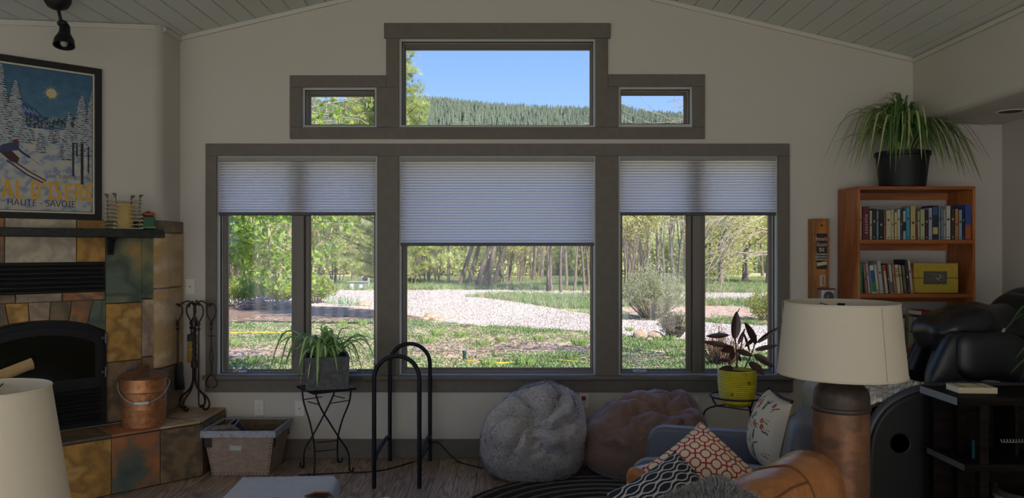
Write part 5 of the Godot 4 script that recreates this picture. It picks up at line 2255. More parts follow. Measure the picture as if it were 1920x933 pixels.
# ---------------------------------------------------------------- bookcase
func bookcase() -> void:
	var zf := -5.73
	var zb := -6.075
	var xl := at(1608, 0, 5.73).x
	var xr := at(1829, 0, 5.73).x
	var top := at(0, 349, 5.73).y
	var o := thing("bookcase", "open cherry wood bookcase without a back, standing against the wall right of the window", "bookcase", Vector3((xl + xr) / 2, 0, (zf + zb) / 2))
	var w := xr - xl
	var dp := zf - zb
	var t := 0.020
	for e in [-1.0, 1.0]:
		var s := Shape.new()
		s.box(Vector3(e * (w / 2 - t / 2), (top - 0.024) / 2, 0), Vector3(t, top - 0.024, dp), 0.0015)
		obj("side_panel", s, M.cherry, o)
	var s := Shape.new()
	s.box(Vector3(0, top - 0.012, 0), Vector3(w, 0.024, dp), 0.002)
	obj("top_panel", s, M.cherry_flat, o)
	var levels := [at(0, 449, 5.73).y, at(0, 550.5, 5.73).y, at(0, 651, 5.73).y, 0.50, 0.10]
	for y in levels:
		s = Shape.new()
		s.box(Vector3(0, y - 0.015, 0), Vector3(w - 2 * t, 0.030, dp), 0.002)
		obj("shelf", s, M.cherry_flat, o)
	for y in [top - 0.024] + levels.slice(0, 4):
		s = Shape.new()
		s.box(Vector3(0, y - (0.03 if y > 2 else 0.055), -dp / 2 + 0.01), Vector3(w - 2 * t, 0.05, 0.018), 0.001)
		obj("back_rail", s, M.cherry_flat, o)
	# books: [left, right, top] in pixels of an enlarged crop, colour, colour word
	var px := func(v: float) -> float:
		return 1600 + v / 4.912
	var py := func(v: float) -> float:
		return 370 + v / 4.912
	var one := [[50, 78, 76, "c9b274", "pale yellow"], [82, 148, 85, "5e1d2a", "thick maroon"], [150, 174, 120, "b9b09b", "white"], [176, 209, 104, "20201e", "black"], [212, 235, 124, "7d8a90", "grey-blue"], [237, 276, 114, "16181c", "black and blue"], [278, 298, 148, "8d5a30", "tan"], [300, 348, 118, "bdb193", "wide cream"], [350, 374, 110, "c1b592", "cream"], [378, 404, 136, "c5b878", "yellowish"], [406, 434, 110, "b7b5a8", "off-white"], [436, 455, 104, "34363a", "dark grey"], [457, 483, 124, "aaa9a4", "white with a black block"], [486, 522, 98, "3e93a6", "turquoise"], [526, 574, 78, "b7a86c", "tall pale yellow"], [576, 590, 140, "8a3a2a", "thin red-brown"], [592, 613, 130, "a7ad8a", "white and green"], [616, 659, 112, "a9ad84", "pale green"], [662, 689, 112, "3b2226", "dark maroon"], [692, 727, 96, "a9a3ae", "lavender white"], [730, 781, 75, "14243f", "navy with a yellow moon"], [785, 803, 78, "8a8b84", "grey"], [805, 829, 98, "6f8294", "slate blue"], [831, 851, 110, "a5a396", "pale grey"], [854, 896, 78, "c0beb2", "tall white"], [901, 934, 106, "3a2a22", "dark brown"], [936, 967, 106, "c07a2a", "orange"], [970, 1004, 115, "8798a8", "light blue"], [1006, 1024, 120, "22242a", "charcoal"], [1027, 1084, 66, "2c4d92", "large blue with an orange foot"]]
	var ords := ["first", "second", "third", "fourth", "fifth", "sixth", "seventh", "eighth", "ninth", "tenth", "eleventh", "twelfth", "thirteenth", "fourteenth", "fifteenth", "sixteenth", "seventeenth", "eighteenth", "nineteenth", "twentieth", "twenty-first", "twenty-second", "twenty-third", "twenty-fourth", "twenty-fifth", "twenty-sixth", "twenty-seventh", "twenty-eighth", "twenty-ninth", "thirtieth"]
	for k in one.size():
		var q: Array = one[k]
		book(px.call(q[0]), px.call(q[1]), levels[0], (at(0, py.call(q[2]), 5.745).y) - levels[0], 0.0, q[3], "%s book, %s from the left on the bookcase's upper shelf" % [q[4], ords[k]], "books on the bookcase's upper shelf", k)
	var two := [[60, 86, 590, "2f7a4c", "thin green", 0], [88, 112, 612, "8a6a5c", "red-brown speckled", 1], [114, 134, 605, "c2aca4", "pinkish", 1], [150, 186, 624, "bfc3c0", "white with blue and green blocks", 1], [188, 214, 618, "c0b48e", "cream with a red foot", 1], [220, 256, 584, "a9a9aa", "pale grey", 1], [270, 298, 622, "b9a892", "red-and-yellow-topped white", 1], [302, 318, 610, "5e2020", "dark red", 1], [324, 348, 615, "b3b2a4", "white with a grey foot", 1], [352, 374, 616, "a8785c", "rust and white", 1], [382, 414, 618, "c2b38e", "cream lettered", 1], [416, 438, 620, "b09a72", "beige", 1], [444, 472, 626, "6d6348", "khaki", 1], [476, 500, 572, "1f2738", "navy", 1], [504, 530, 574, "bfa49a", "pink and white patterned", 1], [532, 546, 640, "8a5a3a", "thin orange patterned", 1]]
	for k in two.size():
		var q: Array = two[k]
		var foot: float = 26.0 if q[5] else 0.0
		book(px.call(q[0] + foot), px.call(q[1] + foot), levels[1], at(0, py.call(q[2]), 5.745).y - levels[1] - 0.003, 0.105 if q[5] else 0.0, q[3], "%s book, %s from the left on the bookcase's middle shelf" % [q[4], ords[k]], "books on the bookcase's middle shelf", 100 + k)
	var three := [[1683, 1691, 594, "1f2f4a", "navy"], [1691.5, 1697, 597, "c2bfb2", "white"], [1697.5, 1703, 593, "6a6450", "grey-brown patterned"], [1703.5, 1712, 593, "a09a78", "olive cream"], [1712.5, 1720.5, 595, "c0bdae", "white"], [1721, 1727.5, 597, "7a3c28", "red-brown"], [1728, 1733, 594, "2f4f58", "dark teal"], [1733.5, 1738, 594, "1d2730", "black"], [1738.5, 1744, 594, "b5b3aa", "pale"], [1744.5, 1752, 592, "8a2a2c", "red"]]
	for k in three.size():
		var q: Array = three[k]
		book(q[0], q[1], levels[2], at(0, q[2], 5.745).y - levels[2], 0.0, q[3], "%s book, %s from the lamp on the bookcase's third shelf" % [q[4], ords[k]], "books on the bookcase's third shelf", 200 + k)
	var flat := at(1738, 0, 5.745)
	var yt: float = at(0, 592, 5.745).y + 0.004
	var fb := thing("book", "red and white book lying flat on top of the third shelf's row", "book", Vector3(flat.x, yt, -5.83), 0.1)
	book_body(fb, Vector3(0.10, 0.034, 0.17), hex("a8282c"), true)
	# yellow slatted box with a dark plaque
	var a := at(1600 + 548 / 4.912, 370 + 878 / 4.912, 5.74)
	var b := at(1600 + 975 / 4.912, 370 + 600 / 4.912, 5.74)
	o = thing("yellow_box", "worn yellow board box with a dark picture plaque on the bookcase's middle shelf", "box", Vector3((a.x + b.x) / 2, levels[1] + 0.001, -5.745 - 0.07))
	w = b.x - a.x - 0.004
	var h: float = b.y - levels[1]
	var worn := grain(mat(Color.WHITE, 0.7), noise(0.05, [hex("5a4a1c"), hex("a48a26"), hex("b2962c"), hex("ac912a"), hex("bda23a"), hex("b0942c")], 5), Vector3(3, 6, 3), false)
	for k in 2:
		s = Shape.new()
		s.box(Vector3(0.004 if k else 0.0, h * (0.255 + 0.49 * k), 0.06), Vector3(w - 0.01 * k, h * 0.475, 0.018), 0.003)
		obj("board", s, worn, o)
	for e in [-1.0, 1.0]:
		s = Shape.new()
		s.box(Vector3(e * (w / 2 - 0.02), h * 0.49, -0.01), Vector3(0.018, h * 0.95, 0.12), 0.002)
		obj("side", s, worn, o)
	var pl := Image.create(128, 80, false, Image.FORMAT_RGB8)
	pl.fill(hex("544d42"))
	var r := RandomNumberGenerator.new()
	r.seed = 4
	for k in 60:
		stroke(pl, [Vector2(r.randf() * 128, r.randf() * 80), Vector2(r.randf() * 128, r.randf() * 80)], 0.8, hex("6a6356") if k % 2 else hex("3b362e"))
	blob(pl, 84, 38, 18, 22, hex("86806f"))
	blob(pl, 78, 30, 8, 8, hex("39342c"))
	blob(pl, 96, 50, 7, 12, hex("4c463b"))
	var pm := mat(Color.WHITE, 0.5)
	pm.albedo_texture = ImageTexture.create_from_image(pl)
	s = Shape.new()
	var c := Vector3(-0.002, h * 0.51, 0.071)
	s.box(c - Vector3(0, 0, 0.002), Vector3(w * 0.5, h * 0.41, 0.006), 0.001)
	obj("plaque_rim", s, mat(hex("2b2620"), 0.6), o)
	s = Shape.new()
	var x := w * 0.24
	var y2: float = h * 0.19
	s.grid(PackedVector3Array([c + Vector3(-x, y2, 0.002), c + Vector3(x, y2, 0.002), c + Vector3(-x, -y2, 0.002), c + Vector3(x, -y2, 0.002)]), 2, 2)
	obj("plaque", s, pm, o)
	big_plant(top)
	gum_vendor()


func book_body(o: Node3D, size: Vector3, color: Color, lying := false) -> void:   # spine towards +z, standing; lying books turn on their side
	var s := Shape.new()
	var b := 0.0022
	var t := Basis(Vector3.BACK, PI / 2) if lying else Basis.IDENTITY
	var z := size
	if lying:
		z = Vector3(size.y, size.x, size.z)
		s.xf = Transform3D(t, Vector3(size.x / 2, size.y / 2, 0))
	for e in [-1.0, 1.0]:
		s.box(Vector3(e * (z.x / 2 - b / 2), z.y / 2, 0), Vector3(b, z.y, z.z), 0.0006)
	s.box(Vector3(0, z.y / 2, z.z / 2 - b / 2), Vector3(z.x, z.y, b), 0.0006)
	obj("cover", s, mat(color, 0.55), o)
	s = Shape.new()
	if lying:
		s.xf = Transform3D(t, Vector3(size.x / 2, size.y / 2, 0))
	s.box(Vector3(0, z.y / 2, -0.002), Vector3(z.x - 2 * b, z.y - 0.008, z.z - 0.007))
	obj("pages", s, M.paper, o)


func book(p0: float, p1: float, shelf: float, tall: float, lean: float, color: String, label: String, group: String, k: int) -> void:
	var d := 5.745 + (k * 37 % 5) * 0.003
	var a := at(p0, 0, d)
	var b := at(p1, 0, d)
	var deep := 0.135 + (k * 53 % 7) * 0.008
	var o := thing("book", label, "book", Vector3((a.x + b.x) / 2, shelf + 0.0012, -d - deep / 2), 0.0, group)
	var w := b.x - a.x - 0.0012
	if lean != 0.0:
		o.rotation.z = lean
		w *= cos(lean)
		o.position.y += w * 0.5 * sin(lean)
		tall /= cos(lean)
	book_body(o, Vector3(w, tall, deep), hex(color))
	# printed blocks and rules on the spine
	var ink := hex("1c1c1c") if hex(color).get_luminance() > 0.35 else hex("c8bfa8")
	var patches := []
	match k:
		1:
			words("lettering", "H I J A C K E D", Vector3(0.004, tall * 0.47, deep / 2 + 0.0006), 0.016, mat(hex("c9bdb0"), 0.6), o, Basis(Vector3.BACK, -PI / 2))
		12:
			patches = [[0.30, 0.62, "17171a"]]
		20:
			patches = [[0.16, 0.36, "bfae55"], [0.72, 0.95, "37567f"]]
		29:
			patches = [[0.02, 0.42, "a5512c"]]
		103:
			patches = [[0.42, 0.82, "1f4e9a"], [0.05, 0.42, "1d7a3c"]]
		104:
			patches = [[0.05, 0.14, "8f2d26"]]
		106:
			patches = [[0.80, 0.98, "a82a22"], [0.66, 0.80, "d09a32"]]
		108:
			patches = [[0.03, 0.4, "55585a"]]
		110:
			words("lettering", "SUN", Vector3(0.0, tall * 0.72, deep / 2 + 0.0006), 0.024, mat(hex("3a342a"), 0.6), o, Basis(Vector3.BACK, -PI / 2), "Droid Serif")
		_:
			patches = [[0.55 + 0.1 * sin(k * 2.1), 0.62 + 0.1 * sin(k * 2.1), ink.to_html(false)], [0.06, 0.09, ink.to_html(false)]]
	for q in patches:
		var s := Shape.new()
		var f: float = 0.92 if q[1] - q[0] > 0.12 else 0.4
		s.box(Vector3(0, tall * (q[0] + q[1]) / 2, deep / 2), Vector3(w * f, tall * (q[1] - q[0]), 0.0008))
		obj("spine_print", s, mat(hex(q[2]), 0.6), o)


func big_plant(top: float) -> void:
	var c := at(1692, 349, 5.87)
	var o := thing("spider_plant", "big variegated spider plant in a black pot on top of the bookcase", "plant", Vector3(c.x, top + 0.001, -5.87))
	var s := Shape.new()
	s.lathe([Vector2(0, 0), Vector2(0.155, 0), Vector2(0.16, 0.01), Vector2(0.185, 0.23), Vector2(0.195, 0.235), Vector2(0.195, 0.265), Vector2(0.182, 0.265), Vector2(0.178, 0.24), Vector2(0, 0.235)], 32)
	obj("pot", s, M.black, o)
	s = Shape.new()
	s.lathe([Vector2(0.178, 0.238), Vector2(0.09, 0.25), Vector2(0, 0.246)], 20)
	obj("soil", s, mat(hex("241d18"), 0.95), o)
	var r := RandomNumberGenerator.new()
	r.seed = 77
	for k in 290:
		var a := (PI if k % 2 else 0.0) + r.randfn(0.0, 0.75) + 0.15
		if k % 3 == 0:
			a = r.randf_range(0.35, PI - 0.35)
		var reach := r.randf_range(0.18, 0.54) * (0.75 if k % 3 == 0 else 1.0)
		if sin(a) < 0 and reach > 0.17:
			reach = minf(reach, 0.12 / maxf(0.22, -sin(a)))
		var rise := r.randf_range(0.16, 0.36)
		var fall := clampf(r.randf_range(0.02, 0.42) * reach / 0.30, 0.0, 0.46)
		if cos(a) > 0.1:
			rise = minf(rise, 0.215)
		if k % 13 == 0:
			reach *= 0.35
			rise = r.randf_range(0.36, 0.46)
			fall = 0.02
			if cos(a) > 0.0:
				a = PI - a
		var dir := Vector3(cos(a), 0, sin(a))
		var b := dir * r.randf_range(0.0, 0.07) + Vector3(0, 0.245, 0)
		var p := [b, b + dir * reach * 0.25 + Vector3(0, rise * 0.85, 0), b + dir * reach * 0.64 + Vector3(0, rise * 1.02, 0), b + dir * reach + Vector3(r.randf_range(-0.03, 0.03), rise - fall * 0.85, r.randf_range(-0.03, 0.03))]
		var g := r.randf_range(0.7, 1.25)
		blade(o, p, r.randf_range(0.014, 0.024), Color(0.40 * g, 0.45 * g, 0.18 * g) if k % 3 else Color(0.10 * g, 0.19 * g, 0.05 * g), Color(0.08 * g, 0.16 * g, 0.04 * g))


func gum_vendor() -> void:
	var hi := at(1511, 411, WALL)
	var lo := at(1546, 557, WALL)
	var w := 0.125
	var h := 0.64
	var o := thing("gum_vendor", "tall amber wooden chewing gum vendor with a black sign, hung beside the window", "gum machine", Vector3((hi.x + lo.x) / 2 + 0.004, hi.y - h, -WALL), 0.0)
	var amber := grain(mat(Color.WHITE, 0.4), noise(0.01, [hex("9a5f1c"), hex("b5752a"), hex("8d5518"), hex("ad6e26")], 3, FastNoiseLite.TYPE_SIMPLEX_SMOOTH, 256, 10.0), Vector3(3, 0.5, 3), false)
	var s := Shape.new()
	s.box(Vector3(0, h / 2, 0.05), Vector3(w, h, 0.096), 0.003)
	obj("case", s, amber, o)
	s = Shape.new()
	for e in [-1.0, 1.0]:
		s.box(Vector3(e * (w / 2 - 0.007), h / 2, 0.102), Vector3(0.014, h, 0.012), 0.003)
	s.box(Vector3(0, h - 0.006, 0.101), Vector3(w, 0.012, 0.010), 0.003)
	obj("rails", s, amber, o)
	s = Shape.new()
	s.box(Vector3(0.008, h - 0.25, 0.0995), Vector3(0.082, 0.275, 0.003), 0.001)
	var sign_ := obj("sign_plate", s, mat(hex("121315"), 0.4), o)
	var pink := mat(hex("c99a86"), 0.6)
	var pale := mat(hex("c9c6b6"), 0.6)
	for q in [["Chewing", 0.155, 0.028, pink, 0.85], ["Gum", 0.198, 0.028, pink, 0.9], ["5¢", 0.238, 0.03, pale, 1.0], ["Healthful", 0.272, 0.014, pale, 1.0], ["Refreshing", 0.292, 0.014, pale, 1.0], ["Delicious", 0.312, 0.014, pale, 1.0]]:
		words("lettering", q[0], Vector3(0.008, h - q[1], 0.1015), q[2], q[3], sign_, Basis.IDENTITY, "Droid Sans", q[4])
	s = Shape.new()
	s.box(Vector3(0.008, h - 0.345, 0.1015), Vector3(0.078, 0.026, 0.002), 0.0005, Basis(Vector3.BACK, 0.16))
	obj("ribbon", s, mat(hex("c6b890"), 0.6), sign_)
	s = Shape.new()
	s.xf = Transform3D(Basis(Vector3.RIGHT, PI / 2), Vector3(0.008, h - 0.05, 0.101))
	s.lathe([Vector2(0, 0.0), Vector2(0.008, 0.0), Vector2(0.008, 0.004), Vector2(0, 0.005)], 14)
	obj("lock", s, M.iron, o)
	s = Shape.new()
	frame(s, -0.010, 0.030, 0.125, 0.205, 0.006, 0.098, 0.112)
	s.box(Vector3(0.001, 0.165, 0.102), Vector3(0.012, 0.07, 0.006), 0.001)
	obj("window_slot", s, M.steel, o)
	s = Shape.new()
	s.box(Vector3(0.030, 0.047, 0.135), Vector3(0.105, 0.105, 0.075), 0.008)
	var box_ := obj("coin_box", s, M.steel, o)
	s = Shape.new()
	s.box(Vector3(0.030, 0.103, 0.13), Vector3(0.112, 0.008, 0.085), 0.003)
	obj("coin_box_lid", s, mat(hex("8a3a20"), 0.5), box_)
	s = Shape.new()
	s.xf = Transform3D(Basis(Vector3.RIGHT, PI / 2), Vector3(0.030, 0.045, 0.173))
	s.lathe([Vector2(0.038, 0), Vector2(0.04, 0.003), Vector2(0.036, 0.004), Vector2(0.033, 0.001), Vector2(0.022, 0.001), Vector2(0.02, 0.007), Vector2(0, 0.009)], 24)
	s.xf = Transform3D()
	for k in 8:
		var a := TAU * k / 8
		s.ball(Vector3(0.030 + cos(a) * 0.029, 0.045 + sin(a) * 0.029, 0.174), Vector3(0.004, 0.004, 0.003), 7, 5)
	obj("embossed_dial", s, mat(hex("5a5a5c"), 0.4, 0.7), box_)


# ---------------------------------------------------------------- small things by the window
func small_things() -> void:
	ceiling_spot()
	wood_tote()
	plant_stand()
	log_rack()
	yellow_pot()
	# power outlets
	for q in [[486, 764, "duplex power outlet on the wall behind the wooden tote", true], [562, 765, "cable outlet plate on the wall left of the square plant stand", false], [357, 537, "small blank switch plate on the wall above the fire tools", false], [1300, 757, "cable outlet plate on the wall above the brown bean bag", false], [1095, 750, "outlet plate with a red plug between the two bean bags", true]]:
		var p := at(q[0], q[1], WALL)
		var o := thing("wall_plate", q[2], "outlet", Vector3(p.x, p.y, -WALL))
		var s := Shape.new()
		s.box(Vector3(0, 0, 0.003), Vector3(0.075, 0.12, 0.006), 0.002)
		obj("plate", s, M.white_plastic, o)
		s = Shape.new()
		if q[3]:
			for e in [-1.0, 1.0]:
				s.box(Vector3(0, e * 0.021, 0.0065), Vector3(0.032, 0.028, 0.002), 0.0008)
			var face := obj("socket", s, M.white_plastic, o)
			s = Shape.new()
			for e in [-1.0, 1.0]:
				for x in [-0.006, 0.006]:
					s.box(Vector3(x, e * 0.021 + 0.003, 0.0076), Vector3(0.0025, 0.008, 0.001))
				s.box(Vector3(0, e * 0.021 - 0.007, 0.0076), Vector3(0.004, 0.004, 0.001))
			obj("slots", s, M.black, face)
		else:
			s.tube([Vector3(0, 0, 0.006), Vector3(0, 0, 0.014)], 0.0045, 8)
			obj("jack", s, M.iron, o)
		if q[0] == 1095:
			s = Shape.new()
			s.box(Vector3(-0.004, 0.02, 0.022), Vector3(0.03, 0.03, 0.03), 0.005)
			obj("plug", s, mat(hex("9a3226"), 0.5), o)
	# black cord along the floor
	var s := Shape.new()
	s.tube(curve([ground(560, 890, 0.005), ground(640, 886, 0.005), ground(710, 882, 0.005), ground(765, 868, 0.005), ground(790, 858.5, 0.005), at(806, 832, 6.06), at(822, 830, 6.06), at(840, 848, 6.05), ground(862, 866, 0.005), ground(905, 877, 0.005)], 8), 0.005, 6)
	tag(obj("power_cord", s, M.black, null), "black power cord running over the floor and up the baseboard behind the steel hoops", "cord")
	# unlit downlight in the alcove ceiling
	var d := at(1895, 208.5, (2.61 - EYE) * F / (466.5 - 208.5))
	var o := thing("recessed_light", "unlit recessed ceiling light in the low ceiling right of the spider plant", "ceiling light", Vector3(d.x, 2.61, d.z))
	s = Shape.new()
	s.lathe([Vector2(0.075, -0.001), Vector2(0.092, -0.005), Vector2(0.095, 0.0)], 32)
	obj("trim_ring", s, M.white_plastic, o)
	s = Shape.new()
	s.lathe([Vector2(0, -0.001), Vector2(0.076, -0.0035)], 32)
	obj("dark_baffle", s, M.black, o)


func ceiling_spot() -> void:
	var x := at(108, 0, 4.96).x
	var top := 3.89 - 0.235 * (-0.083 - x)
	var o := thing("ceiling_spotlight", "black adjustable spotlight on a round canopy, hung from the board ceiling over the poster", "spotlight", Vector3(x, top, -4.96))
	var k := 4.96 / F
	var y := func(py: float) -> float:
		return at(0, py, 4.96).y - top
	var s := Shape.new()
	s.lathe([Vector2(0, y.call(19)), Vector2(9 * k, y.call(18)), Vector2(17 * k, y.call(14)), Vector2(22 * k, y.call(6)), Vector2(23.5 * k, y.call(0)), Vector2(23.5 * k, y.call(-14))], 32)
	obj("canopy", s, M.iron, o)
	s = Shape.new()
	s.tube([Vector3(1 * k, y.call(17), 0), Vector3(7 * k, y.call(42), 0)], 3.0 * k, 10)
	obj("stem", s, M.iron, o)
	s = Shape.new()
	s.box(Vector3(9 * k, y.call(44), 0), Vector3(16 * k, 10 * k, 14 * k), 3 * k, Basis(Vector3.BACK, 0.2))
	obj("knuckle", s, M.iron, o)
	s = Shape.new()
	s.xf = Transform3D(Basis(Vector3.BACK, 0.10) * Basis(Vector3.RIGHT, -0.25), Vector3(13 * k, y.call(64), 0))
	s.lathe([Vector2(0, 20 * k), Vector2(7 * k, 20 * k), Vector2(9 * k, 15 * k), Vector2(10 * k, 2 * k), Vector2(13 * k, -4 * k), Vector2(17 * k, -12 * k), Vector2(18.5 * k, -24 * k), Vector2(17 * k, -24 * k), Vector2(15 * k, -12 * k), Vector2(0, -8 * k)], 32)
	var head := obj("lamp_head", s, M.iron, o)
	var b := Shape.new()
	b.xf = s.xf
	b.ball(Vector3(0, -17 * k, 0), Vector3(7 * k, 9 * k, 7 * k), 16, 10)
	obj("bulb", b, mat(hex("9c968a"), 0.2), head)


func wood_tote() -> void:
	var o := thing("wooden_tote", "weathered grey wooden carrying tote with a pale label, on the floor beside the hearth", "crate", Vector3(-1.965, 0, -5.80))
	var wood := relief(grain(mat(Color.WHITE, 0.8), noise(0.03, [hex("937f6c"), hex("9d8874"), hex("8c7866"), hex("a28d78")], 4), Vector3(1.2, 3, 3), false), noise(0.06, [hex("000000"), hex("ffffff")], 4), 0.1)
	var inner := grain(mat(Color.WHITE, 0.8), noise(0.03, [hex("57472f"), hex("6d5a3e"), hex("4b3d2a")], 4), Vector3(1.2, 3, 3), false)
	var rimw := grain(mat(Color.WHITE, 0.7), noise(0.03, [hex("808184"), hex("a4a6aa"), hex("929396")], 4), Vector3(2, 3, 3), false)
	# corners of the tapered body: half widths at foot and rim
	var f := [0.205, 0.165]
	var r := [0.255, 0.205]
	var h := 0.325
	var corner := func(i: int, y: float, inset: float) -> Vector3:
		var u := y / h
		var sx: float = [-1, 1, 1, -1][i]
		var sz: float = [1, 1, -1, -1][i]
		return Vector3(sx * (lerpf(f[0], r[0], u) - inset), y, sz * (lerpf(f[1], r[1], u) - inset))
	for i in 4:
		var j := (i + 1) % 4
		var s := Shape.new()
		s.poly([corner.call(i, 0.002, 0.0), corner.call(j, 0.002, 0.0), corner.call(j, h, 0.0), corner.call(i, h, 0.0)])
		s.poly([corner.call(i, h, 0.0), corner.call(j, h, 0.0), corner.call(j, h, 0.012), corner.call(i, h, 0.012)])
		obj("side_board", s, wood, o)
		s = Shape.new()
		s.poly([corner.call(j, 0.012, 0.012), corner.call(i, 0.012, 0.012), corner.call(i, h, 0.012), corner.call(j, h, 0.012)])
		obj("lining", s, inner, o)
	var s := Shape.new()
	s.box(Vector3(0, 0.008, 0), Vector3(f[0] * 2 - 0.01, 0.014, f[1] * 2 - 0.01))
	obj("bottom_board", s, inner, o)
	for i in 4:
		var j := (i + 1) % 4
		var a: Vector3 = corner.call(i, h - 0.018, -0.010)
		var b: Vector3 = corner.call(j, h - 0.018, -0.010)
		s = Shape.new()
		s.box((a + b) / 2, Vector3(0.018, 0.05, (b - a).length() + (0.018 if i % 2 else -0.0)), 0.003, Basis(Vector3.UP, atan2((b - a).x, (b - a).z)))
		obj("rim_rail", s, rimw, o)
		s = Shape.new()   # iron corner straps with nails
		var c0: Vector3 = corner.call(i, h - 0.05, -0.002)
		var dir: Vector3 = (b - a).normalized()
		s.box(c0 + dir * 0.028 + Vector3(0, -0.03, 0), Vector3(0.006, 0.07, 0.05), 0.001, Basis(Vector3.UP, atan2(dir.x, dir.z)))
		obj("corner_strap", s, mat(hex("3a2f2a"), 0.6, 0.4), o)
	s = Shape.new()
	for i in 4:
		for k in 12:
			var p: Vector3 = corner.call(i, 0.02 + 0.022 * k, -0.001)
			var q: Vector3 = corner.call((i + 1) % 4, 0.02 + 0.022 * k, -0.001)
			s.ball(p.lerp(q, 0.03), Vector3(0.004, 0.004, 0.004), 6, 4)
			s.ball(q.lerp(p, 0.03), Vector3(0.004, 0.004, 0.004), 6, 4)
	for k in 16:
		s.ball(corner.call(0, 0.016, -0.001).lerp(corner.call(1, 0.016, -0.001), (k + 0.5) / 16), Vector3(0.004, 0.004, 0.004), 6, 4)
	stuff(obj("nails", s, M.iron, o))
	s = Shape.new()
	var la: Vector3 = corner.call(0, 0.185, -0.0015)
	var lb: Vector3 = corner.call(0, 0.222, -0.0015)
	s.poly([la + Vector3(0.165, 0, 0), la + Vector3(0.248, -0.002, 0), lb + Vector3(0.258, -0.002, 0), lb + Vector3(0.174, 0, 0)])
	obj("label_card", s, mat(hex("b3b2ae"), 0.7), o)
	# things in the tote: kindling, a boot
	for k in 3:
		var l := thing("kindling_stick", ["short brown kindling stick sticking out of the tote's left end", "second brown kindling stick in the tote, lying across the first", "dark bark piece lying low in the tote near its right side"][k], "kindling", Vector3(-1.965, 0, -5.80) + [Vector3(-0.15, 0.315, 0.12), Vector3(-0.12, 0.30, 0.05), Vector3(0.12, 0.20, -0.03)][k], [0.3, -0.5, 1.1][k])
		s = Shape.new()
		s.tube([Vector3(-0.11, -0.02, 0), Vector3(-0.04, 0.012, 0.01), Vector3(0.05, 0.018, 0), Vector3(0.10, 0.0, 0.0)], [0.022, 0.027, 0.026, 0.018], 9)
		obj("wood", s, M.bark, l)
	var bt := thing("boot", "dark rubber boot lying in the wooden tote with its opening up", "boot", Vector3(-2.02, 0.27, -5.78), 0.5)
	s = Shape.new()
	s.xf = Transform3D(Basis(Vector3.BACK, 0.7), Vector3.ZERO)
	s.lathe([Vector2(0.04, -0.12), Vector2(0.05, -0.06), Vector2(0.058, 0.04), Vector2(0.064, 0.09), Vector2(0.06, 0.09), Vector2(0.052, 0.03), Vector2(0.03, -0.1)], 22)
	obj("shaft", s, mat(hex("22222a"), 0.35), bt)
	s = Shape.new()
	s.xf = Transform3D(Basis(Vector3.BACK, 0.7), Vector3.ZERO)
	s.tube(ring(0.063, Vector3(0, 0.09, 0), 24), 0.005, 6, false, true)
	obj("cuff", s, mat(hex("8a8d96"), 0.4), bt)
	s = Shape.new()
	s.ball(Vector3(0.12, -0.09, 0), Vector3(0.10, 0.045, 0.045), 16, 10)
	obj("foot", s, mat(hex("22222a"), 0.35), bt)


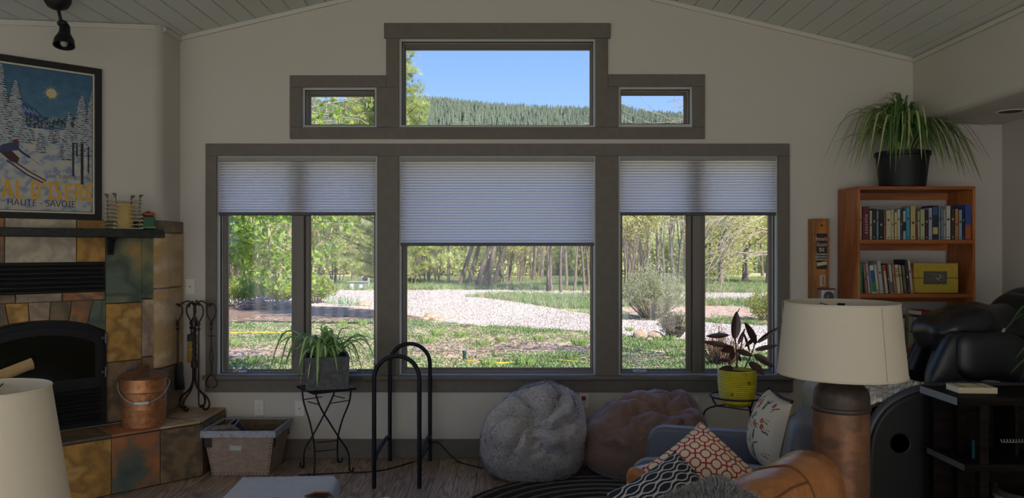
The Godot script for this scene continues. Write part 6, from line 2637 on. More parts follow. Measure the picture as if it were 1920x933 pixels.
func plant_stand() -> void:
	var c := at(612, 722, 5.76)
	var h := 0.62
	var o := thing("plant_stand", "black iron plant stand with a square top and crossing legs under the left window", "plant stand", Vector3(c.x, 0, -5.76), 0.62)
	var w := 0.165
	var s := Shape.new()
	frame(s, -w, w, -w, w, 0.02, -0.009, 0.009)
	var tilt := Transform3D(Basis(Vector3.RIGHT, PI / 2), Vector3(0, h - 0.009, 0))
	s = Shape.new()
	s.xf = tilt
	frame(s, -w, w, -w, w, 0.02, -0.009, 0.009)
	obj("rim", s, M.iron, o)
	s = Shape.new()
	s.box(Vector3(0, h - 0.010, 0), Vector3(w * 2 - 0.042, 0.012, w * 2 - 0.042), 0.002)
	obj("tile", s, mat(hex("2b2b2d"), 0.5), o)
	for k in 4:
		var a := PI / 2 * k
		var e := Vector3(cos(a), 0, sin(a))
		var g := Vector3(-sin(a), 0, cos(a))
		s = Shape.new()
		var q := func(u: float, v: float, y: float) -> Vector3:
			return e * u + g * v + Vector3(0, y, 0)
		s.tube(curve([q.call(0.135, 0.135, h - 0.02), q.call(0.135, 0.10, h - 0.12), q.call(0.12, 0.02, h - 0.25), q.call(0.12, -0.06, h - 0.38), q.call(0.135, -0.115, 0.14), q.call(0.14, -0.12, 0.03), q.call(0.15, -0.125, 0.009), q.call(0.175, -0.13, 0.012), q.call(0.185, -0.13, 0.04)], 5), 0.0065, 7)
		obj("leg", s, M.iron, o)
	s = Shape.new()
	for y in [h - 0.10, 0.18]:
		for k in 4:
			var a := PI / 2 * k
			var e := Vector3(cos(a), 0, sin(a))
			var g := Vector3(-sin(a), 0, cos(a))
			var v := 0.11 if y > 0.3 else -0.105
			s.tube([e * 0.135 + g * v + Vector3(0, y, 0), -g * 0.135 * -1.0 * signf(v) * 1.0 + e * -v * 0.0 + e * (-0.02) + g * 0.0 + Vector3(0, y, 0)], 0.004, 6)
	obj("braces", s, M.iron, o)
	# concrete planter
	var d := thing("concrete_planter", "square tapered grey concrete planter on the black iron stand", "planter", Vector3(c.x, h + 0.001, -5.76), 0.62 - 0.35)
	var stone := relief(grain(mat(Color.WHITE, 0.85), noise(0.03, [hex("565658"), hex("646465"), hex("505052"), hex("6c6c6e")], 5), Vector3(2, 2, 2), false), noise(0.12, [hex("000000"), hex("ffffff")], 4), 0.15)
	s = Shape.new()
	var hh := 0.235
	for i in 4:
		var q := [[-1, 1], [1, 1], [1, -1], [-1, -1]]
		var a: Array = q[i]
		var b: Array = q[(i + 1) % 4]
		var f := 0.148
		var t := 0.16
		s.poly([Vector3(a[0] * f, 0, a[1] * f), Vector3(b[0] * f, 0, b[1] * f), Vector3(b[0] * t, hh, b[1] * t), Vector3(a[0] * t, hh, a[1] * t)])
		s.poly([Vector3(a[0] * t, hh, a[1] * t), Vector3(b[0] * t, hh, b[1] * t), Vector3(b[0] * (t - 0.018), hh, b[1] * (t - 0.018)), Vector3(a[0] * (t - 0.018), hh, a[1] * (t - 0.018))])
		s.poly([Vector3(a[0] * (t - 0.018), hh, a[1] * (t - 0.018)), Vector3(b[0] * (t - 0.018), hh, b[1] * (t - 0.018)), Vector3(b[0] * (t - 0.018), hh - 0.04, b[1] * (t - 0.018)), Vector3(a[0] * (t - 0.018), hh - 0.04, a[1] * (t - 0.018))])
	s.poly([Vector3(-0.148, 0, -0.148), Vector3(0.148, 0, -0.148), Vector3(0.148, 0, 0.148), Vector3(-0.148, 0, 0.148)])
	obj("box", s, stone, d)
	s = Shape.new()
	s.box(Vector3(0, hh - 0.03, 0), Vector3(0.28, 0.01, 0.28))
	obj("soil", s, mat(hex("2a221c"), 0.95), d)
	var p := thing("spider_plant", "green spider plant with arching leaves growing in the concrete planter", "plant", Vector3(c.x, h + hh - 0.024, -5.76))
	var r := RandomNumberGenerator.new()
	r.seed = 21
	for k in 64:
		var a := r.randf() * TAU
		var reach := r.randf_range(0.18, 0.36)
		if sin(a) < 0:
			reach = minf(reach, 0.22 / maxf(0.3, -sin(a) * 0.75))
		var rise := r.randf_range(0.07, 0.18)
		var fall := r.randf_range(0.02, 0.24) * reach / 0.25
		if k % 7 == 0:
			reach = r.randf_range(0.03, 0.10)
			rise = r.randf_range(0.17, 0.24)
			fall = 0.0
		if k == 3 or k == 7:
			reach = 0.42
			fall = 0.1 if k == 3 else 0.3
			a = PI + 0.2
		var dir := Vector3(cos(a), 0, sin(a) * 0.75)
		var b := Vector3(r.randf_range(-0.07, 0.07), 0, r.randf_range(-0.05, 0.05))
		var g := r.randf_range(0.8, 1.3)
		blade(p, [b, b + dir * reach * 0.35 + Vector3(0, rise * 0.85, 0), b + dir * reach * 0.72 + Vector3(0, rise, 0), b + dir * reach + Vector3(0, rise - fall, 0)], r.randf_range(0.026, 0.040), Color(0.40 * g, 0.56 * g, 0.20 * g), Color(0.24 * g, 0.42 * g, 0.11 * g))


func log_rack() -> void:
	var o := thing("log_rack", "empty black steel log rack of two tall arched hoops in front of the window", "log rack", Vector3(-0.789, 0, -5.675))
	var r := 0.0155
	for e in [-1.0, 1.0]:
		var s := Shape.new()
		var w := 0.155
		var z: float = e * 0.345
		var pts := [Vector3(-w, 0.0, z), Vector3(-w, 0.4, z)]
		for k in 21:
			var a := PI - PI * k / 20
			pts.append(Vector3(cos(a) * w, 0.92 - w + sin(a) * w - r, z))
		pts.append_array([Vector3(w, 0.4, z), Vector3(w, 0.0, z)])
		s.tube(pts, r, 12)
		obj("hoop", s, M.iron, o)
	for e in [-1.0, 1.0]:
		var s := Shape.new()
		var pts := []
		for k in 13:
			var u := k / 12.0 * 2 - 1
			pts.append(Vector3(e * 0.155, 0.215 - 0.05 * pow(absf(u), 6), u * 0.345))
		s.tube(pts, r * 0.95, 10)
		obj("side_bar", s, M.iron, o)


func yellow_pot() -> void:
	var d := 5.62
	var k := d / F
	var c := at(1382, 742, d)
	var foot := at(1382, 752, d).y
	var o := thing("ring_stand", "black iron ring stand with bowed legs under the yellow pot", "plant stand", Vector3(c.x, 0, -d))
	var s := Shape.new()
	s.tube(ring(48 * k, Vector3(-2 * k, c.y, 0), 40), 0.0065, 8, false, true)
	obj("ring", s, M.iron, o)
	var low := c.y - 0.075
	for i in 3:
		var a := TAU * (i + 0.58) / 3
		var e := Vector3(cos(a), 0, sin(a))
		s = Shape.new()
		s.tube(curve([e * 47 * k + Vector3(0, c.y, 0), e * 0.165 + Vector3(0, c.y - 0.04, 0), e * 0.15 + Vector3(0, low, 0), e * 0.20 + Vector3(0, low - 0.02, 0), e * 0.235 + Vector3(0, low - 0.07, 0), e * 0.24 + Vector3(0, low - 0.25, 0), e * 0.20 + Vector3(0, 0.06, 0), e * 0.22 + Vector3(0, 0.006, 0)], 6), 0.006, 7)
		obj("leg", s, M.iron, o)
		s = Shape.new()
		var b := TAU * (i + 1.58) / 3
		s.tube([e * 0.15 + Vector3(0, low, 0), Vector3(cos(b), 0, sin(b)) * 0.15 + Vector3(0, low, 0)], 0.0045, 6)
		obj("brace", s, M.iron, o)
	var p := thing("yellow_pot", "bright yellow ribbed ceramic pot in the black ring stand below the right window", "pot", Vector3(c.x, low + 0.006, -d))
	var glaze := grain(mat(Color.WHITE, 0.3), noise(0.02, [hex("a08e16"), hex("c2b21e"), hex("cfc024"), hex("b4a21a")], 4), Vector3(2, 2, 2), false)
	glaze.clearcoat_enabled = true
	glaze.clearcoat = 0.5
	s = Shape.new()
	var h: float = at(0, 692, d).y - low - 0.006
	var prof := [Vector2(0, 0), Vector2(0.075, 0), Vector2(0.105, 0.02)]
	var rr := func(u: float) -> float:
		return (28.5 + 7.0 * sin(minf(u * 1.25, 1.0) * PI / 2)) * k
	for j in 34:
		var u := 0.10 + 0.86 * j / 33.0
		prof.append(Vector2(rr.call(u) + 0.0022 * (1.0 if j % 2 else -1.0), h * u))
	prof.append_array([Vector2(36 * k, h * 0.985), Vector2(35 * k, h), Vector2(33 * k, h), Vector2(32.5 * k, h - 0.03), Vector2(0, h - 0.03)])
	s.lathe(prof, 56)
	obj("body", s, glaze, p)
	var ink := mat(hex("6a5f14"), 0.5)
	for q in [[0.35, 0.30], [-0.55, 0.62]]:
		s = Shape.new()
		var a: float = PI / 2 - q[0]
		var y: float = h * (1 - q[1])
		var rad: float = rr.call(1 - q[1]) + 0.003
		for j in 5:
			var t := TAU * j / 5
			var aa := a + cos(t) * 0.11
			s.tube([Vector3(cos(a) * rad, y, sin(a) * rad), Vector3(cos(aa) * rad, y + sin(t) * 0.016, sin(aa) * rad)], 0.003, 5)
		obj("flower_relief", s, ink, p)
	s = Shape.new()
	s.lathe([Vector2(0, h - 0.028), Vector2(32 * k, h - 0.028)], 24)
	obj("soil", s, mat(hex("221a16"), 0.95), p)
	# rubber plant: every leaf given by the pixels of its root and tip
	var t := thing("rubber_plant", "young rubber plant with dark burgundy oval leaves growing in the yellow pot", "plant", Vector3(c.x, low + h - 0.02, -d))
	var base := t.position
	var stems := [[[1382, 690], [1380, 650], [1376, 612]], [[1396, 690], [1412, 655], [1418, 628]], [[1379, 690], [1388, 655], [1396, 616]], [[1370, 690], [1368, 672], [1372, 655]]]
	var sm := mat(hex("5a4238"), 0.6)
	for q in stems:
		s = Shape.new()
		var pts := []
		for v in q:
			pts.append(at(v[0], v[1], d) - base)
		s.tube(curve(pts, 4), 0.0048, 7)
		obj("stem", s, sm, t)
	var leaves := [[1377, 636, 1382, 583, 0.075, 0.0], [1418, 645, 1392, 602, 0.06, 0.1], [1418, 643, 1455, 611, 0.035, 0.1], [1368, 628, 1328, 632, 0.040, -0.12], [1371, 650, 1320, 641, 0.042, -0.1], [1376, 652, 1347, 655, 0.055, 0.1], [1414, 656, 1460, 646, 0.036, 0.0], [1412, 664, 1450, 686, 0.060, 0.05], [1404, 678, 1426, 698, 0.065, 0.14], [1380, 656, 1406, 664, 0.045, 0.12], [1374, 655, 1366, 672, 0.042, 0.12], [1384, 645, 1396, 618, 0.028, 0.0], [1406, 660, 1397, 622, 0.022, -0.05], [1368, 676, 1349, 676, 0.028, -0.08], [1376, 690, 1345, 690, 0.045, 0.06], [1382, 666, 1397, 680, 0.03, -0.1], [1396, 650, 1430, 632, 0.03, -0.16], [1381, 588, 1388, 576, 0.008, 0.0]]
	var dark := leafy(mat(hex("46312e"), 0.25), Color(0.16, 0.07, 0.05))
	for q in leaves:
		var a := at(q[0], q[1], d) - base
		var b := at(q[2], q[3], d) - base + Vector3(0, 0, q[5] * 0.7)
		var dir := (b - a).normalized()
		var side := dir.cross(Vector3(0.15, 0.35, 1.0)).normalized()
		var up := side.cross(dir)
		var l := (b - a).length()
		var g := PackedVector3Array()
		for j in 13:
			var u := j / 12.0
			var wd: float = q[4] / 2 * pow(sin(PI * pow(u, 0.85)), 0.7) if j < 12 else 0.0
			for i in 5:
				var e := (i - 2) / 2.0
				g.append(a + dir * l * u + side * wd * e + up * (absf(e) * wd * 0.25 - 0.05 * l * u * u))
		s = Shape.new()
		s.grid(g, 5, 13)
		obj("leaf", s, dark, t)


# ---------------------------------------------------------------- the garden, the drive and the woods
var zones := {}


func outline(px: Array, h := LAWN, wobble := 0.12) -> PackedVector2Array:   # a ground patch from pixels, its rim roughened; x, z in metres
	var raw := []
	for q in px:
		var g := ground(q[0], q[1], h)
		raw.append(Vector2(g.x, g.z))
	var out := PackedVector2Array()
	for k in raw.size():
		var a: Vector2 = raw[k]
		var b: Vector2 = raw[(k + 1) % raw.size()]
		var n := clampi(int(a.distance_to(b) / 0.5), 1, 60)
		for i in n:
			out.append(a.lerp(b, float(i) / n) + Vector2(rnd(-wobble, wobble), rnd(-wobble, wobble)) * (1.0 if i else 0.4))
	return out


func patch(s: Shape, line: PackedVector2Array, y: float) -> void:
	var t := Geometry2D.triangulate_polygon(line)
	var v0 := s.v.size()
	var i0 := s.ix.size()
	for p in line:
		s.add(Vector3(p.x, y, p.y), p)
	for k in range(0, t.size(), 3):
		s.tri(v0 + t[k], v0 + t[k + 1], v0 + t[k + 2])
	s.normals(v0, i0)
	for k in range(v0, s.v.size()):
		if s.n[k].y < 0:
			s.n[k] = Vector3.UP
	for k in range(i0, s.ix.size(), 3):
		var a := s.v[s.ix[k]]
		if (s.v[s.ix[k + 2]] - a).cross(s.v[s.ix[k + 1]] - a).y < 0:
			var q := s.ix[k + 1]
			s.ix[k + 1] = s.ix[k + 2]
			s.ix[k + 2] = q
	for k in range(v0, s.v.size()):
		s.n[k] = Vector3.UP


const PANES := [[427, 549, "left"], [582, 703, "second"], [762, 1108, "centre"], [1165, 1287, "fourth"], [1320, 1442, "rightmost"]]
const ORDS := ["first", "second", "third", "fourth", "fifth", "sixth", "seventh", "eighth", "ninth", "tenth", "eleventh", "twelfth"]


func by_pane(all_px: Array, px: float, what: String, tail: String) -> String:   # a label that counts alike things from the left within the window pane that shows them
	for q in PANES:
		if px >= q[0] - 6 and px <= q[1] + 6:
			var before := 0
			var total := 0
			for v in all_px:
				if v >= q[0] - 6 and v <= q[1] + 6:
					total += 1
					if v < px:
						before += 1
			if total == 1:
				return "%s, the only one in the %s pane, %s" % [what, q[2], tail]
			return "%s, %s from the left in the %s pane, %s" % [what, ORDS[mini(before, 11)], q[2], tail]
	return "%s hidden behind the window posts, %s" % [what, tail]


func inside(name_: String, p: Vector2) -> bool:
	return Geometry2D.is_point_in_polygon(p, zones[name_])


func outdoors() -> void:
	var g := setting("ground")
	var soil := grain(mat(Color.WHITE, 0.95), noise(0.02, [hex("a58a70"), hex("b8a888"), hex("98a068"), hex("b5a684"), hex("a0aa6c"), hex("c4b498")], 5, FastNoiseLite.TYPE_SIMPLEX, 512), Vector3(0.22, 0.22, 0.22))
	relief(soil, noise(0.15, [hex("000000"), hex("ffffff")], 4), 2.0)
	var s := Shape.new()
	s.poly([Vector3(-260, LAWN, -6.4), Vector3(-260, LAWN, -700), Vector3(260, LAWN, -700), Vector3(260, LAWN, -6.4)])
	s.poly([Vector3(-260, LAWN - 0.02, 60), Vector3(-260, LAWN - 0.02, -6.4), Vector3(260, LAWN - 0.02, -6.4), Vector3(260, LAWN - 0.02, 60)])
	obj("lawn", s, soil, g)
	zones.drive = outline([[250, 590], [430, 586], [560, 582], [640, 583], [700, 590], [760, 600], [900, 612], [1107, 623], [1290, 642], [1480, 668], [1700, 690], [1700, 620], [1442, 612], [1290, 604], [1165, 600], [1107, 591], [1000, 572], [930, 562], [868, 556], [960, 553], [1107, 556.5], [1300, 566], [1442, 567], [1750, 570], [1750, 549], [1442, 550], [1107, 545.5], [900, 543.5], [600, 545], [250, 545]])
	var gravel := grain(mat(Color.WHITE, 0.9), noise(0.25, [hex("7c7066"), hex("a6988c"), hex("b4a598"), hex("8a7e74"), hex("beb0a2"), hex("a09286")], 3, FastNoiseLite.TYPE_CELLULAR, 512), Vector3(0.13, 0.13, 0.13))
	relief(gravel, noise(0.3, [hex("000000"), hex("ffffff")], 2, FastNoiseLite.TYPE_CELLULAR), 2.5)
	s = Shape.new()
	patch(s, zones.drive, LAWN + 0.014)
	obj("gravel_drive", s, gravel, g)
	zones.bed = outline([[250, 572], [430, 570], [470, 572], [560, 574], [640, 576], [705, 582], [760, 592], [830, 600], [800, 604], [700, 603], [560, 603], [430, 604], [250, 604]])
	var mulch := grain(mat(Color.WHITE, 0.95), noise(0.2, [hex("5e4a3c"), hex("8a7058"), hex("6f5846"), hex("9e8468")], 3, FastNoiseLite.TYPE_CELLULAR, 256), Vector3(0.6, 0.6, 0.6))
	relief(mulch, noise(0.3, [hex("000000"), hex("ffffff")], 2, FastNoiseLite.TYPE_CELLULAR), 3.0)
	s = Shape.new()
	patch(s, zones.bed, LAWN + 0.028)
	obj("mulch_bed", s, mulch, g)
	zones.dirt = outline([[1150, 577], [1260, 572], [1400, 576], [1460, 582], [1442, 597], [1330, 600], [1200, 596]])
	var clay := grain(mat(Color.WHITE, 0.95), noise(0.05, [hex("a58c7a"), hex("bba48f"), hex("937866"), hex("c6b29c")], 4, FastNoiseLite.TYPE_SIMPLEX, 256), Vector3(0.3, 0.3, 0.3))
	s = Shape.new()
	patch(s, zones.dirt, LAWN + 0.02)
	zones.chips = outline([[250, 648], [430, 652], [520, 655], [560, 668], [430, 680], [250, 676]])
	patch(s, zones.chips, LAWN + 0.012)
	zones.bare = outline([[800, 640], [960, 635], [1060, 646], [1120, 662], [980, 660], [860, 672], [760, 668]])
	patch(s, zones.bare, LAWN + 0.010)
	obj("bare_earth", s, clay, g)
	grass(g)
	hill()
	near_trees()
	woods()
	shrubs()
	garden_things()


func grass(g: Node) -> void:
	var f := FastNoiseLite.new()
	f.seed = 4
	f.frequency = 0.35
	f.fractal_octaves = 3
	var tuft := Shape.new()
	for k in 5:
		var a := TAU * k / 5.0 + 0.3
		var d := Vector3(cos(a), 0, sin(a))
		var w := Vector3(-sin(a), 0, cos(a)) * 0.006
		var b := d * 0.015
		tuft.poly([b - w, b + w, b + d * 0.03 + w * 0.7 + Vector3(0, 0.06, 0), b + d * 0.075 + Vector3(0, 0.10, 0), b + d * 0.03 - w * 0.7 + Vector3(0, 0.06, 0)])
	var mesh := tuft.mesh()
	var spots := []
	var tints := []
	var greens := [Color(0.27, 0.42, 0.17), Color(0.33, 0.46, 0.20), Color(0.22, 0.38, 0.13), Color(0.42, 0.46, 0.26), Color(0.56, 0.51, 0.38), Color(0.50, 0.49, 0.32)]
	for k in 90000:
		var d := 10.5 + 42.0 * pow(rng.randf(), 1.7)
		var x := rnd(-0.40, 0.37) * d
		var p := Vector2(x, -d)
		if inside("drive", p) or inside("bed", p) or (inside("dirt", p) and rng.randf() < 0.95) or (inside("chips", p) and rng.randf() < 0.93) or (inside("bare", p) and rng.randf() < 0.7):
			continue
		var q := f.get_noise_2d(x, d)
		var thick := 0.24 + 1.8 * maxf(0.0, q + 0.03)
		if d > 26:
			thick = 1.0
		if x > 3.0 and d < 15:
			thick += 0.5
		if rng.randf() > thick:
			continue
		var h := rnd(0.35, 0.8) + 1.5 * maxf(0.0, q - 0.18) * rng.randf()
		if d > 26:
			h = rnd(1.0, 2.4)
		var y := Basis(Vector3.UP, rng.randf() * TAU).scaled(Vector3(1.0, h, 1.0) * rnd(0.8, 1.3))
		spots.append(Transform3D(y, Vector3(x, LAWN, -d)))
		tints.append(greens[(rng.randi() % 4) + (2 if q < 0.05 and rng.randf() < 0.5 else 0)] * rnd(0.8, 1.15))
	var m := leafy(tinted(mat(Color.WHITE, 0.7)), Color(0.5, 0.5, 0.4))
	many("grass", mesh, m, spots, g, tints)
	# loose stones on the drive and dead stalks on the lawn
	var pebble := Shape.new()
	pebble.ball(Vector3.ZERO, Vector3(1.0, 0.7, 0.85), 6, 4)
	var stone_at := []
	var stone_tints := []
	var chip_at := []
	var chip_tints := []
	for k in 90000:
		var d := 14.5 + 24.0 * pow(rng.randf(), 1.3)
		var p := Vector2(rnd(-0.40, 0.37) * d, -d)
		if not inside("drive", p) or inside("bed", p):
			continue
		var e := rnd(0.011, 0.027)
		stone_at.append(Transform3D(Basis(Vector3(rnd(-1, 1), rnd(-1, 1), rnd(-1, 1)).normalized(), rng.randf() * TAU).scaled(Vector3.ONE * e), Vector3(p.x, LAWN + 0.016, p.y)))
	for k in 37:
		var l := rnd(0.22, 0.80)
		stone_tints.append(Color(l, l * 0.90, l * 0.83))
	many("loose_stones", pebble.mesh(), tinted(mat(Color.WHITE, 0.9)), stone_at, g, stone_tints)
	var chip := Shape.new()
	chip.tube([Vector3(-0.5, 0, 0), Vector3(0, 0.04, 0.05), Vector3(0.5, 0, 0)], 0.06, 4, false)
	for k in 17000:
		var d := 10.5 + 12.5 * pow(rng.randf(), 1.2)
		var p := Vector2(rnd(-0.40, 0.37) * d, -d)
		if inside("drive", p) or (f.get_noise_2d(p.x * 1.7 + 40.0, p.y * 1.7) < 0.0 and rng.randf() < 0.7):
			continue
		chip_at.append(Transform3D(Basis(Vector3.UP, rng.randf() * TAU).scaled(Vector3.ONE * rnd(0.05, 0.16)), Vector3(p.x, LAWN + rnd(0.02, 0.05), p.y)))
	for k in 31:
		var l := rnd(0.10, 0.50)
		chip_tints.append(Color(l, l * 0.80, l * 0.66))
	many("dead_stalks", chip.mesh(), tinted(mat(Color.WHITE, 0.9)), chip_at, g, chip_tints)
	# taller bright tufts that stand out of the lawn
	var tall := Shape.new()
	for k in 40:
		var a := TAU * k * 0.381966 + 0.3
		var r := 0.14 * sqrt(k / 40.0)
		var d := Vector3(cos(a), 0, sin(a))
		var w := Vector3(-sin(a), 0, cos(a)) * 0.006
		var b := d * r
		tall.poly([b - w, b + w, b + d * (0.01 + r * 0.2) + w * 0.7 + Vector3(0, 0.16, 0), b + d * (0.03 + r * 0.6) + Vector3(0, 0.26 + 0.07 * sin(k * 5.0), 0), b + d * (0.01 + r * 0.2) - w * 0.7 + Vector3(0, 0.16, 0)])
	var tm := leafy(mat(Color(0.30, 0.46, 0.12).linear_to_srgb(), 0.7), Color(0.5, 0.5, 0.35))
	var tall_mesh := tall.mesh()
	var names := [[864, 633], [820, 630], [905, 650], [1010, 640], [940, 642], [1085, 650], [1180, 622], [1230, 650], [1255, 640], [1275, 655], [1265, 672], [470, 686], [530, 684], [640, 615], [440, 650], [680, 612], [800, 645], [985, 690], [914, 688], [1075, 680]]
	for q in names:
		var p := ground(q[0], q[1])
		var o := obj("grass_tuft", tall_mesh, tm, null)
		o.position = p
		o.rotation.y = rng.randf() * TAU
		o.scale = Vector3(0.75, 0.62, 0.75) * rnd(0.75, 1.3)
		tag(o, by_pane(names.map(func(e): return e[0]), q[0], "bright grass tuft", "on the lawn"), "grass tuft", "tall grass tufts on the lawn")


func conifer() -> ArrayMesh:
	var s := Shape.new()
	var h := 12.0
	for tier in 5:
		var y0 := h * (0.06 + 0.18 * tier)
		var r := 2.1 * (1.0 - tier * 0.17)
		var y1 := minf(h, y0 + h * 0.34)
		var pts := []
		for k in 14:
			var a := TAU * k / 14
			var q := r * (1.0 if k % 2 else 0.55)
			pts.append(Vector3(cos(a) * q, y0 - (0.25 if k % 2 else 0.0), sin(a) * q))
		for k in 14:
			s.poly([pts[k], Vector3(0, y1, 0), pts[(k + 1) % 14]])
	return s.mesh()


func hill() -> void:
	var f := FastNoiseLite.new()
	f.seed = 6
	f.frequency = 0.004
	f.fractal_octaves = 3
	# ridge height by direction: what the upper windows show
	var crest := func(x: float) -> float:
		var px := 960.0 + x / 1000.0 * F
		var row := 226.0
		var marks := [[300.0, 226.0], [582.0, 218.0], [640.0, 219.0], [703.0, 214.0], [815.0, 216.0], [900.0, 224.0], [1000.0, 229.0], [1107.0, 233.0], [1163.0, 228.0], [1210.0, 239.0], [1290.0, 243.0], [1600.0, 250.0]]
		for k in marks.size() - 1:
			if px >= marks[k][0] and px < marks[k + 1][0]:
				row = lerpf(marks[k][1], marks[k + 1][1], (px - marks[k][0]) / (marks[k + 1][0] - marks[k][0]))
		return EYE + (466.5 - row) / F * 1000.0
	var height := func(x: float, d: float) -> float:
		var u := clampf((d - 250.0) / 750.0, 0.0, 1.3)
		var top: float = crest.call(x * 1000.0 / maxf(d, 200.0))
		var up := smoothstep(0.0, 1.0, minf(u, 1.0)) if u <= 1.0 else 1.0 - (u - 1.0) * 0.8
		return LAWN - 1.0 + (top - LAWN + 1.0) * up + f.get_noise_2d(x, d) * 10.0 * minf(u, 1.0 - 0.9 * minf(u, 1.0))
	var p := PackedVector3Array()
	var nx := 60
	var nd := 30
	for j in nd:
		for i in nx:
			var d := 240.0 + 960.0 * j / (nd - 1.0)
			var x := (i / (nx - 1.0) - 0.5) * 1500.0
			p.append(Vector3(x, height.call(x, d), -d))
	var s := Shape.new()
	s.grid(p, nx, nd)
	var o := struct("hill", s, grain(mat(Color.WHITE, 0.95), noise(0.04, [hex("5d6b45"), hex("6f7a52"), hex("7f8060"), hex("566540")], 4), Vector3(0.01, 0.01, 0.01)))
	var tree := conifer()
	var m := tinted(mat(Color.WHITE, 0.9))
	var spots := []
	var tints := []
	var r := RandomNumberGenerator.new()
	r.seed = 40
	while spots.size() < 8500:
		var d := r.randf_range(620, 1010)
		var x := r.randf_range(-0.30, 0.26) * d
		var sc := r.randf_range(0.7, 1.25)
		spots.append(Transform3D(Basis(Vector3.UP, r.randf() * TAU).scaled(Vector3(sc * 0.95, sc, sc * 0.95)), Vector3(x, height.call(x, d) - 1.0, -d)))
		var l := r.randf_range(0.75, 1.2)
		tints.append(Color(0.155 * l, 0.20 * l, 0.135 * l))
	many("forest", tree, m, spots, o, tints)
	var cm := mat(hex("62745c"), 0.9)
	for k in 70:
		var x := -258.0 + 480.0 * (k + r.randf_range(-0.4, 0.4)) / 70.0
		var t := obj("ridge_conifer", tree, cm, null)
		t.position = Vector3(x, height.call(x, 1000.0) - 1.0, -1000)
		t.rotation.y = r.randf() * TAU
		t.scale = Vector3.ONE * r.randf_range(0.7, 1.25)
		tag(t, "dark green conifer standing on the far ridge against the sky", "tree", "conifers along the ridge line")


func limb(s: Shape, tips: Array, from: Vector3, dir: Vector3, length: float, rad: float, depth: int, r: RandomNumberGenerator, spread: float, lift: float, kids := 3) -> void:
	var pts := [from]
	var d := dir
	var n := 3 if depth < 2 else 4
	for k in n:
		d = (d + Vector3(r.randf_range(-1, 1), r.randf_range(-1, 1), r.randf_range(-1, 1)) * 0.16 + Vector3(0, lift, 0)).normalized()
		pts.append(pts[k] + d * length / n)
	var rr := []
	for k in n + 1:
		rr.append(maxf(0.004, rad * (1.0 - 0.55 * k / n)))
	s.tube(pts, rr, 6 if depth > 2 else (4 if depth > 0 else 3), false)
	if depth <= 1:
		for k in range(1, n + 1):
			tips.append([pts[k], (pts[k] - pts[k - 1]).normalized()])
	if depth == 0:
		return
	for k in kids:
		var at_: Vector3 = pts[clampi(n - k % 3, 1, n)] if k else pts[n]
		var side := d.cross(Vector3(r.randf_range(-1, 1), r.randf_range(-1, 1), r.randf_range(-1, 1))).normalized()
		limb(s, tips, at_, (d + side * spread * r.randf_range(0.6, 1.25)).normalized(), length * r.randf_range(0.58, 0.82), rr[n] * 0.85, depth - 1, r, spread, lift, kids)


func leaf_mesh(l: float, w: float) -> ArrayMesh:
	var s := Shape.new()
	s.poly([Vector3(0, 0, 0), Vector3(-w / 2, l * 0.4, 0.1 * w), Vector3(0, l, 0)])
	s.poly([Vector3(0, 0, 0), Vector3(0, l, 0), Vector3(w / 2, l * 0.4, 0.1 * w)])
	return s.mesh()


func dress(o: Node3D, tips: Array, each: int, reach: float, mesh: Mesh, m: Material, tints: Array, r: RandomNumberGenerator, hang := 0.0) -> void:
	var spots := []
	for t in tips:
		for k in each:
			var p: Vector3 = t[0] + Vector3(r.randf_range(-1, 1), r.randf_range(-1, 1), r.randf_range(-1, 1)) * reach
			var up := Vector3(r.randf_range(-1, 1), r.randf_range(-1, 1) - hang, r.randf_range(-1, 1)).normalized()
			var side := up.cross(Vector3(r.randf_range(-1, 1), r.randf_range(-1, 1), r.randf_range(-1, 1))).normalized()
			var sc := r.randf_range(0.7, 1.25)
			spots.append(Transform3D(Basis(side, up, side.cross(up)).scaled(Vector3.ONE * sc), p))
	var cols := []
	for k in 31:
		var c: Color = tints[k % tints.size()]
		cols.append(c * r.randf_range(0.8, 1.2))
	many("foliage", mesh, m, spots, o, cols)


func tree_kind(called: String, seed_: int, tall: float, girth: float, depth: int, spread: float, lift: float, wood: Material, each: int, reach: float, mesh: Mesh, tints: Array, kids := 3, stems := 1, lean := Vector3.ZERO) -> Node3D:
	var o := Node3D.new()
	o.name = called
	var r := RandomNumberGenerator.new()
	r.seed = seed_
	var tips := []
	var s := Shape.new()
	var crown := Shape.new()
	for k in stems:
		var base := Vector3(r.randf_range(-0.5, 0.5), 0, r.randf_range(-0.3, 0.3)) * (0.0 if stems == 1 else 1.0)
		var dir := (Vector3.UP + lean + Vector3(r.randf_range(-1, 1), 0, r.randf_range(-1, 1)) * (0.05 if stems == 1 else 0.22)).normalized()
		var pts := [base]
		for i in 5:
			dir = (dir + Vector3(r.randf_range(-1, 1), 0, r.randf_range(-1, 1)) * 0.06).normalized()
			pts.append(pts[i] + dir * tall * 0.5 / 5)
		var g := girth * r.randf_range(0.75, 1.1)
		s.tube(pts, [g * 1.25, g, g * 0.92, g * 0.85, g * 0.75, g * 0.62], 9, false)
		for i in kids + 2:
			var side := dir.cross(Vector3(r.randf_range(-1, 1), r.randf_range(-0.3, 0.3), r.randf_range(-1, 1))).normalized()
			limb(crown, tips, pts[5 - i % 3] if i else pts[5], (dir + side * spread * (0.25 if i == 0 else r.randf_range(0.7, 1.3))).normalized(), tall * 0.26 * r.randf_range(0.8, 1.15), g * 0.5, depth, r, spread, lift, kids)
	obj("trunk", s, wood, o)
	obj("branches", crown, wood, o)
	if each > 0:
		dress(o, tips, each, reach, mesh, M.canopy, tints, r)
	return o


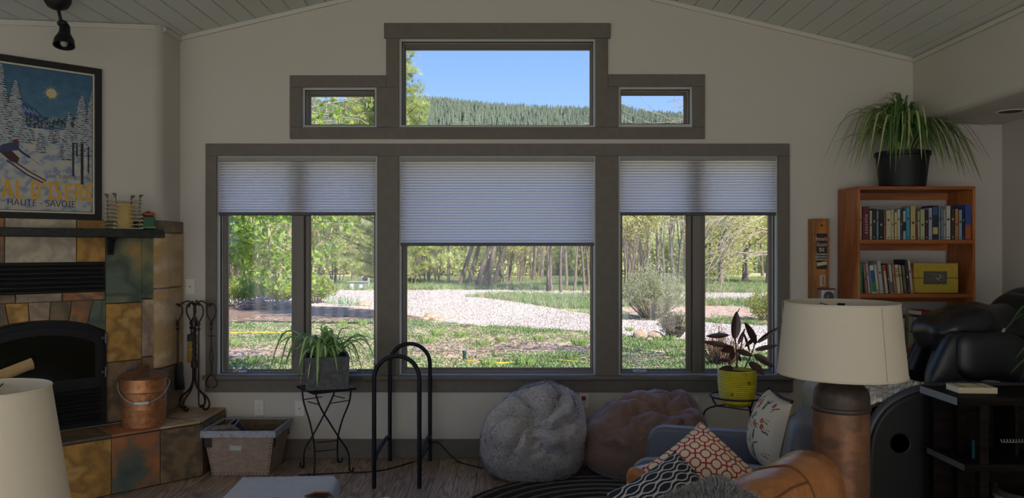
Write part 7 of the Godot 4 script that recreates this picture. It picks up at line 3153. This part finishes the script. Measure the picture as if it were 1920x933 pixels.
func plant(kind: Node3D, place: Vector3, turn: float, scale_: float, label: String, category: String, group: String) -> void:
	var o := kind.duplicate()
	o.name = numbered(String(kind.name))
	add_child(o)
	o.position = place
	o.rotation.y = turn
	o.scale = Vector3.ONE * scale_
	tag(o, label, category, group)


func near_trees() -> void:
	M.canopy = leafy(tinted(mat(Color.WHITE, 0.5)), Color(1.1, 1.1, 0.8))
	var pale_wood := grain(mat(Color.WHITE, 0.85), noise(0.04, [hex("8a8072"), hex("a89e8e"), hex("766c5f")], 4), Vector3(3, 1, 3))
	M.pale_wood = pale_wood
	var r := RandomNumberGenerator.new()
	r.seed = 14
	# catkin-hung tree close to the left window
	var d := 11.5
	var p := at(400, 0, d)
	var o := thing("catkin_tree", "near leafy tree with bright green leaves and hanging catkins outside the left windows", "tree", Vector3(p.x, LAWN, -d))
	var s := Shape.new()
	s.tube(curve([Vector3(0, 0, 0), Vector3(0.05, 1.5, 0), Vector3(0.0, 3.0, 0.05), Vector3(0.1, 4.4, 0)], 4), 0.10, 10, false)
	obj("trunk", s, pale_wood, o)
	s = Shape.new()
	var tips := []
	var cat_at := []
	for k in 60:
		var h := 1.75 + 3.2 * k / 60.0
		var low := h < 2.8
		var e := Vector3(r.randf_range(0.5, 1.0) if k % 6 else -0.7, r.randf_range(-0.05, 0.3), r.randf_range(-0.8, 0.8)).normalized()
		var l := r.randf_range(0.9, 1.75) if low else r.randf_range(1.3, 2.5)
		var pts := [Vector3(0.03, h, 0)]
		for i in 7:
			e = (e + Vector3(r.randf_range(-1, 1) * 0.12, -0.05 + r.randf_range(-1, 1) * 0.10, r.randf_range(-1, 1) * 0.15)).normalized()
			pts.append(pts[i] + e * l / 7)
			if i > 0:
				tips.append([pts[i + 1], e])
				if r.randf() < 0.8:
					cat_at.append(pts[i + 1])
				var side := (e + e.cross(Vector3(r.randf_range(-1, 1), r.randf_range(-1, 1), r.randf_range(-1, 1))).normalized() * 0.9).normalized()
				var q: Vector3 = pts[i + 1] + side * 0.28
				s.tube([pts[i + 1], pts[i + 1].lerp(q, 0.5) + Vector3(0, -0.01, 0), q], 0.005, 4, false)
				tips.append([q, side])
				tips.append([pts[i + 1].lerp(q, 0.5), side])
		s.tube(pts, [0.022, 0.02, 0.017, 0.015, 0.012, 0.01, 0.008, 0.006], 5, false)
	obj("branches", s, pale_wood, o)
	var heart := Shape.new()
	heart.poly([Vector3(0, 0, 0), Vector3(-0.028, 0.008, 0.006), Vector3(-0.034, 0.026, 0.008), Vector3(0, 0.07, 0)])
	heart.poly([Vector3(0, 0, 0), Vector3(0, 0.07, 0), Vector3(0.034, 0.026, 0.008), Vector3(0.028, 0.008, 0.006)])
	tips = tips.filter(func(t): return t[0].y < 3.75 or r.randf() < 0.4)
	dress(o, tips, 7, 0.11, heart.mesh(), M.canopy, [Color(0.30, 0.48, 0.06), Color(0.38, 0.55, 0.09), Color(0.24, 0.42, 0.05), Color(0.45, 0.58, 0.14)], r, 0.4)
	var cat := Shape.new()
	cat.tube([Vector3(0, 0, 0), Vector3(0.004, -0.04, 0), Vector3(0, -0.09, 0.003), Vector3(0.003, -0.13, 0)], [0.006, 0.010, 0.010, 0.004], 6)
	var spots := []
	var tints := []
	for q in cat_at:
		for k in 2:
			spots.append(Transform3D(Basis(Vector3.UP, r.randf() * TAU).scaled(Vector3.ONE * r.randf_range(0.7, 1.3)), q + Vector3(r.randf_range(-0.05, 0.05), 0, r.randf_range(-0.05, 0.05))))
			tints.append([Color(0.34, 0.36, 0.14), Color(0.20, 0.15, 0.09), Color(0.40, 0.38, 0.20)][r.randi() % 3])
	many("catkins", cat.mesh(), tinted(mat(Color.WHITE, 0.8)), spots, o, tints)
	# pine standing in the mulch bed
	d = 22.5
	p = at(722, 0, d)
	o = thing("pine", "light green pine standing in the mulch bed between the left and centre windows", "tree", Vector3(p.x, LAWN, -d))
	s = Shape.new()
	var tall := 8.3
	s.tube([Vector3(0, 0, 0), Vector3(0.03, 2.4, 0), Vector3(0, 5.2, 0.03), Vector3(0, tall - 0.2, 0)], [0.16, 0.13, 0.07, 0.02], 9, false)
	obj("trunk", s, M.bark, o)
	s = Shape.new()
	spots = []
	tints = []
	for tier in 19:
		var u := tier / 18.0
		var h := 1.1 + (tall - 1.25) * u
		var reach := 1.85 * pow(1.0 - u, 0.5) + 0.22
		var count := 7 if tier < 16 else 5
		for k in count:
			var a := TAU * (k + r.randf() * 0.6) / count + tier
			var dir := Vector3(cos(a), 0.16 + 0.5 * u, sin(a)).normalized()
			var l := reach * r.randf_range(0.75, 1.12)
			var pts := [Vector3(0, h, 0)]
			for i in 6:
				dir = (dir + Vector3(r.randf_range(-1, 1) * 0.1, 0.05, r.randf_range(-1, 1) * 0.1)).normalized()
				pts.append(pts[i] + dir * l / 6)
				if i > 0:
					for j in 9:
						var b: Vector3 = pts[i + 1] + Vector3(r.randf_range(-1, 1), r.randf_range(-0.5, 0.9), r.randf_range(-1, 1)) * 0.17
						var up := (dir + Vector3(0, 0.7, 0) + Vector3(r.randf_range(-1, 1), r.randf_range(-1, 1), r.randf_range(-1, 1)) * 0.4).normalized()
						var side := up.cross(Vector3(r.randf_range(-1, 1), r.randf_range(-1, 1), r.randf_range(-1, 1))).normalized()
						spots.append(Transform3D(Basis(side, up, side.cross(up)).scaled(Vector3.ONE * r.randf_range(0.8, 1.25)), b))
						var g := r.randf_range(0.75, 1.25)
						tints.append(Color(0.50 * g, 0.56 * g, 0.24 * g) if j % 3 else Color(0.32 * g, 0.42 * g, 0.18 * g))
			s.tube(pts, [0.03, 0.026, 0.022, 0.018, 0.014, 0.01, 0.006], 5, false)
	obj("branches", s, M.bark, o)
	var tuft := Shape.new()
	for k in 20:
		var a := TAU * k * 0.381966
		var e := Vector3(cos(a) * 0.75, 0.25 + 0.7 * k / 20.0, sin(a) * 0.75).normalized()
		var w := e.cross(Vector3.UP).normalized() * 0.0055
		tuft.poly([-w, w, e * 0.19])
	many("needles", tuft.mesh(), M.canopy, spots, o, tints)
	# pale bare tree whose boughs hang in front of the rightmost window
	d = 13.0
	p = at(1500, 0, d)
	o = thing("bare_tree", "near pale-branched tree with sparse yellow-green buds outside the rightmost window", "tree", Vector3(p.x, LAWN, -d))
	s = Shape.new()
	s.tube(curve([Vector3(0, 0, 0), Vector3(0.05, 1.2, 0), Vector3(0, 2.4, 0), Vector3(0.05, 4.2, 0)], 4), 0.09, 9, false)
	obj("trunk", s, pale_wood, o)
	s = Shape.new()
	tips = []
	for k in 16:
		var h := 1.9 + 2.2 * k / 16.0
		limb(s, tips, Vector3(0, h, 0), Vector3(-1.0, r.randf_range(-0.1, 0.35), r.randf_range(-0.5, 0.5)).normalized(), r.randf_range(0.8, 1.25), 0.022, 3, r, 0.55, -0.03, 3)
	for k in 3:
		limb(s, tips, Vector3(0.03, 3.7 + 0.25 * k, 0), Vector3(-1.0, 0.05 + 0.12 * k, 0.05).normalized(), 1.6, 0.02, 3, r, 0.5, 0.0, 2)
	obj("branches", s, pale_wood, o)
	dress(o, tips, 1, 0.05, leaf_mesh(0.035, 0.022), M.canopy, [Color(0.50, 0.50, 0.14), Color(0.60, 0.52, 0.16), Color(0.42, 0.48, 0.16)], r)


func woods() -> void:
	var far_wood := grain(mat(Color.WHITE, 0.9), noise(0.04, [hex("4c4039"), hex("6a5d53"), hex("7c7067"), hex("584c44")], 4), Vector3(0.8, 0.3, 0.8))
	var leaf := leaf_mesh(0.13, 0.10)
	var big := leaf_mesh(0.24, 0.18)
	var spring := [Color(0.54, 0.68, 0.24), Color(0.62, 0.70, 0.32), Color(0.46, 0.60, 0.20), Color(0.68, 0.70, 0.38)]
	var olive := [Color(0.62, 0.62, 0.36), Color(0.54, 0.58, 0.32), Color(0.68, 0.65, 0.42)]
	var dusty := [Color(0.50, 0.45, 0.36), Color(0.56, 0.52, 0.38), Color(0.42, 0.44, 0.30)]
	var kinds := {
		"bare": tree_kind("bare_tree", 3, 9.0, 0.15, 4, 0.5, 0.05, far_wood, 1, 0.18, leaf, dusty),
		"slim": tree_kind("slim_tree", 5, 10.0, 0.11, 3, 0.38, 0.08, far_wood, 3, 0.35, leaf, olive),
		"green": tree_kind("leafing_tree", 7, 9.5, 0.14, 3, 0.5, 0.06, far_wood, 9, 0.55, leaf, spring),
		"tall": tree_kind("poplar", 11, 12.0, 0.16, 3, 0.28, 0.12, far_wood, 9, 0.5, leaf, spring),
		"lean": tree_kind("leaning_tree", 13, 11.0, 0.20, 3, 0.5, 0.05, M.bark, 3, 0.4, leaf, olive, 3, 1, Vector3(0.34, 0, 0)),
		"clump": tree_kind("stem_clump", 17, 6.0, 0.06, 3, 0.45, 0.06, far_wood, 3, 0.25, leaf, olive, 3, 6),
		"round": tree_kind("round_tree", 19, 6.5, 0.20, 3, 0.75, 0.0, far_wood, 10, 0.45, leaf, olive),
	}
	var tops := {}
	for k in kinds:
		tops[k] = (kinds[k].get_node("branches") as MeshInstance3D).mesh.get_aabb().end.y + 0.2
	var texts := {
		"bare": ["grey leafless fan-shaped tree", "bare grey trees beyond the road"],
		"slim": ["slim grey-trunked tree", "slim trees beyond the road"],
		"green": ["light green leafing tree", "leafing trees beyond the road"],
		"tall": ["tall narrow green poplar", "poplars beyond the road"],
		"lean": ["thick brown leaning trunk", "leaning trunks beyond the road"],
		"clump": ["many-stemmed brown thicket", "stem thickets beyond the road"],
		"round": ["rounded olive-leaved tree", "round trees beyond the road"],
	}
	var spots := {}
	var r := RandomNumberGenerator.new()
	r.seed = 50
	var queue := []
	var set_tree := func(kind: String, px: float, d: float, sc: float, turn := -1.0) -> void:
		queue.append([kind, px, d, sc, turn if turn >= 0 else r.randf() * TAU])
		spots[kind] = spots.get(kind, []) + [px]
	for q in [[893, 39.5, 1.05], [905, 40.5, 0.95], [913, 39.8, 1.0], [924, 41, 0.85], [862, 42, 0.7], [878, 43, 0.75]]:
		set_tree.call("lean", q[0], q[1], q[2], 0.15 + 0.9 * absf(sin(q[0] * 7.3)))
	for q in [[1026, 36.5, 0.9], [1034, 37, 0.7], [1052, 36, 1.15], [1062, 38, 0.6], [1077, 37, 0.75], [1096, 36, 0.8], [1104, 38, 0.6], [842, 43, 0.7], [533, 39, 0.8], [600, 42, 0.8], [1245, 45, 0.9], [1259, 44, 0.9], [1272, 46, 0.8]]:
		set_tree.call("slim", q[0], q[1], q[2])
	for q in [[1180, 42, 0.85], [1205, 46, 0.9], [1000, 46, 0.8], [1015, 52, 0.95], [950, 62, 1.15], [905, 66, 1.2], [1060, 60, 1.05], [1100, 64, 1.1], [800, 52, 0.8], [470, 48, 0.8], [430, 44, 0.7], [1400, 47, 0.8], [980, 55, 0.9], [1140, 50, 0.9]]:
		set_tree.call("bare", q[0], q[1], q[2])
	for q in [[780, 50, 0.7], [820, 58, 0.75], [660, 46, 0.7], [700, 52, 0.75], [600, 55, 0.8], [500, 52, 0.8], [440, 58, 0.85], [940, 50, 0.55], [960, 58, 0.7], [1120, 56, 0.7], [1215, 52, 0.75], [1170, 60, 0.8], [1330, 56, 0.75], [1370, 62, 0.8], [1430, 58, 0.8], [1290, 50, 0.75], [400, 48, 0.8], [560, 48, 0.7], [1480, 52, 0.75], [1025, 62, 0.75], [875, 60, 0.75]]:
		set_tree.call("green", q[0], q[1], q[2])
	for q in [[1236, 49, 0.72], [1262, 51, 0.72], [1286, 48, 0.68], [1150, 66, 0.75], [540, 64, 0.72]]:
		set_tree.call("tall", q[0], q[1], q[2])
	for q in [[440, 41, 0.75], [455, 43, 0.7], [975, 44, 0.6], [1195, 40, 0.75], [1170, 39, 0.75], [800, 44, 0.6], [770, 42, 0.6], [945, 43, 0.55], [630, 44, 0.7], [1000, 48, 0.7], [820, 46, 0.6], [485, 44, 0.6], [575, 46, 0.65]]:
		set_tree.call("clump", q[0], q[1], q[2])
	for q in [[1352, 41, 0.72], [1395, 45, 0.7], [1440, 43, 0.75], [955, 45, 0.5], [1310, 47, 0.7], [690, 42, 0.55], [515, 46, 0.6]]:
		set_tree.call("round", q[0], q[1], q[2])
	for q in queue:
		var fit: float = minf(q[3], (2.0 + 0.150 * q[2]) / tops[q[0]])   # their crowns stay under the far ridge
		plant(kinds[q[0]], Vector3((q[1] - 960.0) / F * q[2], LAWN - 0.03, -q[2]), q[4], fit, by_pane(spots[q[0]], q[1], texts[q[0]][0], "beyond the road"), "tree", texts[q[0]][1])
	# a dense understorey closes the view behind the trunks
	var brush := Node3D.new()
	brush.name = "brush"
	var tips := []
	for k in 260:
		var a := r.randf() * TAU
		var e := sqrt(r.randf())
		tips.append([Vector3(cos(a) * e * 2.6, 0.2 + r.randf() * 3.0 * (1.0 - e * 0.5), sin(a) * e * 1.6), Vector3.UP])
	var st := Shape.new()
	for k in 40:
		var t: Array = tips[k * 6]
		st.tube([Vector3(t[0].x * 0.3, 0, t[0].z * 0.3), t[0] * 0.6 + Vector3(0, 0.3, 0), t[0]], [0.03, 0.02, 0.01], 4, false)
	obj("stems", st, far_wood, brush)
	dress(brush, tips, 16, 0.45, big, M.canopy, [Color(0.55, 0.63, 0.34), Color(0.62, 0.66, 0.40), Color(0.62, 0.57, 0.46), Color(0.48, 0.58, 0.30)], r)
	for k in 44:
		var d := 58.0 + 22.0 * r.randf()
		var px := 360.0 + 1180.0 * k / 44.0
		plant(brush, Vector3((px - 960.0) / F * d, LAWN - 0.05, -d), r.randf() * TAU, r.randf_range(0.9, 1.5), "leafy understorey bush deep in the woods beyond the road", "bush", "understorey bushes in the woods")
	for k in kinds:
		kinds[k].free()
	brush.free()


func shrub(o: Node3D, count: int, w: float, h: float, wood: Material, mesh: Mesh, each: int, reach: float, tints: Array, r: RandomNumberGenerator, flare := 1.0, skew := 0.0) -> void:   # stems that fan out of one foot, leaves on their upper halves
	var s := Shape.new()
	var tips := []
	for k in count:
		var a := r.randf() * TAU
		var e := sqrt(r.randf())
		var top := Vector3(cos(a) * e * w / 2 + skew * h, h * (1.0 - 0.45 * e * e) * r.randf_range(0.75, 1.05), sin(a) * e * w / 2)
		var foot := Vector3(top.x * 0.25 / flare, 0, top.z * 0.25 / flare)
		var mid := foot.lerp(top, 0.5) + Vector3(r.randf_range(-1, 1), r.randf_range(-0.2, 1), r.randf_range(-1, 1)) * 0.06 * w
		s.tube([foot, mid, top], [0.012, 0.008, 0.004], 4, false)
		for u in [0.45, 0.6, 0.75, 0.9, 1.0]:
			var q: Vector3 = mid.lerp(top, u * 2 - 1) if u > 0.5 else foot.lerp(mid, u * 2)
			tips.append([q, Vector3.UP])
	obj("stems", s, wood, o)
	dress(o, tips, each, reach, mesh, M.canopy, tints, r, -0.8)


func shrubs() -> void:
	var r := RandomNumberGenerator.new()
	r.seed = 88
	var spray := leaf_mesh(0.17, 0.05)
	var small := leaf_mesh(0.05, 0.03)
	var yew := [Color(0.42, 0.50, 0.10), Color(0.34, 0.44, 0.08), Color(0.50, 0.55, 0.16), Color(0.22, 0.32, 0.06)]
	for q in [[452, 574, 2.3, 0.95, "left yellow-green juniper, spreading beside the twig pile outside the left window"], [520, 569, 1.2, 0.8, "small juniper half behind the left window's mullion"], [592, 569, 1.5, 1.0, "upright yellow-green juniper right of the left window's mullion"]]:
		var p := ground(q[0], q[1])
		var o := thing("juniper", q[4], "shrub", p)
		shrub(o, 46, q[2], q[3], M.bark, spray, 12, 0.11, yew, r)
	var p := ground(1224, 598)
	var o := thing("sagebrush", "wispy grey-green sagebrush on the grass island outside the right window", "shrub", p)
	shrub(o, 130, 2.2, 1.55, M.pale_wood, leaf_mesh(0.10, 0.022), 8, 0.10, [Color(0.36, 0.42, 0.30), Color(0.44, 0.46, 0.36), Color(0.34, 0.42, 0.24), Color(0.50, 0.47, 0.42)], r)
	p = ground(1266, 634)
	o = thing("twiggy_shrub", "small round dark twiggy shrub at the drive's edge outside the right window", "shrub", p)
	shrub(o, 110, 0.75, 0.62, mat(hex("5a4a44"), 0.9), small, 4, 0.05, [Color(0.22, 0.18, 0.14), Color(0.30, 0.27, 0.18), Color(0.18, 0.20, 0.12)], r)
	p = ground(1352, 690)
	o = thing("barberry", "barberry bush with small reddish leaves behind the rubber plant", "shrub", p)
	shrub(o, 80, 0.85, 0.70, mat(hex("6d4a40"), 0.9), leaf_mesh(0.026, 0.018), 4, 0.05, [Color(0.36, 0.14, 0.12), Color(0.42, 0.24, 0.18), Color(0.30, 0.30, 0.12)], r)
	p = ground(1437, 602)
	o = thing("green_shrub", "low bright green shrub at the right rim of the rightmost window", "shrub", p)
	shrub(o, 40, 1.3, 0.8, M.bark, small, 22, 0.12, [Color(0.26, 0.40, 0.10), Color(0.36, 0.46, 0.16), Color(0.40, 0.24, 0.16)], r)
	# iris leaves
	var fan := Shape.new()
	for q in [[632, 571, "blue-green iris clump beside the upright juniper"], [655, 574, "second iris clump, right of the first, near the mulch bed's far rim"]]:
		p = ground(q[0], q[1])
		o = thing("iris_clump", q[2], "plant", p)
		fan = Shape.new()
		for k in 36:
			var a := r.randf() * TAU
			var b := Vector3(r.randf_range(-0.35, 0.35), 0, r.randf_range(-0.15, 0.15))
			var h := r.randf_range(0.25, 0.45)
			var w := Vector3(cos(a), 0, sin(a)) * 0.015
			var lean := Vector3(r.randf_range(-0.12, 0.12), 0, r.randf_range(-0.08, 0.08))
			fan.poly([b - w, b + w, b + w * 0.8 + lean * 0.5 + Vector3(0, h * 0.6, 0), b + lean + Vector3(0, h, 0), b - w * 0.8 + lean * 0.5 + Vector3(0, h * 0.6, 0)])
		stuff(obj("leaves", fan, leafy(mat(hex("7f9a78"), 0.6), Color(0.4, 0.45, 0.35)), o))
	# pile of pruned twigs
	p = ground(492, 580)
	o = thing("twig_pile", "low pile of grey-brown pruned twigs on the mulch bed outside the left window", "twig pile", p)
	var s := Shape.new()
	for k in 150:
		var a := r.randf() * TAU
		var c := Vector3(r.randf_range(-1, 1), 0, r.randf_range(-0.6, 0.6)) * 0.75
		c.y = 0.05 + 0.38 * (1.0 - absf(c.x) / 0.8) * r.randf()
		var e := Vector3(cos(a), r.randf_range(-0.25, 0.25), sin(a) * 0.6) * r.randf_range(0.25, 0.6)
		s.tube([c - e, c + Vector3(0, 0.03, 0), c + e], 0.010, 4, false)
	stuff(obj("twigs", s, mat(hex("8d7d72"), 0.9), o))


func rock(o: Node3D, size: Vector3, m: Material, r: RandomNumberGenerator) -> void:
	var f := FastNoiseLite.new()
	f.seed = r.randi() % 1000
	f.frequency = 1.1
	f.noise_type = FastNoiseLite.TYPE_CELLULAR
	var p := PackedVector3Array()
	var nu := 18
	for j in 12:
		var t := PI * j / 11
		for i in nu:
			var a := TAU * i / nu
			var d := Vector3(sin(t) * cos(a), cos(t), sin(t) * sin(a))
			var k := 1.0 + 0.35 * f.get_noise_3dv(d)
			p.append(Vector3(d.x * size.x, maxf(d.y, -0.3) * size.y + size.y * 0.3, d.z * size.z) * k)
	var s := Shape.new()
	s.grid(p, nu, 12, true)
	obj("stone", s, m, o)


func garden_things() -> void:
	var r := RandomNumberGenerator.new()
	r.seed = 66
	var m := relief(grain(mat(Color.WHITE, 0.9), noise(0.03, [hex("9c8672"), hex("b8a48c"), hex("8d7560"), hex("c2b09c")], 4), Vector3(0.7, 0.7, 0.7)), noise(0.05, [hex("000000"), hex("ffffff")], 4), 2.0)
	for q in [[1200, 635, 0.22, 0.20, "angular tan boulder, left of the two by the drive outside the right window"], [1226, 634, 0.30, 0.16, "flatter tan boulder leaning against the angular one by the drive"], [1217, 641, 0.10, 0.09, "small reddish rock in front of the two tan boulders by the drive"], [806, 597, 0.28, 0.16, "pale rock, tallest of the heap at the left of the drive"], [822, 602, 0.26, 0.10, "flat pale rock at the right of the heap by the drive"], [795, 600, 0.20, 0.10, "reddish rock at the left of the heap by the drive"], [834, 600, 0.16, 0.10, "small tan rock at the heap's right end by the drive"], [680, 573, 0.45, 0.16, "low tan rock lying behind the iris clumps"], [540, 575, 0.5, 0.2, "pale rock behind the left window's mullion at the mulch bed"]]:
		var o := thing("rock", q[4], "rock", ground(q[0], q[1]), r.randf() * TAU)
		rock(o, Vector3(q[2], q[3], q[2] * 0.8), m, r)
	# transformer box, vent pipe and stake beyond the drive
	var p := ground(672, 543.5)
	var o := thing("utility_box", "low grey-green utility box with two pale labels beyond the drive, left window", "utility box", p)
	var green := mat(hex("6f7f72"), 0.6)
	var s := Shape.new()
	s.box(Vector3(0, 0.19, 0), Vector3(0.86, 0.38, 0.6), 0.03)
	obj("cabinet", s, green, o)
	s = Shape.new()
	s.box(Vector3(0, 0.40, 0), Vector3(0.92, 0.05, 0.66), 0.02)
	obj("lid", s, mat(hex("7f8d82"), 0.6), o)
	for x in [-0.26, 0.18]:
		s = Shape.new()
		s.box(Vector3(x, 0.2, 0.302), Vector3(0.16, 0.24 if x < 0 else 0.16, 0.004))
		obj("label_plate", s, mat(hex("d8d4c8"), 0.5), o)
	p = ground(681, 542)
	o = thing("vent_pipe", "grey pedestal with a round dark opening standing behind the utility box", "pipe", p + Vector3(0.0, 0, -0.55))
	s = Shape.new()
	s.box(Vector3(0, 0.32, 0), Vector3(0.42, 0.64, 0.35), 0.05)
	obj("pedestal", s, mat(hex("8f9d92"), 0.6), o)
	s = Shape.new()
	s.xf = Transform3D(Basis(Vector3.RIGHT, PI / 2), Vector3(0.02, 0.5, 0.17))
	s.lathe([Vector2(0, 0.012), Vector2(0.11, 0.012), Vector2(0.13, 0.03), Vector2(0.14, 0.0)], 20)
	obj("round_opening", s, M.black, o)
	p = ground(621, 543)
	o = thing("marker_post", "short weathered wooden marker post beyond the drive, seen in the left window", "post", p)
	s = Shape.new()
	s.box(Vector3(0, 0.22, 0), Vector3(0.16, 0.44, 0.16), 0.02)
	obj("post", s, M.pale_wood, o)
	s = Shape.new()
	s.box(Vector3(0, 0.46, 0), Vector3(0.2, 0.05, 0.2), 0.02)
	obj("cap", s, M.pale_wood, o)
	# yellow hoses and the green standpipes they lead to
	var yellow := mat(hex("cfae1e"), 0.5)
	for k in 2:
		var line := []
		for q in ([[330, 625], [430, 624], [480, 623], [548, 624]] if k == 0 else [[873, 676], [905, 679], [950, 680], [990, 675], [1040, 675], [1090, 679], [1130, 684]]):
			line.append(ground(q[0], q[1], LAWN + 0.045))
		s = Shape.new()
		s.tube(curve(line, 8), 0.021 if k == 0 else 0.018, 8)
		tag(obj("garden_hose", s, yellow, null), ["yellow garden hose lying on the lawn outside the left window", "yellow garden hose lying in the grass outside the centre window"][k], "hose")
		var e := ground(548 if k == 0 else 871, 625 if k == 0 else 678)
		o = thing("standpipe", ["dark green standpipe at the end of the left yellow hose", "dark green standpipe at the end of the centre yellow hose"][k], "standpipe", e)
		s = Shape.new()
		s.lathe([Vector2(0, 0), Vector2(0.03, 0), Vector2(0.03, 0.13), Vector2(0.036, 0.135), Vector2(0.036, 0.19), Vector2(0.03, 0.2), Vector2(0, 0.2)], 16)
		obj("pipe", s, mat(hex("24443a"), 0.5), o)
		s = Shape.new()
		s.tube([Vector3(0.02, 0.06, 0), Vector3(0.06, 0.05, 0)], 0.016, 8)
		obj("outlet", s, mat(hex("24443a"), 0.5), o)
	# black plastic edging along the mulch bed
	s = Shape.new()
	var edge := []
	for q in [[300, 606], [430, 604], [480, 602], [560, 604], [640, 605], [705, 605]]:
		edge.append(ground(q[0], q[1], LAWN + 0.05))
	s.tube(curve(edge, 6), 0.03, 6)
	tag(obj("bed_edging", s, mat(hex("2c2c2a"), 0.7), null), "black plastic edging strip between the mulch bed and the lawn", "edging")
